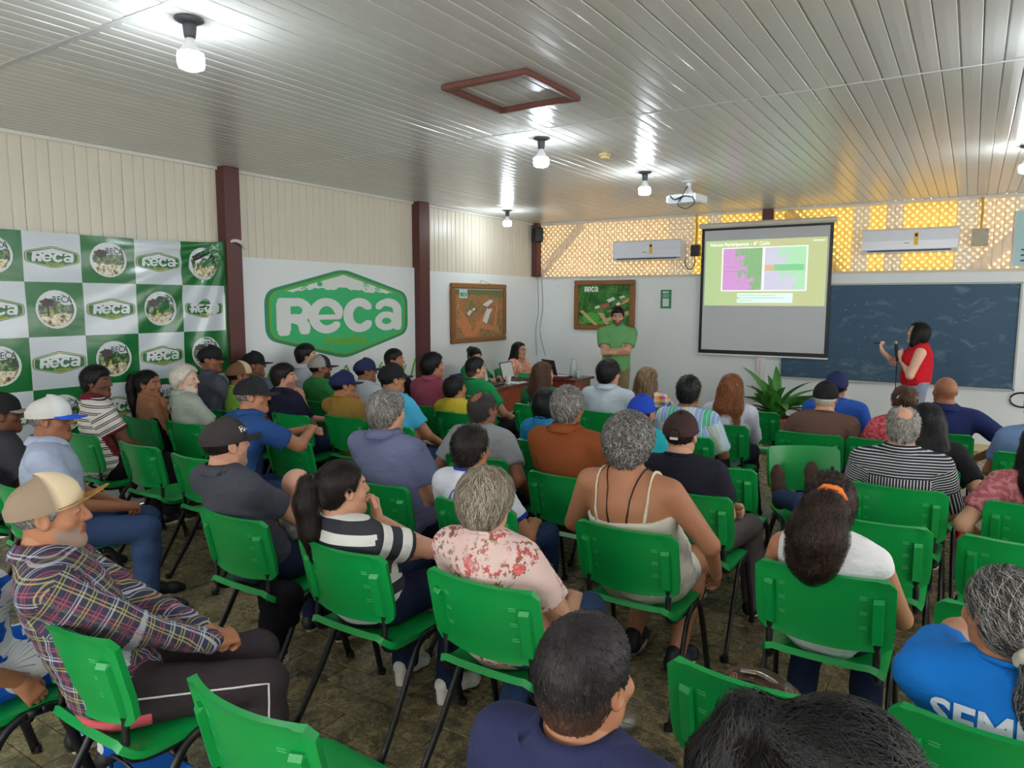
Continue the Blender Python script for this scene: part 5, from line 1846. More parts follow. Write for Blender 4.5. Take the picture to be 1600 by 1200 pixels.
        rest_t = rest.copy(); rest_s = rest.copy(); issl = np.zeros(len(V), bool)
        iscuff = np.zeros(len(V), bool)
        for k in (1, -1):
            d, t = seg_dist(V, S[k], El[k]); d2, t2 = seg_dist(V, El[k], Wr[k])
            side = (V - shc) @ xr * k
            m = (side > sh * .80) & ((d < .12) | (d2 < .09)) & (t > .02) if sleeve != 'none' else np.zeros(len(V), bool)
            if m.any():
                ax = nrm(El[k] - S[k]); bx = nrm(np.cross(ax, (0, 1, 0) if abs(ax[1]) < .8 else (1, 0, 0))); cx_ = np.cross(ax, bx)
                useF = d2 < d - .005
                q = V - S[k]
                along = np.where(useF, ARM_L1 + t2 * ARM_L2, t * ARM_L1)
                ang = np.arctan2(q @ bx, q @ cx_) * .055
                hf = side > sh * .45
                rest_s[hf, 0] = (.5 + ang)[hf]; rest_s[hf, 1] = 0; rest_s[hf, 2] = (1.0 - along)[hf]
                issl |= m
                if sleeve == 'short':
                    iscuff |= m & (t > .585)
                elif sleeve == 'long':
                    iscuff |= m & (t2 > .88)
        me = mkmesh('shirt', V, Q, True)
        pick = issl[Q].sum(1) >= 3
        corner = np.where(pick[:, None, None], rest_s[Q], rest_t[Q]).reshape(-1, 3)
        if len(me.loops) == len(corner):
            at_ = me.attributes.new('rest', 'FLOAT_VECTOR', 'CORNER'); at_.data.foreach_set('vector', corner.astype(np.float32).reshape(-1))
        else:
            setvec(me, 'rest', rest)
        fm = fabric(*(tuple(top) + ('plain', ())[max(0, len(top) - 2):] + (trim,)) if trim else top)
        so = link('shirt', me, fm, e)
        shirt_f = s
        # collar
        cm = fabric('trim_%d_%d_%d' % collar_col, collar_col) if collar_col else (fm if trim is None else fabric('trim_%d_%d_%d' % trim, trim))
        if neck in ('polo', 'shirt'):
            CV, CF = [], []
            nr_ = 40
            fx_ = nrm(np.cross((0, 1, 0), nd))
            Fm = np.stack([fx_, np.cross(nd, fx_), nd], 1)
            kk = b * .4 + .6
            for i in range(nr_ + 1):
                th_ = R(22 + (316) * i / nr_)
                fr = .5 + .5 * math.cos(th_)
                cs_, sn = math.cos(th_), math.sin(th_)
                for (rr, zz) in ((.066, -.005), (.067, .030 - .012 * fr), (.070, .034 - .012 * fr), (.082, .020 - .02 * fr), (.100, -.008 - .035 * fr), (.098, -.011 - .035 * fr), (.078, .012)):
                    CV.append(Nb + Fm @ np.array((sn * rr * kk * 1.04, cs_ * rr * kk * 1.06, zz + .040)))
            m7 = 7
            for i in range(nr_):
                for j in range(m7 - 1):
                    CF.append((i * m7 + j, i * m7 + j + 1, (i + 1) * m7 + j + 1, (i + 1) * m7 + j))
            CV = np.array(CV)
            dd, gg = s.sample(CV.astype(np.float32))
            CV = CV + gg * np.clip(.004 - dd, 0, .03)[:, None]
            me2 = mkmesh('collar', CV, CF, True); setvec(me2, 'rest', CV + np.array((0, 0, .545 - Pv[2])))
            link('collar', me2, cm, so)
        elif neck in ('crew', 'hood'):
            rr, tr_ = (.069 * (b * .5 + .5), .0075) if neck == 'crew' else (.085, .032)
            pts = []
            for a in range(0, 361, 15):
                q = Nb + np.array((rr * math.sin(R(a)), rr * 1.05 * math.cos(R(a)), .0)) + nd * (.052 - .014 * math.cos(R(a)))
                pts.append(q)
            mb = MB().tube(pts, tr_, 6, cap=False)
            me2 = mb.mesh('collar', True); setvec(me2, 'rest', np.array(mb.V))
            link('collar' if neck == 'crew' else 'hood', me2, cm, so)
    # ---- trousers
    if legs and bottom:
        s = SDF(np.array((lo[0], lo[1], .0)), np.array((hi[0], hi[1], Pv[2] + .2)), v)
        for t, r in ((.0, (.160 * b, .122 * b, .108)), (.2, (.148 * b, .114 * b, .10))):
            s.el(bez(t), np.array(r) + .008, .06)
        for k in (1, -1):
            leg(s, k, .009, 1.0 if not barelegs else .0001, .012)
        if barelegs:
            for k in (1, -1):
                ax = nrm(kn[k] - hipj[k]); c0 = hipj[k] + (kn[k] - hipj[k]) * .55
                s.cutfn(lambda X, Y, Z: np.where(X * k > 0, (X - c0[0]) * ax[0] + (Y - c0[1]) * ax[1] + (Z - c0[2]) * ax[2], -.2))
        else:
            s.keep((0, 0, 1), .075)
        s.keep((0, 0, -1), -(Pv[2] + (.10 if not stand else -.01)))
        V, Q = s.mesh()
        N = vnormals(V, Q)
        V = V + N * (.0034 * wob(V, 34., seed * 2.1))[:, None].astype(np.float32)
        me = mkmesh('trousers', V, Q, True); setvec(me, 'rest', V)
        link('trousers' if not barelegs else 'shorts', me, fabric(*bottom), e)
        trouser_f = s
    else:
        trouser_f = None
    if legs and shoes:
        for k in (1, -1):
            so_ = link('shoe', SHOE[shoekind], mat('shoe_%d_%d_%d' % shoes, shoes, .5), e, (an[k][0], an[k][1] + .02, 0), (0, 0, -k * R(8)))
            if near and shoekind == 'shoe':
                link('sole', SOLE, mat('rubber_sole', (196, 184, 160), .7), so_)
    # ---- hair and headwear live in head space
    HM = Matrix([[*(RH[i] * hs), hc[i]] for i in range(3)] + [[0, 0, 0, 1]])
    if hair and hair[0]:
        st = hair[0]
        HVv, HQq, HC = make_hair(st, hair[1], near, seed, cap is not None, sc)
        me = mkmesh('hair', HVv, HQq, True); setcol(me, HC)
        ho = link('hair', me, M_HAIR, e); ho.matrix_local = HM
    else:
        ho = None
    if cap is not None:
        cc = dict(front=(30, 30, 32), back=(30, 30, 32), brim=(30, 30, 32), tilt=0.0, turn=0.0, high=0.0, pitch=0.0)
        cc.update(cap)
        (CV, CF, CC), (BV, BF), tp = cap_parts(cc['front'], cc['back'], cc['brim'], cc['tilt'], cc['high'])
        CM = HM @ Matrix.Rotation(R(cc['turn']), 4, 'Z') @ Matrix.Rotation(R(cc['pitch']), 4, 'X')
        me = mkmesh('cap', CV, CF, True); setcol(me, CC)
        co = link('cap', me, M_CAP, e); co.matrix_local = CM
        me = mkmesh('brim', BV, BF, True); setcol(me, np.repeat([lin(cc['brim'])], len(BV), 0))
        link('brim', me, M_CAP, co)
        MB().lathe([(.007, 0), (.007, .004), (.003, .006)], 8, tp).build('button', mat('cap_button_%d_%d' % cc['brim'][:2], cc['brim'], .8), co)
        if cc.get('tag'):
            MB().box((0, -.127, .010), (.042, .004, .014), bev=.002).build('strap_tag', mat('strap_tag_pale', (210, 206, 200), .6), co)
        if cc.get('arch'):
            pts = [(.034 * math.cos(R(a)), .040 * math.sin(R(a))) for a in range(0, 181, 15)]
            V, F = plate(pts, .003)
            W = []
            for q in V:
                ex = min(.99, abs(q[0]) / .093); ez = min(.95, max(0, (q[1] + .0) / .100))
                W.append((q[0], -.012 - .1155 * math.sqrt(max(.01, 1 - ex * ex - ez * ez)) - q[2], q[1] + .024))
            link('back_opening', mkmesh('back_opening', W, F), mat('opening_dark', (26, 22, 20), .8), co)
        if cc.get('text'):
            V, F = text_mesh(cc['text'], cc.get('tsize', .035), .0012)
            W = []
            for q in V:
                az = -q[0] / .1 + R(cc.get('taz', 0)); el = .42 + q[1] / .1
                W.append((.0945 * math.cos(el) * math.sin(az), -.012 + .1155 * math.cos(el) * math.cos(az), .030 + .1015 * math.sin(el) + .004))
            link('lettering', mkmesh('lettering', W, F), mat('cap_text_%d' % cc.get('tcol', (230,))[0], cc.get('tcol', (230, 230, 226)), .7), co)
    if glasses:
        mb = MB()
        for k in (1, -1):
            mb.tube([(k * .032 + .021 * math.cos(R(a)), .0975 - .004 * abs(math.cos(R(a))), .006 + .017 * math.sin(R(a))) for a in range(0, 361, 24)], .0018, 5, cap=False)
            mb.tube([(k * .053, .094, .010), (k * .074, .06, .010), (k * .082, -.006, .008), (k * .080, -.02, -.006)], .0018, 5)
        mb.tube([(-.011, .099, .010), (.011, .099, .010)], .0018, 5)
        go = mb.build('glasses', mat('dark_spectacle_frame', (40, 26, 26), .3), e); go.matrix_local = HM
    return dict(e=e, shirt=shirt_f, body=body_field, trousers=trouser_f, HM=HM, hair=ho, hc=hc, RH=RH, S=S, El=El, Wr=Wr, Nb=Nb, shirt_o=(so if top else None), kn=kn, an=an, hip=hipj, Pv=Pv, bez=bez)

def hash_f(x, y):
    return int(x * 1000) * 31 + int(y * 1000) * 17

def on_field(field, P, lift):
    P = np.array(P, np.float32)
    for _ in range(4):
        d, g = field.sample(P)
        P = P + g * np.clip(lift - d, -.03, .03)[:, None]
    return P

def back_print(p, text, cx, cz, size, col, width=1.0, bold=.0, name='print', ang=0.0, front=False, parent=None):
    """lettering laid on the back (or chest) of a shirt"""
    V, F = text_mesh(text, size, bold, width) if isinstance(text, str) else text
    V = np.asarray(V, float)
    ca, sa = math.cos(ang), math.sin(ang)
    u = V[:, 0] * ca - V[:, 1] * sa; w = V[:, 0] * sa + V[:, 1] * ca
    s = 1 if not front else -1
    P = np.stack([cx + s * u, np.full(len(V), -.30 if not front else .35), cz + w], 1).astype(np.float32)
    # march to the shirt along y
    f = p['shirt']
    y = P[:, 1].copy()
    done = np.zeros(len(P), bool)
    for _ in range(90):
        P[:, 1] = y
        i = np.clip(np.round((P - f.lo) / f.v).astype(int), 0, f.n - 1)
        d = f.D[i[:, 0], i[:, 1], i[:, 2]]
        done |= d < f.v * .9
        y = np.where(done, y, y + (.005 if not front else -.005))
    P[:, 1] = y
    P = on_field(f, P, .0062)
    m = fabric('print_%d_%d_%d' % tuple(col), tuple(col))
    me = mkmesh(name, P, F); setvec(me, 'rest', P)
    return link(name, me, m, p['shirt_o'] if parent is None else parent)

# ================================================================= audience
def sit(who, cx, cy, head, label, dx=0.0, dy=0.0, chair_label=None, cm=None, crz=0.0, **kw):
    chair(cx, cy, chair_label or ('green plastic chair holding the ' + who), crz, cm)
    b = kw.get('b', 1.0)
    return person(label, cx + dx, cy - .03 + (b - 1) * .13 + dy, head=head, **kw)
JEANS = ('jeans', (44, 62, 100), 'denim'); DJEANS = ('dark_jeans', (26, 36, 62), 'denim'); BLK = ('black_trousers', (26, 26, 30)); GRYT = ('grey_trousers', (92, 84, 84)); KHA = ('khaki_trousers', (128, 116, 84))

# ---- near rows
p22 = sit('man in the plaid shirt', -2.24, 1.25, (-2.45, 1.09, 1.118), 'man in beige cap and navy plaid shirt, hands clasped, nearest left', dx=-.06, dy=-.03, yaw=-32, near=2, skin='tan', hair=('side', 'grey'),
    cap=dict(front=(222, 204, 170), back=(150, 132, 112), brim=(164, 118, 60), tilt=26, pitch=10), top=('plaid_navy', (60, 62, 84), 'plaid', ((206, 206, 216), (176, 84, 98), (190, 182, 110))), sleeve='long', neck='shirt',
    bottom=('charcoal_track', (58, 50, 54)), arms='clasp', knee=(.12, .45), beard=(150, 138, 128), look=(2.2, 7.0, 1.5))
p22b = sit('woman in the blue daisy dress', -2.80, .98, (-2.80, .95, 1.10), 'woman in bright blue dress with big white daisies at the left edge', near=1, fem=True, sh=.16, skin='tan', hair=('long', 'dark'),
    top=('daisy_blue', (20, 96, 206), 'daisy', ((232, 236, 240), (20, 24, 40))), bottom=('daisy_blue', (20, 96, 206), 'daisy', ((232, 236, 240), (20, 24, 40))), arms='side')
p19 = sit('man in the grey polo with a baby', -2.80, 2.22, (-2.97, 2.11, 1.113), 'man in black mesh cap and charcoal polo holding a bald baby', dx=-.04, near=2, skin='light', sh=.185, hair=('side', 'dark'),
    cap=dict(front=(44, 44, 48), back=(58, 52, 52), brim=(46, 46, 50), tilt=10, text='HAT', tsize=.040, taz=40), top=('charcoal_polo', (72, 74, 84)), neck='polo', bottom=DJEANS,
    arms={1: ((.02, .36, .70), (-.8, .5, .1), (.3, .6, .6), 'relaxed', (.7, -.4, -.6)), -1: ((-.14, .36, .66), (.8, .4, .1), (-.3, .6, .6), 'relaxed', (-.7, -.4, -.6))}, beard=(170, 140, 120))
p21 = sit('woman in the striped top', -2.06, 2.18, (-2.17, 2.09, 1.017), 'woman with dark ponytail and bold black and white striped top', dx=-.03, near=2, fem=True, sh=.160, b=1.05, skin='light', hair=('pony', 'dark'),
    top=('bold_stripe', (226, 226, 222), 'hstripe', ((58, 60, 66),)), sleeve='short', neck='wide', bottom=DJEANS, shoes=(222, 222, 214), shoekind='heel', knee=(.13, .44), feet=((.2, .28), (-.08, .3)),
    arms={1: ((-.015, .065, .862), (-.3, .08, .9), (.3, .95, .1), 'curl', (1.0, .5, -.55)), -1: ((.12, .22, .70), (.9, .2, .0), (0, .3, 1), 'relaxed', (-.6, -.3, -.8))}, look=(.5, 8.5, 1.6))
p23 = sit('woman in the floral blouse', -1.40, 2.21, (-1.475, 2.14, 1.056), 'woman with short grey hair and pale pink floral blouse', near=2, fem=True, sh=.165, b=1.08, skin='light', hair=('thick', 'ash'),
    top=('pink_floral', (226, 196, 190), 'floral', ((196, 96, 98), (126, 112, 108), (140, 96, 70))), sleeve='short', neck='crew', bottom=('blue_jeans', (50, 70, 106), 'denim'), feet=((.16, .22), (-.14, .22)))
p36 = sit('woman in the cream camisole', -1.21, 3.03, (-1.263, 2.97, 1.165), 'broad woman with curly grey hair and bare back in cream camisole', near=2, fem=True, b=1.28, sh=.195, skin='tan', hair=('curly', 'salt'),
    top=('cream_tank', (214, 210, 196)), sleeve='tank', neck='none', barelegs=True, bottom=('white_shorts', (220, 218, 208)), arms={1: ((.29, .16, .56), (-.2, .6, -.7), (.8, .3, .5), 'relaxed', (.9, -.5, -.3)), -1: ((-.30, .18, .56), (.2, .6, -.7), (-.8, .3, .5), 'relaxed', (-.9, -.5, -.3))}, feet=((.10, .20), (-.16, .28)), shoes=(28, 32, 44))
p42 = sit('woman with the orange scrunchie', -.40, 2.97, (-.408, 2.88, 1.035), 'woman with curly dark ponytail, orange scrunchie and white sleeveless top', near=2, fem=True, sh=.160, b=1.02, skin='tan', hair=('curlypony', 'dark'),
    top=('white_sleeveless', (226, 226, 228)), sleeve='none', neck='crew', bottom=DJEANS, feet=((.13, .2), (-.13, .24)))
p50 = sit('woman in the blue lettered shirt', .13, 2.13, (.115, 2.08, 1.035), 'woman with grey ponytail in bright blue shirt lettered on the back', near=2, fem=True, sh=.175, b=1.1, skin='tan', hair=('greypony', 'salt'),
    top=('bright_blue_tee', (22, 118, 206)), sleeve='short', neck='crew', bottom=BLK, arms={-1: ((.02, .50, .875), (.9, .3, 0), (0, 0, 1), 'flat', (-1, .2, .1)), 1: ((.16, .46, .875), (-.5, .8, 0), (0, 0, 1), 'flat', (1, .2, 0))}, look=(-2.6, 6.5, 1.3))
p51 = sit('man with the buzz cut', -.60, 1.25, (-.585, 1.19, 1.073), 'man with dark buzz cut and navy polo seen from behind, bottom centre', near=2, sh=.185, skin='tan', hair=('fade', (38, 34, 36)),
    top=('navy_polo', (48, 52, 88)), neck='polo', look=(.9, 8.0, 1.5), bottom=JEANS)
p52 = sit('woman with parted dark hair', -.10, 1.02, (-.10, 1.03, 1.125), 'dark haired woman at the bottom edge, top of head only', near=2, fem=True, sh=.16, skin='light', hair=('pony', 'black'),
    top=('dark_top', (40, 38, 44)), bottom=BLK, hy=-78, hp=-14)
p18 = sit('big man in the slate polo', -2.66, 3.01, (-2.74, 2.99, 1.174), 'big man with thick grey hair and slate blue polo shirt', near=2, b=1.27, sh=.205, skin='light', hair=('med', 'grey'), top=('slate_polo', (108, 114, 146)), neck='polo', bottom=('navy_trousers', (30, 34, 52)))
p24 = sit('boy in the white tee', -1.98, 2.98, (-2.13, 2.95, 1.038), 'dark haired boy in white tee with blue trim and back emblem', dx=-.06, near=1, sh=.165, skin='tan', hair=('short', 'dark'), top=('white_blue_tee', (216, 220, 232)), trim=(40, 62, 160), neck='crew', bottom=JEANS)
p25 = sit('balding man in the grey polo', -2.58, 3.84, (-2.65, 3.80, 1.095), 'balding man in light grey polo behind the slate polo man', near=1, sh=.19, b=1.08, skin='brown', hair=('balding', (52, 50, 50)), top=('grey_polo', (150, 154, 156)), neck='polo', bottom=DJEANS, arms='side')
p31 = sit('man in the brown polo', -1.88, 3.71, (-1.96, 3.68, 1.18), 'man with grey-flecked hair and rust brown polo shirt', near=1, sh=.19, b=1.1, skin='brown', hair=('short', 'salt'), top=('rust_polo', (138, 74, 38)), neck='polo', bottom=BLK)
p38 = sit('man in the brown cap', -1.18, 3.74, (-1.27, 3.67, 1.09), 'man in dark brown cap and black tee with arms folded', near=1, sh=.19, b=1.05, skin='light', hair=('side', 'dark'), cap=dict(front=(62, 44, 42), back=(62, 44, 42), brim=(50, 36, 36), arch=True, tag=True), top=('black_tee', (34, 34, 46)), neck='crew', bottom=GRYT, arms='cross', knee=(.17, .42), feet=((.22, .38), (-.12, .40)))
p8 = sit('man in the blue polo', -4.05, 2.86, (-3.99, 3.05, 1.17), 'man in black cap and royal blue polo leaning on the chair ahead', dx=.05, near=1, sh=.19, b=1.1, skin='tan', hair=('side', 'salt'), cap=dict(front=(40, 42, 44), back=(32, 34, 36), brim=(40, 42, 44)), glasses=True,
    top=('royal_fade', (40, 78, 136), 'fade', ((160, 192, 226), (60, 120, 186))), neck='polo', bottom=JEANS, slouch=.08, arms={1: ((.16, .56, .90), (-.6, .7, .1), (.2, 0, 1), 'curl', (.8, -.2, -.6)), -1: ((.08, .60, .89), (.7, .5, .0), (0, 0, 1), 'fist', (-.8, -.2, -.6))}, look=(1.5, 8.5, 1.4))
p2 = sit('man in the white and blue cap', -4.2, 1.92, (-4.24, 1.92, 1.145), 'man in white and blue cap, glasses and pale blue polo', yaw=-30, near=1, sh=.19, b=1.12, skin='brown', hair=('side', 'salt'), cap=dict(front=(206, 208, 210), back=(196, 196, 190), brim=(36, 92, 214)), glasses=True, top=('pale_blue_polo', (168, 180, 204)), neck='polo', bottom=('blue_jeans', (50, 70, 106), 'denim'), arms='clasp', look=(1.2, 7.5, 1.4))
p1 = sit('man in black at the left edge', -4.95, 2.0, (-4.98, 1.98, 1.10), 'man in black cap and dark shirt cut by the left edge', near=0, skin='dark', hair=('side', 'black'), cap=dict(back=(34, 34, 36), brim=(150, 148, 144)), top=('dark_grey_tee', (58, 58, 64)), bottom=BLK)
p3 = sit('man in the striped polo', -5.50, 2.89, (-5.585, 2.87, 1.177), 'man in white polo with thin double stripes and maroon trim', near=1, sh=.19, b=1.05, skin='dark', hair=('short', 'black'), top=('thin_stripe_polo', (222, 216, 210), 'dstripe', ((40, 36, 44),)), trim=(112, 34, 50), neck='polo', bottom=BLK, look=(.5, 7.0, 1.35))
p4 = sit('bare-shouldered woman', -5.80, 3.52, (-5.90, 3.46, 1.082), 'woman with dark ponytail and bare shoulders by the banner', near=1, fem=True, sh=.155, skin='tan', hair=('pony', 'black'), top=('black_tube', (30, 28, 30)), sleeve='tube', neck='none', bottom=BLK, arms='chinR', look=(.0, 6.5, 1.2))
p5 = sit('white-haired man', -5.27, 3.58, (-5.43, 3.50, 1.149), 'white-haired man in pale grey-green shirt', dx=-.05, near=1, sh=.18, skin='pale', hair=('med', 'white'), top=('sage_shirt', (170, 178, 168)), neck='shirt', bottom=JEANS, beard=(222, 210, 196), look=(.5, 7.0, 1.35))
p6 = sit('man in the black cap by the wall', -5.80, 4.14, (-5.80, 4.0, 1.262), 'man in black cap and slate grey shirt against the banner end', near=0, skin='brown', hair=('side', 'black'), cap=dict(), top=('slate_tee', (88, 92, 108)), bottom=BLK, look=(.5, 8.0, 1.4))
p7 = sit('man in the lime shirt', -5.38, 4.15, (-5.53, 4.10, 1.123), 'man in brown and cream cap and lime green shirt', near=0, b=1.08, skin='brown', hair=('side', 'black'), cap=dict(front=(206, 190, 152), back=(112, 84, 58), brim=(112, 84, 58)), top=('lime_tee', (132, 176, 72)), bottom=BLK, dx=-.06)
p7b = sit('man in black behind the brown cap', -5.62, 4.78, (-5.80, 4.46, 1.182), 'man in black cap half hidden behind the brown cap', near=0, skin='brown', hair=('side', 'black'), cap=dict(), top=('grey_blue_tee', (96, 110, 130)), bottom=BLK)
p9 = sit('man in the navy polo with hand on chin', -4.90, 4.34, (-5.08, 4.22, 1.122), 'dark haired man in navy polo with hand at his mouth', dx=-.08, near=1, sh=.195, b=1.05, skin='light', hair=('short', 'dark'), top=('deep_navy_polo', (32, 32, 56)), neck='polo', bottom=JEANS, arms='chinR', look=(.5, 8.5, 1.9), beard=(150, 110, 96))
p10 = sit('man in the white shirt by the wall', -5.78, 5.24, (-5.82, 5.13, 1.226), 'man in crisp white shirt seated highest along the logo wall', near=0, skin='light', hair=('short', 'black'), top=('white_shirt', (214, 218, 228)), neck='shirt', bottom=BLK)
p11 = sit('bearded man in green', -5.25, 5.02, (-5.40, 4.93, 1.135), 'bearded man in grey and black cap and green tee', dx=-.05, near=0, skin='brown', hair=('side', 'black'), cap=dict(front=(40, 40, 42), back=(150, 148, 144), brim=(40, 40, 42)), top=('leaf_green_tee', (52, 132, 70)), bottom=BLK, beard=(24, 20, 20))
p12 = sit('man in the mustard shirt', -4.40, 4.49, (-4.56, 4.42, 1.068), 'man in navy cap and mustard long-sleeved shirt, hand on face', dx=-.05, near=1, sh=.185, b=1.05, skin='tan', hair=('side', 'black'), cap=dict(front=(34, 42, 84), back=(34, 42, 84), brim=(34, 42, 84)), top=('mustard_shirt', (156, 122, 58)), sleeve='long', neck='crew', bottom=BLK, arms='chinR')
p13 = sit('man in the pale tee and navy cap', -4.82, 5.2, (-5.0, 5.15, 1.108), 'man in navy cap and pale grey tee near the slogan letters', dx=-.08, near=0, skin='brown', hair=('side', 'black'), cap=dict(front=(44, 48, 84), back=(44, 48, 84), brim=(40, 44, 78)), top=('pale_grey_tee', (186, 192, 200)), bottom=JEANS)
p14 = sit('youth in the black hoodie', -5.20, 5.95, (-5.24, 5.84, 1.158), 'young man with faded haircut in black hooded jacket', near=0, skin='tan', hair=('fade', 'black'), top=('black_hoodie', (26, 26, 28)), sleeve='long', neck='hood', bottom=BLK, look=(.5, 8.5, 1.3))
p15 = sit('man in the cyan tee', -3.80, 4.39, (-3.92, 4.34, 1.167), 'man in black cap and cyan tee hidden behind grey hair', near=0, skin='tan', hair=('side', 'black'), cap=dict(brim=(34, 34, 38)), top=('cyan_tee', (76, 176, 216)), bottom=JEANS, dx=.03)
p16 = sit('man in the maroon polo', -4.30, 5.36, (-4.305, 5.34, 1.18), 'man with messy black hair and maroon polo', near=1, sh=.19, b=1.05, skin='tan', hair=('thick', 'black'), top=('maroon_polo', (152, 74, 94)), neck='polo', bottom=JEANS)
p17 = sit('boy in the yellow tee', -3.75, 5.2, (-3.88, 5.13, 1.01), 'boy in yellow tee with glasses pushed up on black hair', near=0, sh=.155, skin='tan', hair=('med', 'black'), top=('yellow_tee', (214, 190, 60)), bottom=BLK, dx=-.04, hs=.95)
p26 = sit('young man in the green tee', -4.10, 5.95, (-4.188, 5.88, 1.114), 'young man with short black hair in bright green lettered tee', near=0, sh=.18, skin='light', hair=('fade', 'black'), top=('bright_green_tee', (34, 152, 88)), bottom=BLK)
p27 = sit('woman at the desk in green', -5.52, 7.7, (-5.50, 7.69, 1.07), 'woman in green tee bent over a laptop at the desk', near=0, fem=True, sh=.155, skin='light', hair=('bun', 'black'), top=('bright_green_tee', (34, 152, 88)), bottom=BLK, yaw=-90, crz=-math.pi / 2, cm=M_CHAIR_B, chair_label='blue plastic chair of the woman bent over a laptop', look=(-4.5, 7.3, .4), arms={1: ((.14, .32, .80), (0, 1, 0), (0, 0, 1)), -1: ((-.14, .32, .80), (0, 1, 0), (0, 0, 1))})
p28 = sit('woman in the coral blouse', -5.50, 8.72, (-5.46, 8.74, 1.09), 'woman with long straight black hair and coral patterned blouse at the desk', near=0, fem=True, sh=.165, skin='light', hair=('long', 'black'), glasses=True, top=('coral_blouse', (226, 140, 112), 'mottle', ((236, 196, 176),)), sleeve='half', neck='wide', bottom=BLK, yaw=-90, crz=-math.pi / 2, look=(-1.0, 8.6, 1.5), arms={1: ((.16, .30, .80), (-.3, 1, 0), (0, 0, 1)), -1: ((-.10, .34, .80), (.3, 1, 0), (0, 0, 1))})
p29 = sit('long-haired woman in green', -3.42, 5.98, (-3.43, 5.93, 1.10), 'woman with long brown hair in green tee with arched print', near=0, fem=True, sh=.165, skin='light', hair=('long', 'brown'), top=('forest_green_tee', (38, 118, 74)), bottom=BLK)
p30 = sit('girl in the blue top', -2.45, 4.48, (-2.53, 4.43, 1.062), 'girl with black hair and sky blue top beside grey-flecked hair', near=0, fem=True, sh=.145, skin='brown', hair=('bob', 'black'), top=('sky_blue_top', (42, 134, 186)), bottom=BLK, hs=.95)
p32 = sit('man in the pale blue-white shirt', -2.70, 5.95, (-2.718, 5.88, 1.152), 'man with thick dark hair and pale blue-white shirt before the standing man', near=0, sh=.195, b=1.08, skin='light', hair=('thick', 'black'), top=('ice_shirt', (190, 202, 212)), sleeve='long', neck='shirt', bottom=BLK)
p33 = sit('woman in the rainbow checks', -2.42, 6.5, (-2.53, 6.33, 1.065), 'woman with highlighted long hair and bright multicolour checked shirt', dx=-.04, near=0, fem=True, sh=.165, skin='light', hair=('long', 'highlight'), top=('rainbow_check', (226, 196, 80), 'check', ((206, 70, 50), (60, 120, 190), (232, 226, 214))), sleeve='long', neck='shirt', bottom=BLK)
p35 = sit('child in the blue cap', -1.75, 4.45, (-1.806, 4.43, 1.065), 'child in royal blue cap and turquoise top behind curly grey hair', near=0, sh=.15, skin='tan', hair=('side', 'black'), cap=dict(front=(36, 68, 176), back=(36, 68, 176), brim=(36, 68, 176)), top=('turquoise_tee', (42, 176, 188)), bottom=BLK, hs=.95)
p37 = sit('woman in the banded tunic', -1.74, 5.25, (-1.758, 5.23, 1.121), 'woman with short black hair and green blue white banded tunic', near=0, fem=True, b=1.12, sh=.18, skin='brown', hair=('short', 'black'), top=('banded_tunic', (206, 216, 190), 'bands', ((90, 196, 150), (150, 176, 222), (196, 214, 226))), sleeve='half', neck='wide', bottom=BLK)
p39 = sit('auburn-haired woman', -1.66, 5.9, (-1.623, 5.88, 1.093), 'woman with long auburn hair and white blouse beside the plant', near=1, fem=True, sh=.16, skin='pale', hair=('clip', 'auburn'), top=('lilac_white_blouse', (208, 208, 224)), sleeve='long', neck='shirt', bottom=('navy_trousers', (30, 34, 52)), arms='chinR', look=(-1.9, 10, 1.6))
p40 = sit('man in the brown shirt', -.97, 5.86, (-.90, 5.84, 1.073), 'man in black cap and faded brown shirt', near=0, sh=.185, b=1.05, skin='light', hair=('side', 'white'), cap=dict(arch=True, tag=True), top=('faded_brown_shirt', (104, 78, 70)), neck='crew', sleeve='long', bottom=JEANS)
p41 = sit('man in the cobalt shirt', -.95, 6.62, (-.936, 6.60, 1.084), 'man in navy cap and cobalt blue shirt by the chalkboard', near=0, sh=.19, skin='brown', hair=('side', 'black'), cap=dict(front=(40, 44, 86), back=(40, 44, 86), brim=(40, 44, 86)), top=('cobalt_shirt', (44, 88, 176)), bottom=JEANS)
p43 = sit('man in the pinstripe shirt', -.28, 4.46, (-.284, 4.42, 1.117), 'man with thinning grey hair and black white-striped shirt', near=1, sh=.185, b=1.05, skin='light', hair=('balding', 'grey'), top=('pinstripe_shirt', (40, 40, 48), 'shirtstripe', ((196, 196, 200),)), sleeve='half', neck='shirt', bottom=BLK)
p44 = sit('woman with long dark curls', -.24, 5.12, (-.20, 5.10, 1.056), 'woman with long dark curls and black top', near=1, fem=True, sh=.17, b=1.1, skin='light', hair=('long', 'black'), top=('black_top', (28, 28, 32)), bottom=BLK, arms='side')
p45 = sit('woman with the headband', -.48, 5.87, (-.375, 5.85, 1.085), 'woman with brown hair band and red-pink patterned top', near=0, fem=True, sh=.16, skin='light', hair=('bun', 'brown'), top=('red_pink_top', (190, 62, 72), 'mottle', ((214, 110, 118),)), bottom=BLK, dx=.06)
p46 = sit('bald man in navy', -.17, 6.42, (-.139, 6.38, 1.12), 'bald man in navy polo with one hand on his hip', near=0, sh=.205, b=1.12, skin='brown', hair=None, top=('navy_blue_polo', (34, 44, 92)), neck='polo', bottom=BLK, arms={1: ((.26, .0, .62), (-.3, .3, -.9), (.9, 0, .3), 'relaxed', (1, -.2, .1))})
p48 = sit('man in the denim blue tee', .42, 5.87, (.42, 5.85, 1.09), 'man in denim blue tee cut by the right edge', near=0, skin='tan', hair=('short', 'black'), top=('denim_tee', (108, 136, 176)), bottom=BLK)
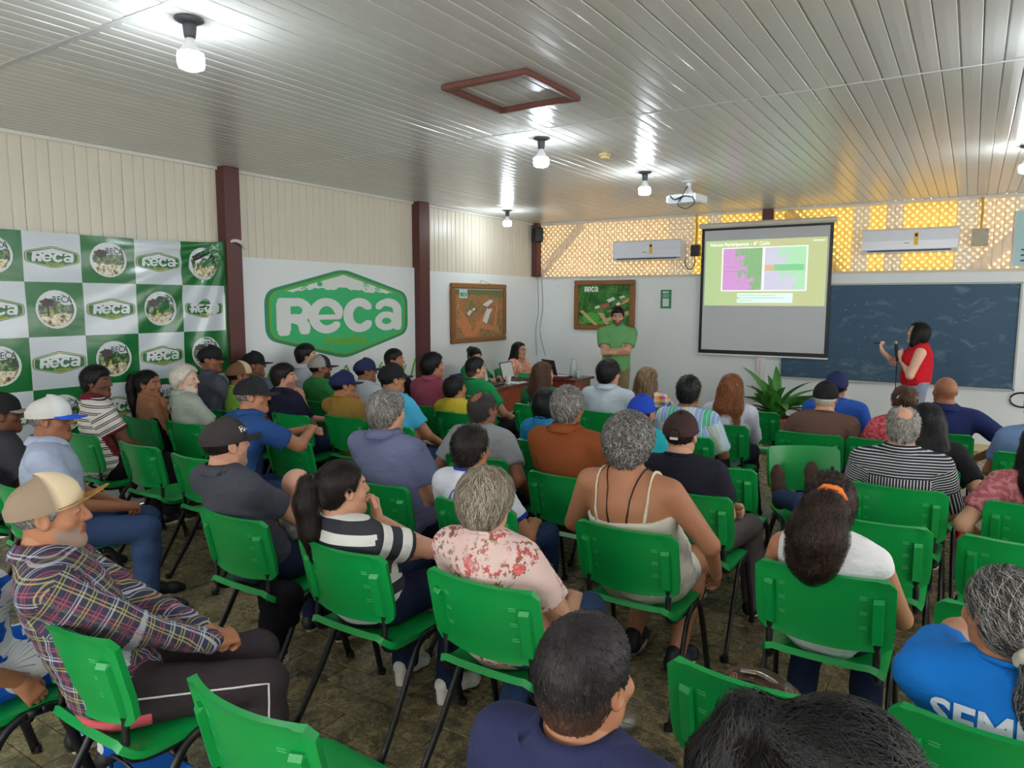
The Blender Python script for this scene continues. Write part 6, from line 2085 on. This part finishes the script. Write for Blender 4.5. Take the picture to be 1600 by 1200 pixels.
p49 = sit('woman with very long black hair', .35, 4.43, (.335, 4.40, 1.07), 'woman with very long black hair and rose top at the right edge', near=1, fem=True, sh=.165, skin='light', hair=('long', 'black'), top=('rose_top', (188, 120, 124), 'mottle', ((160, 84, 92),)), bottom=JEANS, arms='side')

# ---- standing speakers
p34 = person('bearded man in green tee standing with arms crossed', -4.0, 8.85, 204, (-3.985, 8.85, 1.60), look=(-1.0, 2.0, 1.2), near=1, stand=True, arms='cross', hair=('short', 'black'), beard=(30, 24, 22), glasses=True, skin='light', sh=.195, b=1.08, top=('sage_green_tee', (104, 162, 104)), neck='crew', bottom=KHA, seat=.8, group='standing speakers')
p47 = person('woman in red sleeveless top standing with microphone at the chalkboard', -.49, 9.2, 108, (-.50, 9.2, 1.455), look=(-2.6, 10.0, 2.05), near=1, stand=True, fem=True, sh=.165, b=1.08, hair=('bob', 'black'), skin='pale', top=('red_top', (196, 26, 40)), sleeve='none', neck='wide', bottom=('grey_jeans', (128, 136, 156), 'denim'), seat=.75, limb=.95, group='standing speakers',
    arms={-1: ((-.03, .17, 1.17), (.35, .25, .85), (-.3, .9, -.2), 'fist', (-.7, -.2, -1)), 1: ((.08, .34, 1.24), (.0, .35, .95), (.1, .9, -.3), 'curl', (.8, -.2, -1))})

# ---- empty chairs
for x_, y_, lab in ((-4.72, 2.89, 'empty green chair left of the leaning man in royal blue'), (-4.03, 3.57, 'empty green chair under the folded arms of the man in royal blue'), (-1.44, 1.27, 'empty green chair at the bottom left beside the plaid-shirted man'),
                    (-.41, 2.05, 'empty green chair with the patterned handbag on it'), (-.32, 3.73, 'green chair under the reclining child behind the orange scrunchie'), (-1.61, 6.74, 'empty green chair in front of the potted plant'), (-1.23, 4.42, 'empty green chair right of the brown cap and black tee'),
                    (.25, 3.74, 'empty green chair second from the front at the right edge'), (.20, 2.91, 'green chair under the resting arm of the blue lettered shirt'), (-3.08, 4.5, 'green chair with the black studded handbag on it'), (.37, 5.15, 'empty green chair ahead of the very long black hair'), (-.98, 5.12, 'green chair behind the one turned around, before the brown shirt')):
    if lab.startswith('green chair behind'):
        continue
    chair(x_, y_, lab)
chair(-.80, 4.88, 'green chair turned around to face the rows with boots resting on it', R(208))

# ================================================================= details on the people
def scrunchie(p, c, r, t, col, name='scrunchie', ax=(0, 1, 0)):
    mb = MB()
    A3 = nrm(ax); B3 = nrm(np.cross(A3, (1, 0, .1))); C3 = np.cross(A3, B3)
    mb.tube([np.array(c) + r * (B3 * math.cos(R(a)) + C3 * math.sin(R(a))) * (1 + .08 * math.sin(R(a * 7))) for a in range(0, 361, 15)], t, 7, cap=False)
    o = mb.build(name, fabric('hairband_%d_%d_%d' % col, col), p['hair'], smooth=True)
    setvec(o.data, 'rest', [v.co[:] for v in o.data.vertices])
    return o
scrunchie(p42, (-.004, -.128, .062), .040, .019, (244, 130, 60))
scrunchie(p50, (0, -.128, -.045), .034, .020, (214, 206, 190), ax=(0, .7, .7))
scrunchie(p21, (0, -.128, .055), .026, .008, (214, 214, 214))
scrunchie(p4, (0, -.128, .055), .026, .010, (232, 110, 110))
for pp, cc in ((p39, (206, 180, 110)), (p45, (206, 186, 150))):
    MB().tube([(.070 * math.sin(R(a)), -.10 + .02 * math.cos(R(a)), .03 + .045 * math.cos(R(a))) for a in range(-70, 71, 20)], .007, 6).build('hair_clip', mat('clip_%d' % cc[2], cc, .3), pp['hair'])
# shirt prints
back_print(p50, 'SEMUSA', .02, .800, .105, (206, 216, 226), .95, .003, name='big_lettering')
back_print(p50, 'SECRETARIA MUNICIPAL DE SA\u00daDE', .02, .735, .030, (206, 216, 226), .92, .0006, name='small_lettering')
back_print(p29, 'AMA', -.03, .80, .11, (226, 236, 226), 1.0, .002, name='print_lettering')
back_print(p29, 'ZON', -.01, .70, .11, (226, 236, 226), 1.0, .002, name='print_lettering')
for k_, rr in enumerate((.13, .11, .09)):
    poly = [((rr + .008) * math.cos(R(a)), (rr + .008) * math.sin(R(a))) for a in range(0, 181, 15)] + [(rr * math.cos(R(a)), rr * math.sin(R(a))) for a in range(180, -1, -15)]
    n_ = 13
    back_print(p29, (np.array([(q[0], q[1], 0) for q in poly]), [(i, i + 1, 2 * n_ - 2 - i, 2 * n_ - 1 - i) for i in range(n_ - 1)]), .0, .80, 0, (20, 60, 40), name='print_arch')
for i_, w_ in enumerate((.18, .14, .16)):
    back_print(p26, (np.array([(-w_ / 2 + w_ * k / 8, s_ * .006, 0) for s_ in (-1, 1) for k in range(9)]), [(k, k + 1, 10 + k, 9 + k) for k in range(8)]), -.02, .86 - i_ * .035, 0, (206, 230, 214), name='print_line')
def ring_faces(n):
    return [(i, (i + 1) % n, n + (i + 1) % n, n + i) for i in range(n)]
cir = lambda r, n=24: [(r * math.cos(2 * math.pi * i / n), r * math.sin(2 * math.pi * i / n), 0) for i in range(n)]
back_print(p24, (np.array(cir(.072) + cir(.064)), ring_faces(24)), -.06, .80, 0, (54, 72, 160), name='emblem_ring')
for dx_ in (-.03, 0, .03):
    back_print(p24, (np.array([(-.009, -.04, 0), (.009, -.04, 0), (.006, .03, 0), (0, .045, 0), (-.006, .03, 0)]), [(0, 1, 2, 3, 4)]), -.06 + dx_, .80, 0, (54, 72, 160), name='emblem_figure')
back_print(p17, (np.array([(-.06, -.008, 0), (.06, -.004, 0), (.05, .010, 0), (-.05, .008, 0)]), [(0, 1, 2, 3)]), -.05, .82, 0, (120, 110, 40), name='print_line')
# camisole and bra straps
for sx in (-1, 1):
    for (w0, col_, r_, nm) in ((.125, (222, 216, 192), .009, 'strap'), (.085, (40, 30, 30), .0045, 'bra_strap')):
        top_ = p36['bez'](.90)
        pts = []
        for a in np.linspace(-1, 1, 15):
            wx = w0 - (.045 if nm == 'bra_strap' else .0) * max(0, -a) * 1.0
            pts.append((top_[0] + sx * wx, top_[1] + .13 * a, top_[2] + .09 - .22 * a * a * (1.15 if a < 0 else 1)))
        P_ = on_field(p36['body'], pts, .004)
        MB().tube([tuple(q) for q in P_], r_, 6, .5).build(nm, mat('strap_%d' % col_[0], col_, .6), p36['shirt_o'], smooth=True)
# white piping along the dark trousers
pts = [p22['hip'][1] * (1 - t) + p22['kn'][1] * t + np.array((.09, 0, .03)) for t in np.linspace(.1, 1, 12)] + [p22['kn'][1] * (1 - t) + p22['an'][1] * t + np.array((.09, 0, 0)) for t in np.linspace(.1, .9, 8)]
MB().tube([tuple(q) for q in on_field(p22['trousers'], pts, .003)], .0035, 5).build('piping', mat('white_piping', (222, 220, 220), .7), p22['e'])
# undershirt hem of the plaid man
s = SDF(p22['Pv'] - .26, p22['Pv'] + .26, .0105)
s.el(p22['bez'](0.0), np.array((.160, .122, .108)) + .019, .05)
for k in (1, -1):
    s.rc(p22['hip'][k], p22['hip'][k] * .7 + p22['kn'][k] * .3, .106, .098, .05)
s.keep((0, 0, -1), -(p22['Pv'][2] - .035)); s.keep((0, 0, 1), p22['Pv'][2] - .088); s.keep((0, -1, 0), -(.10))
V, Q = s.mesh()
me = mkmesh('undershirt', V, Q, True); setvec(me, 'rest', V)
link('undershirt', me, fabric('coral_undershirt', (206, 92, 100)), p22['e'])
# glasses pushed up on the boy's hair
mb = MB()
for k in (1, -1):
    mb.tube([(k * .034 + .024 * math.cos(R(a)), .075 - .01 * math.sin(R(a)), .092 + .018 * math.sin(R(a))) for a in range(0, 361, 24)], .003, 5, cap=False)
    mb.tube([(k * .058, .07, .09), (k * .09, .02, .06), (k * .094, -.03, .03)], .0025, 5)
go = mb.build('glasses', M_BLACK, p17['e']); go.matrix_local = p17['HM']
# wrist watch of the plaid man
w_ = p22['Wr'][1]; d_ = nrm(p22['El'][1] - w_)
F3 = frame_from(d_, (0, 0, 1))
MB().tube([tuple(w_ + d_ * .02 + F3 @ np.array((.036 * math.cos(R(a)), 0, .036 * math.sin(R(a))))) for a in range(0, 361, 20)], .006, 6, cap=False).build('watch', mat('watch_steel', (140, 140, 144), .3, .5, .8), p22['e'])

# ---- the baby
def baby(x, y, z0):
    e = tag(empty('person', (x, y, 0)), 'bald baby in patterned grey shirt on the lap of the capped man', 'person', 'seated audience')
    hc = np.array((0, .0, z0))
    s = SDF((-.2, -.25, z0 - .45), (.2, .3, z0 + .15), .009)
    s.el((0, -.005, z0), (.068, .078, .076), .02); s.el((0, .03, z0 - .03), (.052, .05, .05), .03)
    for k in (1, -1):
        s.el((k * .069, 0, z0 - .012), (.009, .016, .022), .008)
    s.el((0, .078, z0 - .022), (.010, .012, .009), .008)
    s.rc((0, -.01, z0 - .05), (0, -.02, z0 - .11), .035, .04, .03)
    s.el((0, -.02, z0 - .20), (.08, .07, .11), .04)
    for k in (1, -1):
        s.chain([(k * .075, -.02, z0 - .13), (k * .12, .05, z0 - .2), (k * .07, .12, z0 - .19)], (.032, .026, .022), .02)
        s.chain([(k * .05, .0, z0 - .29), (k * .08, .13, z0 - .29), (k * .08, .17, z0 - .38)], (.05, .04, .026), .02)
    V, Q = s.mesh()
    me = mkmesh('body', V, Q, True); setcol(me, np.repeat([lin((222, 172, 146))], len(V), 0)); link('body', me, M_SKIN, e)
    s = SDF((-.2, -.25, z0 - .45), (.2, .3, z0), .009)
    s.el((0, -.02, z0 - .20), (.090, .080, .115), .04)
    for k in (1, -1):
        s.chain([(k * .07, -.02, z0 - .125), (k * .12, .045, z0 - .195)], (.044, .038), .03)
    s.keep((0, 0, -1), -(z0 - .095))
    V, Q = s.mesh()
    me = mkmesh('shirt', V, Q, True); setvec(me, 'rest', V)
    link('shirt', me, fabric('baby_mottle', (150, 150, 150), 'mottle', ((206, 204, 196),)), e)
baby(-2.88, 2.45, .862)

# ---- child lying across two chairs, boots up
ch_ = tag(empty('person', (-.40, 3.75, 0)), 'child in jeans and brown boots reclining with feet up on the turned chair', 'person', 'seated audience')
T_ = lambda *p: np.array(p) - np.array((-.40, 3.75, 0))
s = SDF(T_(-1.35, 3.3, .3), T_(.0, 5.2, 1.0), .012)
hd_ = T_(-.42, 3.52, .66)
s.el(hd_, (.07, .09, .075), .02)
s.chain([T_(-.43, 3.60, .61), T_(-.46, 3.70, .58), T_(-.55, 3.95, .56), T_(-.60, 4.12, .55)], (.04, .085, .085, .095), .05)
for a_, k_, f_ in ((T_(-.60, 4.14, .56), T_(-.78, 4.44, .60), T_(-.97, 4.74, .55)), (T_(-.56, 4.16, .56), T_(-.66, 4.50, .60), T_(-.80, 4.88, .57))):
    s.chain([a_, k_, f_], (.075, .055, .04), .02)
s.chain([T_(-.38, 3.68, .60), T_(-.36, 3.85, .62), T_(-.46, 3.98, .67)], (.04, .032, .026), .02)
V, Q = s.mesh(); me = mkmesh('body', V, Q, True); setcol(me, np.repeat([lin(SKIN['tan'])], len(V), 0)); link('body', me, M_SKIN, ch_)
s = SDF(T_(-1.35, 3.3, .3), T_(.0, 5.2, 1.0), .012)
for a_, k_, f_ in ((T_(-.60, 4.12, .56), T_(-.78, 4.44, .60), T_(-.96, 4.72, .55)), (T_(-.56, 4.14, .56), T_(-.66, 4.50, .60), T_(-.79, 4.86, .57))):
    s.chain([a_, k_, f_], (.088, .066, .054), .03)
V, Q = s.mesh(); me = mkmesh('trousers', V, Q, True); setvec(me, 'rest', V); link('trousers', me, fabric(*JEANS), ch_)
s = SDF(T_(-1.35, 3.3, .3), T_(.0, 5.2, 1.0), .012)
s.chain([T_(-.46, 3.69, .58), T_(-.55, 3.95, .56), T_(-.60, 4.10, .55)], (.10, .10, .105), .05)
V, Q = s.mesh(); me = mkmesh('shirt', V, Q, True); setvec(me, 'rest', V); link('shirt', me, fabric('white_tee', (220, 222, 224)), ch_)
M_BOOT = mat('brown_suede', (74, 52, 42), .8, vary=.15)
for p_, a_ in ((T_(-1.00, 4.79, .545), 28), (T_(-.82, 4.94, .56), 18)):
    bo_ = link('boot', SHOE['shoe'], M_BOOT, ch_, tuple(p_), (R(72), 0, R(a_)))
    link('sole', SOLE, mat('tan_sole', (170, 120, 60), .7), bo_)

# ---- things people hold
mc = tag(empty('microphone', (0, 0, 0)), 'black handheld microphone with silver grille held by the woman in red', 'microphone')
def wpt(p, v):
    return np.array(p['e'].location) + rotz(p['e'].rotation_euler[2]) @ np.asarray(v, float)
h_ = p47['Wr'][-1] + nrm((.35, .25, .85)) * .075 + np.array((.012, .03, 0))
a_, b_ = wpt(p47, h_ + np.array((0, -.02, -.10))), wpt(p47, h_ + np.array((.0, .0, .09)))
MB().tube([a_, b_], .013, 10, r2=.018).build('handle', M_BLACK, mc)
g_ = b_ + (b_ - a_) / np.linalg.norm(b_ - a_) * .02
MB().lathe([(.006, -.026), (.02, -.018), (.026, 0), (.02, .018), (.006, .026)], 12, tuple(g_)).build('grille', mat('mic_grille', (150, 152, 156), .35, .5, .8), mc, smooth=True)
MB().tube(smooth_path([a_, a_ + np.array((0, 0, -.2)), a_ + np.array((.02, .0, -.7)), a_ + np.array((.1, .1, -1.02))]), .005, 6).build('cable', M_BLACK, mc)
h_ = p47['Wr'][1] + nrm((0, .35, .95)) * .10 + np.array((0, .02, 0))
q_ = wpt(p47, h_)
ck = tag(empty('clicker', tuple(q_), R(108)), 'small black slide clicker in the raised hand of the woman in red', 'clicker')
MB().box((0, .0, 0), (.03, .085, .018), bev=.006).build('casing', M_BLACK, ck)
MB().box((0, .02, .010), (.012, .016, .004), bev=.001).build('key', mat('clicker_key', (90, 90, 94), .4), ck)

# ================================================================= desk and what is on it
M_DESK = mat('reddish_desk_wood', (138, 66, 40), .35, vary=.22, scale=9)
M_DTOP = mat('dark_desk_top', (94, 58, 46), .25, vary=.15)
def desk(x0, x1, y0, y1, label, faces):
    e = tag(empty('desk', ((x0 + x1) / 2, (y0 + y1) / 2, 0)), label, 'desk')
    w, d = x1 - x0, y1 - y0
    MB().box((0, 0, .745), (w + .06, d + .06, .03), bev=.004).build('top', M_DTOP, e)
    if 'x' in faces: MB().box((w / 2 - .02, 0, .575), (.02, d - .04, .31)).build('front_panel', M_DESK, e)
    if 'y' in faces: MB().box((0, -d / 2 + .02, .575), (w - .04, .02, .31)).build('end_panel', M_DESK, e)
    for sx in (-1, 1):
        for sy in (-1, 1):
            MB().tube([(sx * (w / 2 - .05), sy * (d / 2 - .05), .73), (sx * (w / 2 - .05), sy * (d / 2 - .05), 0)], .018, 8).build('leg', M_FRM, e)
desk(-5.20, -4.78, 7.10, 8.40, 'reddish wooden desk with laptops along the left wall', 'xy')
desk(-5.20, -4.42, 8.48, 8.98, 'dark reddish wooden desk end beside the standing man', 'xy')
def laptop(x, y, rz, label, sc_col=(40, 44, 50), z=.76, op=105):
    e = tag(empty('laptop', (x, y, z), rz), label, 'laptop', 'laptops on the desks')
    MB().box((0, 0, .009), (.34, .24, .018), bev=.004).build('base', mat('laptop_dark', (44, 46, 50), .4), e)
    MB().box((0, .01, .0185), (.30, .11, .002)).build('keyboard', M_BLACK, e)
    c_, s_ = math.cos(R(op)), math.sin(R(op))
    ld = MB().box((0, 0, .115), (.34, .008, .23), bev=.002).build('lid', mat('laptop_dark', (44, 46, 50), .4), e, (0, .12, .016), (R(90 - op), 0, 0))
    MB().box((0, -.005, .118), (.31, .002, .195)).build('display', slide_em('laptop_display_%d' % sc_col[0], sc_col, .5), ld)
laptop(-5.0, 7.30, R(90), 'open dark laptop before the woman bent over the desk', (70, 80, 90))
laptop(-5.0, 7.95, R(95), 'black laptop with its lid to the room at the middle of the desk', (90, 110, 90))
laptop(-4.80, 8.72, R(150), 'open laptop facing the rows at the far desk end', (150, 140, 120))
M_GLASS_C = mat('clear_plastic', (196, 206, 210), .15)
def vessel(x, y, prof, label, cat, m):
    e = tag(empty(cat, (x, y, .76)), label, cat)
    MB().lathe(prof, 14).build('shell', m, e, smooth=True)
    r0, z0 = prof[-1]
    MB().tube([(r0 * math.cos(R(a)), r0 * math.sin(R(a)), z0) for a in range(0, 361, 20)], .003, 5, cap=False).build('lip', m, e)
vessel(-4.86, 7.52, [(.028, 0), (.03, .005), (.038, .11)], 'white paper cup on the near desk end', 'cup', mat('paper_cup', (216, 216, 214), .5))
vessel(-4.88, 8.25, [(.032, 0), (.034, .005), (.038, .12)], 'clear drinking glass at the middle of the desk', 'glass', M_GLASS_C)
vessel(-4.62, 8.82, [(.05, 0), (.055, .02), (.05, .15), (.032, .2), (.036, .24)], 'clear water jug on the far desk end', 'jug', M_GLASS_C)
vessel(-4.50, 8.75, [(.030, 0), (.032, .005), (.036, .10)], 'small clear glass beside the water jug', 'glass', M_GLASS_C)
tag(MB().box((-4.72, 8.56, .772), (.30, .22, .022), bev=.004).build('folder', mat('dark_red_folder', (120, 24, 40), .45)), 'dark red folder on the far desk end', 'folder')
tag(MB().box((-4.70, 8.60, .787), (.21, .15, .004), R(12)).build('paper', mat('white_paper', (222, 222, 218), .8)), 'white paper sheets on the red folder', 'paper')
tag(MB().box((-4.88, 7.72, .764), (.2, .28, .006), R(8)).build('paper', mat('white_paper', (222, 222, 218), .8)), 'white paper sheets beside the paper cup', 'paper')
tag(MB().box((-5.02, 8.14, .80), (.14, .04, .08), R(15), .004).build('carton', mat('green_carton', (40, 160, 80), .5)), 'small bright green carton between the laptops', 'carton')

# ================================================================= plant, bags, bottle
pt = tag(empty('potted_plant', (-2.02, 9.42, 0)), 'potted plant with arching glossy green leaves under the screen', 'plant')
MB().lathe([(.13, 0), (.15, .02), (.19, .30), (.205, .34), (.19, .35), (.17, .31)], 20).build('pot', mat('terracotta_pot', (120, 74, 52), .7), pt, smooth=True)
MB().lathe([(.17, .30), (.10, .315), (.02, .32)], 16).build('soil', mat('potting_soil', (44, 34, 26), .95), pt)
def leaf_mat():
    g = G('glossy_leaf', .3, .5)
    r = g.noise(g.geo(), 6.0, 3.0)
    g.color(g.mix(r, rgba((28, 92, 36)), rgba((86, 158, 62))))
    return g.m
M_LEAF = leaf_mat()
rg = random.Random(5)
def leaf_mesh(L, w, droop, fold):
    n = 8
    V, F = [], []
    for i in range(n + 1):
        t = i / n
        yy = L * (t - .12 * droop * t * t); zz = L * (t * .25 - droop * t * t * .8)
        ww = w * (math.sin(math.pi * min(1, t * .94 + .05)) ** .75)
        V += [(-ww, yy, zz + fold * ww), (0, yy, zz), (ww, yy, zz + fold * ww)]
    for i in range(n):
        a = i * 3
        F += [(a, a + 1, a + 4, a + 3), (a + 1, a + 2, a + 5, a + 4)]
    nV = len(V)
    V += [(v[0], v[1], v[2] - .002) for v in V]
    F += [tuple(nV + k for k in reversed(f)) for f in F]
    return mkmesh('leaf', V, F, True)
leaf_types = [leaf_mesh(.52, .045, .55, .5), leaf_mesh(.62, .05, .8, .4), leaf_mesh(.44, .05, .35, .5), leaf_mesh(.7, .042, .65, .3)]
for i in range(34):
    a = rg.uniform(0, 360); up = rg.uniform(12, 72)
    o = link('leaf', rg.choice(leaf_types), M_LEAF, pt, (rg.uniform(-.06, .06), rg.uniform(-.06, .06), rg.uniform(.32, .42)), (R(up), R(rg.uniform(-25, 25)), R(a)))
    o.scale = (rg.uniform(.9, 1.5), rg.uniform(.85, 1.15), 1)
for (a, up, s_) in ((20, 78, 1.25), (-60, 40, 1.2), (-75, 30, 1.35), (-100, 22, 1.2), (60, 60, 1.1), (75, 45, 1.1)):
    o = link('leaf', leaf_types[0], M_LEAF, pt, (0, 0, .40), (R(up), 0, R(a))); o.scale = (1.3, s_, 1)

# bottle
bt = tag(empty('water_bottle', (.02, 5.62, 0)), 'red metal water bottle on the floor by the right chairs', 'bottle')
MB().lathe([(.04, 0), (.043, .01), (.043, .19), (.035, .215), (.026, .225)], 18).build('body', mat('red_enamel', (190, 32, 48), .25), bt, smooth=True)
MB().lathe([(.028, .222), (.03, .226), (.03, .262), (.022, .268)], 16).build('cap', mat('red_enamel', (190, 32, 48), .25), bt, smooth=True)
MB().tube(smooth_path([(-.026, 0, .25), (-.03, 0, .285), (0, 0, .30), (.03, 0, .285), (.026, 0, .25)]), .005, 6).build('carry_loop', mat('red_enamel', (190, 32, 48), .25), bt)

# patterned handbag on the chair
hbag = tag(empty('handbag', (-.47, 2.16, .455), R(-12)), 'dome-shaped brown monogram handbag on the empty chair', 'handbag')
def dome(w, d, h, n=20, mrow=10):
    V, F = [], []
    for j in range(mrow + 1):
        t = j / mrow
        a = t * math.pi / 2
        for i in range(n):
            th = 2 * math.pi * i / n
            cx, sy = math.cos(th), math.sin(th)
            ex = abs(cx) ** .6 * (1 if cx > 0 else -1); ey = abs(sy) ** .7 * (1 if sy > 0 else -1)
            k = math.cos(a) ** .55
            V.append((w * ex * k, d * ey * (k * .75 + .25 * math.cos(a)), h * math.sin(a)))
    for j in range(mrow):
        for i in range(n):
            F.append((j * n + i, j * n + (i + 1) % n, (j + 1) * n + (i + 1) % n, (j + 1) * n + i))
    F.append(tuple(range(n - 1, -1, -1)))
    return V, F
def bag_mat():
    g = G('monogram_leather', .42, .4)
    p = g.obj()
    d = g.voro(g.map(p, rot=(0, 0, .6)), 26.0, rnd=.15)
    ring = g.ramp(d, [(.10, (1, 1, 1, 1)), (.14, (0, 0, 0, 1)), (.24, (0, 0, 0, 1)), (.27, (1, 1, 1, 1)), (.33, (1, 1, 1, 1)), (.36, (0, 0, 0, 1))])
    g.color(g.mix(ring, rgba((66, 44, 36)), rgba((146, 104, 70))))
    g.bump(g.noise(p, 200.0, 2.0), .2, .002)
    return g.m
V, F = dome(.165, .085, .215)
bgb = link('bag_body', mkmesh('bag_body', V, F, True), bag_mat(), hbag)
M_LEA = mat('brown_leather_trim', (70, 46, 38), .4)
for yy in (-.05, .05):
    pts = [(.150 * math.cos(R(a)), yy * (1 - .15 * math.sin(R(a))), .195 * math.sin(R(a)) + .012) for a in range(0, 181, 12)]
    MB().tube(pts, .005, 6).build('piping', M_LEA, hbag)
MB().tube([(.155 * math.cos(R(a)), -.012, .213 * math.sin(R(a)) + .006) for a in range(15, 166, 10)], .007, 6, 1.6).build('zip_band', mat('grey_zip_band', (120, 108, 98), .4), hbag)
MB().tube([(.157 * math.cos(R(a)), -.012, .218 * math.sin(R(a)) + .006) for a in range(25, 156, 8)], .003, 6).build('zip', mat('zip_metal', (186, 176, 160), .25, .5, .9), hbag)
MB().box((-.03, -.03, .222), (.05, .018, .006), R(25), .002).build('zip_pull', mat('zip_metal', (186, 176, 160), .25, .5, .9), hbag)

# dark jacket hanging off the capped man's chair
def drape(name, label, x, y, z0, w, d, h, m, cat):
    e = tag(empty(name, (x, y, 0)), label, cat)
    s = SDF((-w, -d - .1, z0 - h - .05), (w, d + .1, z0 + .08), .012)
    s.rc((-w * .5, 0, z0), (w * .4, 0, z0), .05, .05, .04)
    s.chain([(-w * .25, -.02, z0), (-w * .2, -.03, z0 - h * .5), (-w * .18, -.02, z0 - h)], (.06, .058, .05), .03)
    s.chain([(w * .25, 0, z0), (w * .3, 0, z0 - h * .35)], (.06, .04), .03)
    V, Q = s.mesh(); V = V + vnormals(V, Q) * (.006 * wob(V, 50., 2))[:, None].astype(np.float32)
    me = mkmesh('cloth', V, Q, True); setvec(me, 'rest', V); link('cloth', me, m, e)
    for k in range(3):
        MB().tube([(-w * .18 + .052 * math.cos(R(a)), -.02 + .052 * math.sin(R(a)), z0 - h + .0 - .012 + k * .014) for a in range(0, 361, 20)], .0045, 5, cap=False).build('white_stripe', mat('white_piping', (222, 220, 220), .7), e)
    return e
drape('jacket', 'black jacket with white striped cuff hanging under the capped man', -2.62, 2.12, .45, .17, .08, .32, fabric('jacket_black', (20, 20, 24)), 'jacket')
# floor bag between chairs
fb = tag(empty('shoulder_bag', (-1.52, 2.62, 0), R(10)), 'grey-blue bag with black base on the floor by the floral blouse', 'bag')
MB().box((0, 0, .09), (.26, .13, .15), bev=.03).build('body', mat('grey_blue_canvas', (104, 108, 134), .8), fb)
MB().box((0, 0, .015), (.27, .14, .03), bev=.01).build('base', M_BLACK, fb)
MB().tube(smooth_path([(-.1, 0, .16), (-.08, 0, .24), (.08, 0, .24), (.1, 0, .16)]), .007, 6).build('handle', M_BLACK, fb)
# blue bag under the plaid man's chair
ub = tag(empty('tote_bag', (-2.20, 1.22, 0)), 'bright blue bag under the chair of the plaid-shirted man', 'bag')
MB().box((0, 0, .14), (.28, .2, .26), bev=.03).build('body', mat('bright_blue_nylon', (30, 110, 214), .6), ub)
MB().tube(smooth_path([(-.08, -.08, .26), (-.06, -.09, .33), (.06, -.09, .33), (.08, -.08, .26)]), .006, 6).build('handle', M_BLACK, ub)
# black handbag on a lap chair in the middle
kb = tag(empty('handbag', (-3.08, 4.5, .452)), 'black studded handbag behind the grey polo', 'handbag')
V, F = dome(.14, .07, .2)
link('bag_body', mkmesh('bag_body', V, F, True), mat('black_leather', (20, 20, 24), .3), kb)
MB().tube(smooth_path([(-.08, 0, .15), (-.07, 0, .28), (.07, 0, .28), (.08, 0, .15)]), .006, 6).build('handle', M_BLACK, kb)
for k in range(4):
    MB().lathe([(.008, 0), (.004, -.004)], 8, (-.06 + .04 * k, -.07, .1), axis='y').build('stud', mat('zip_metal', (186, 176, 160), .25, .5, .9), kb)
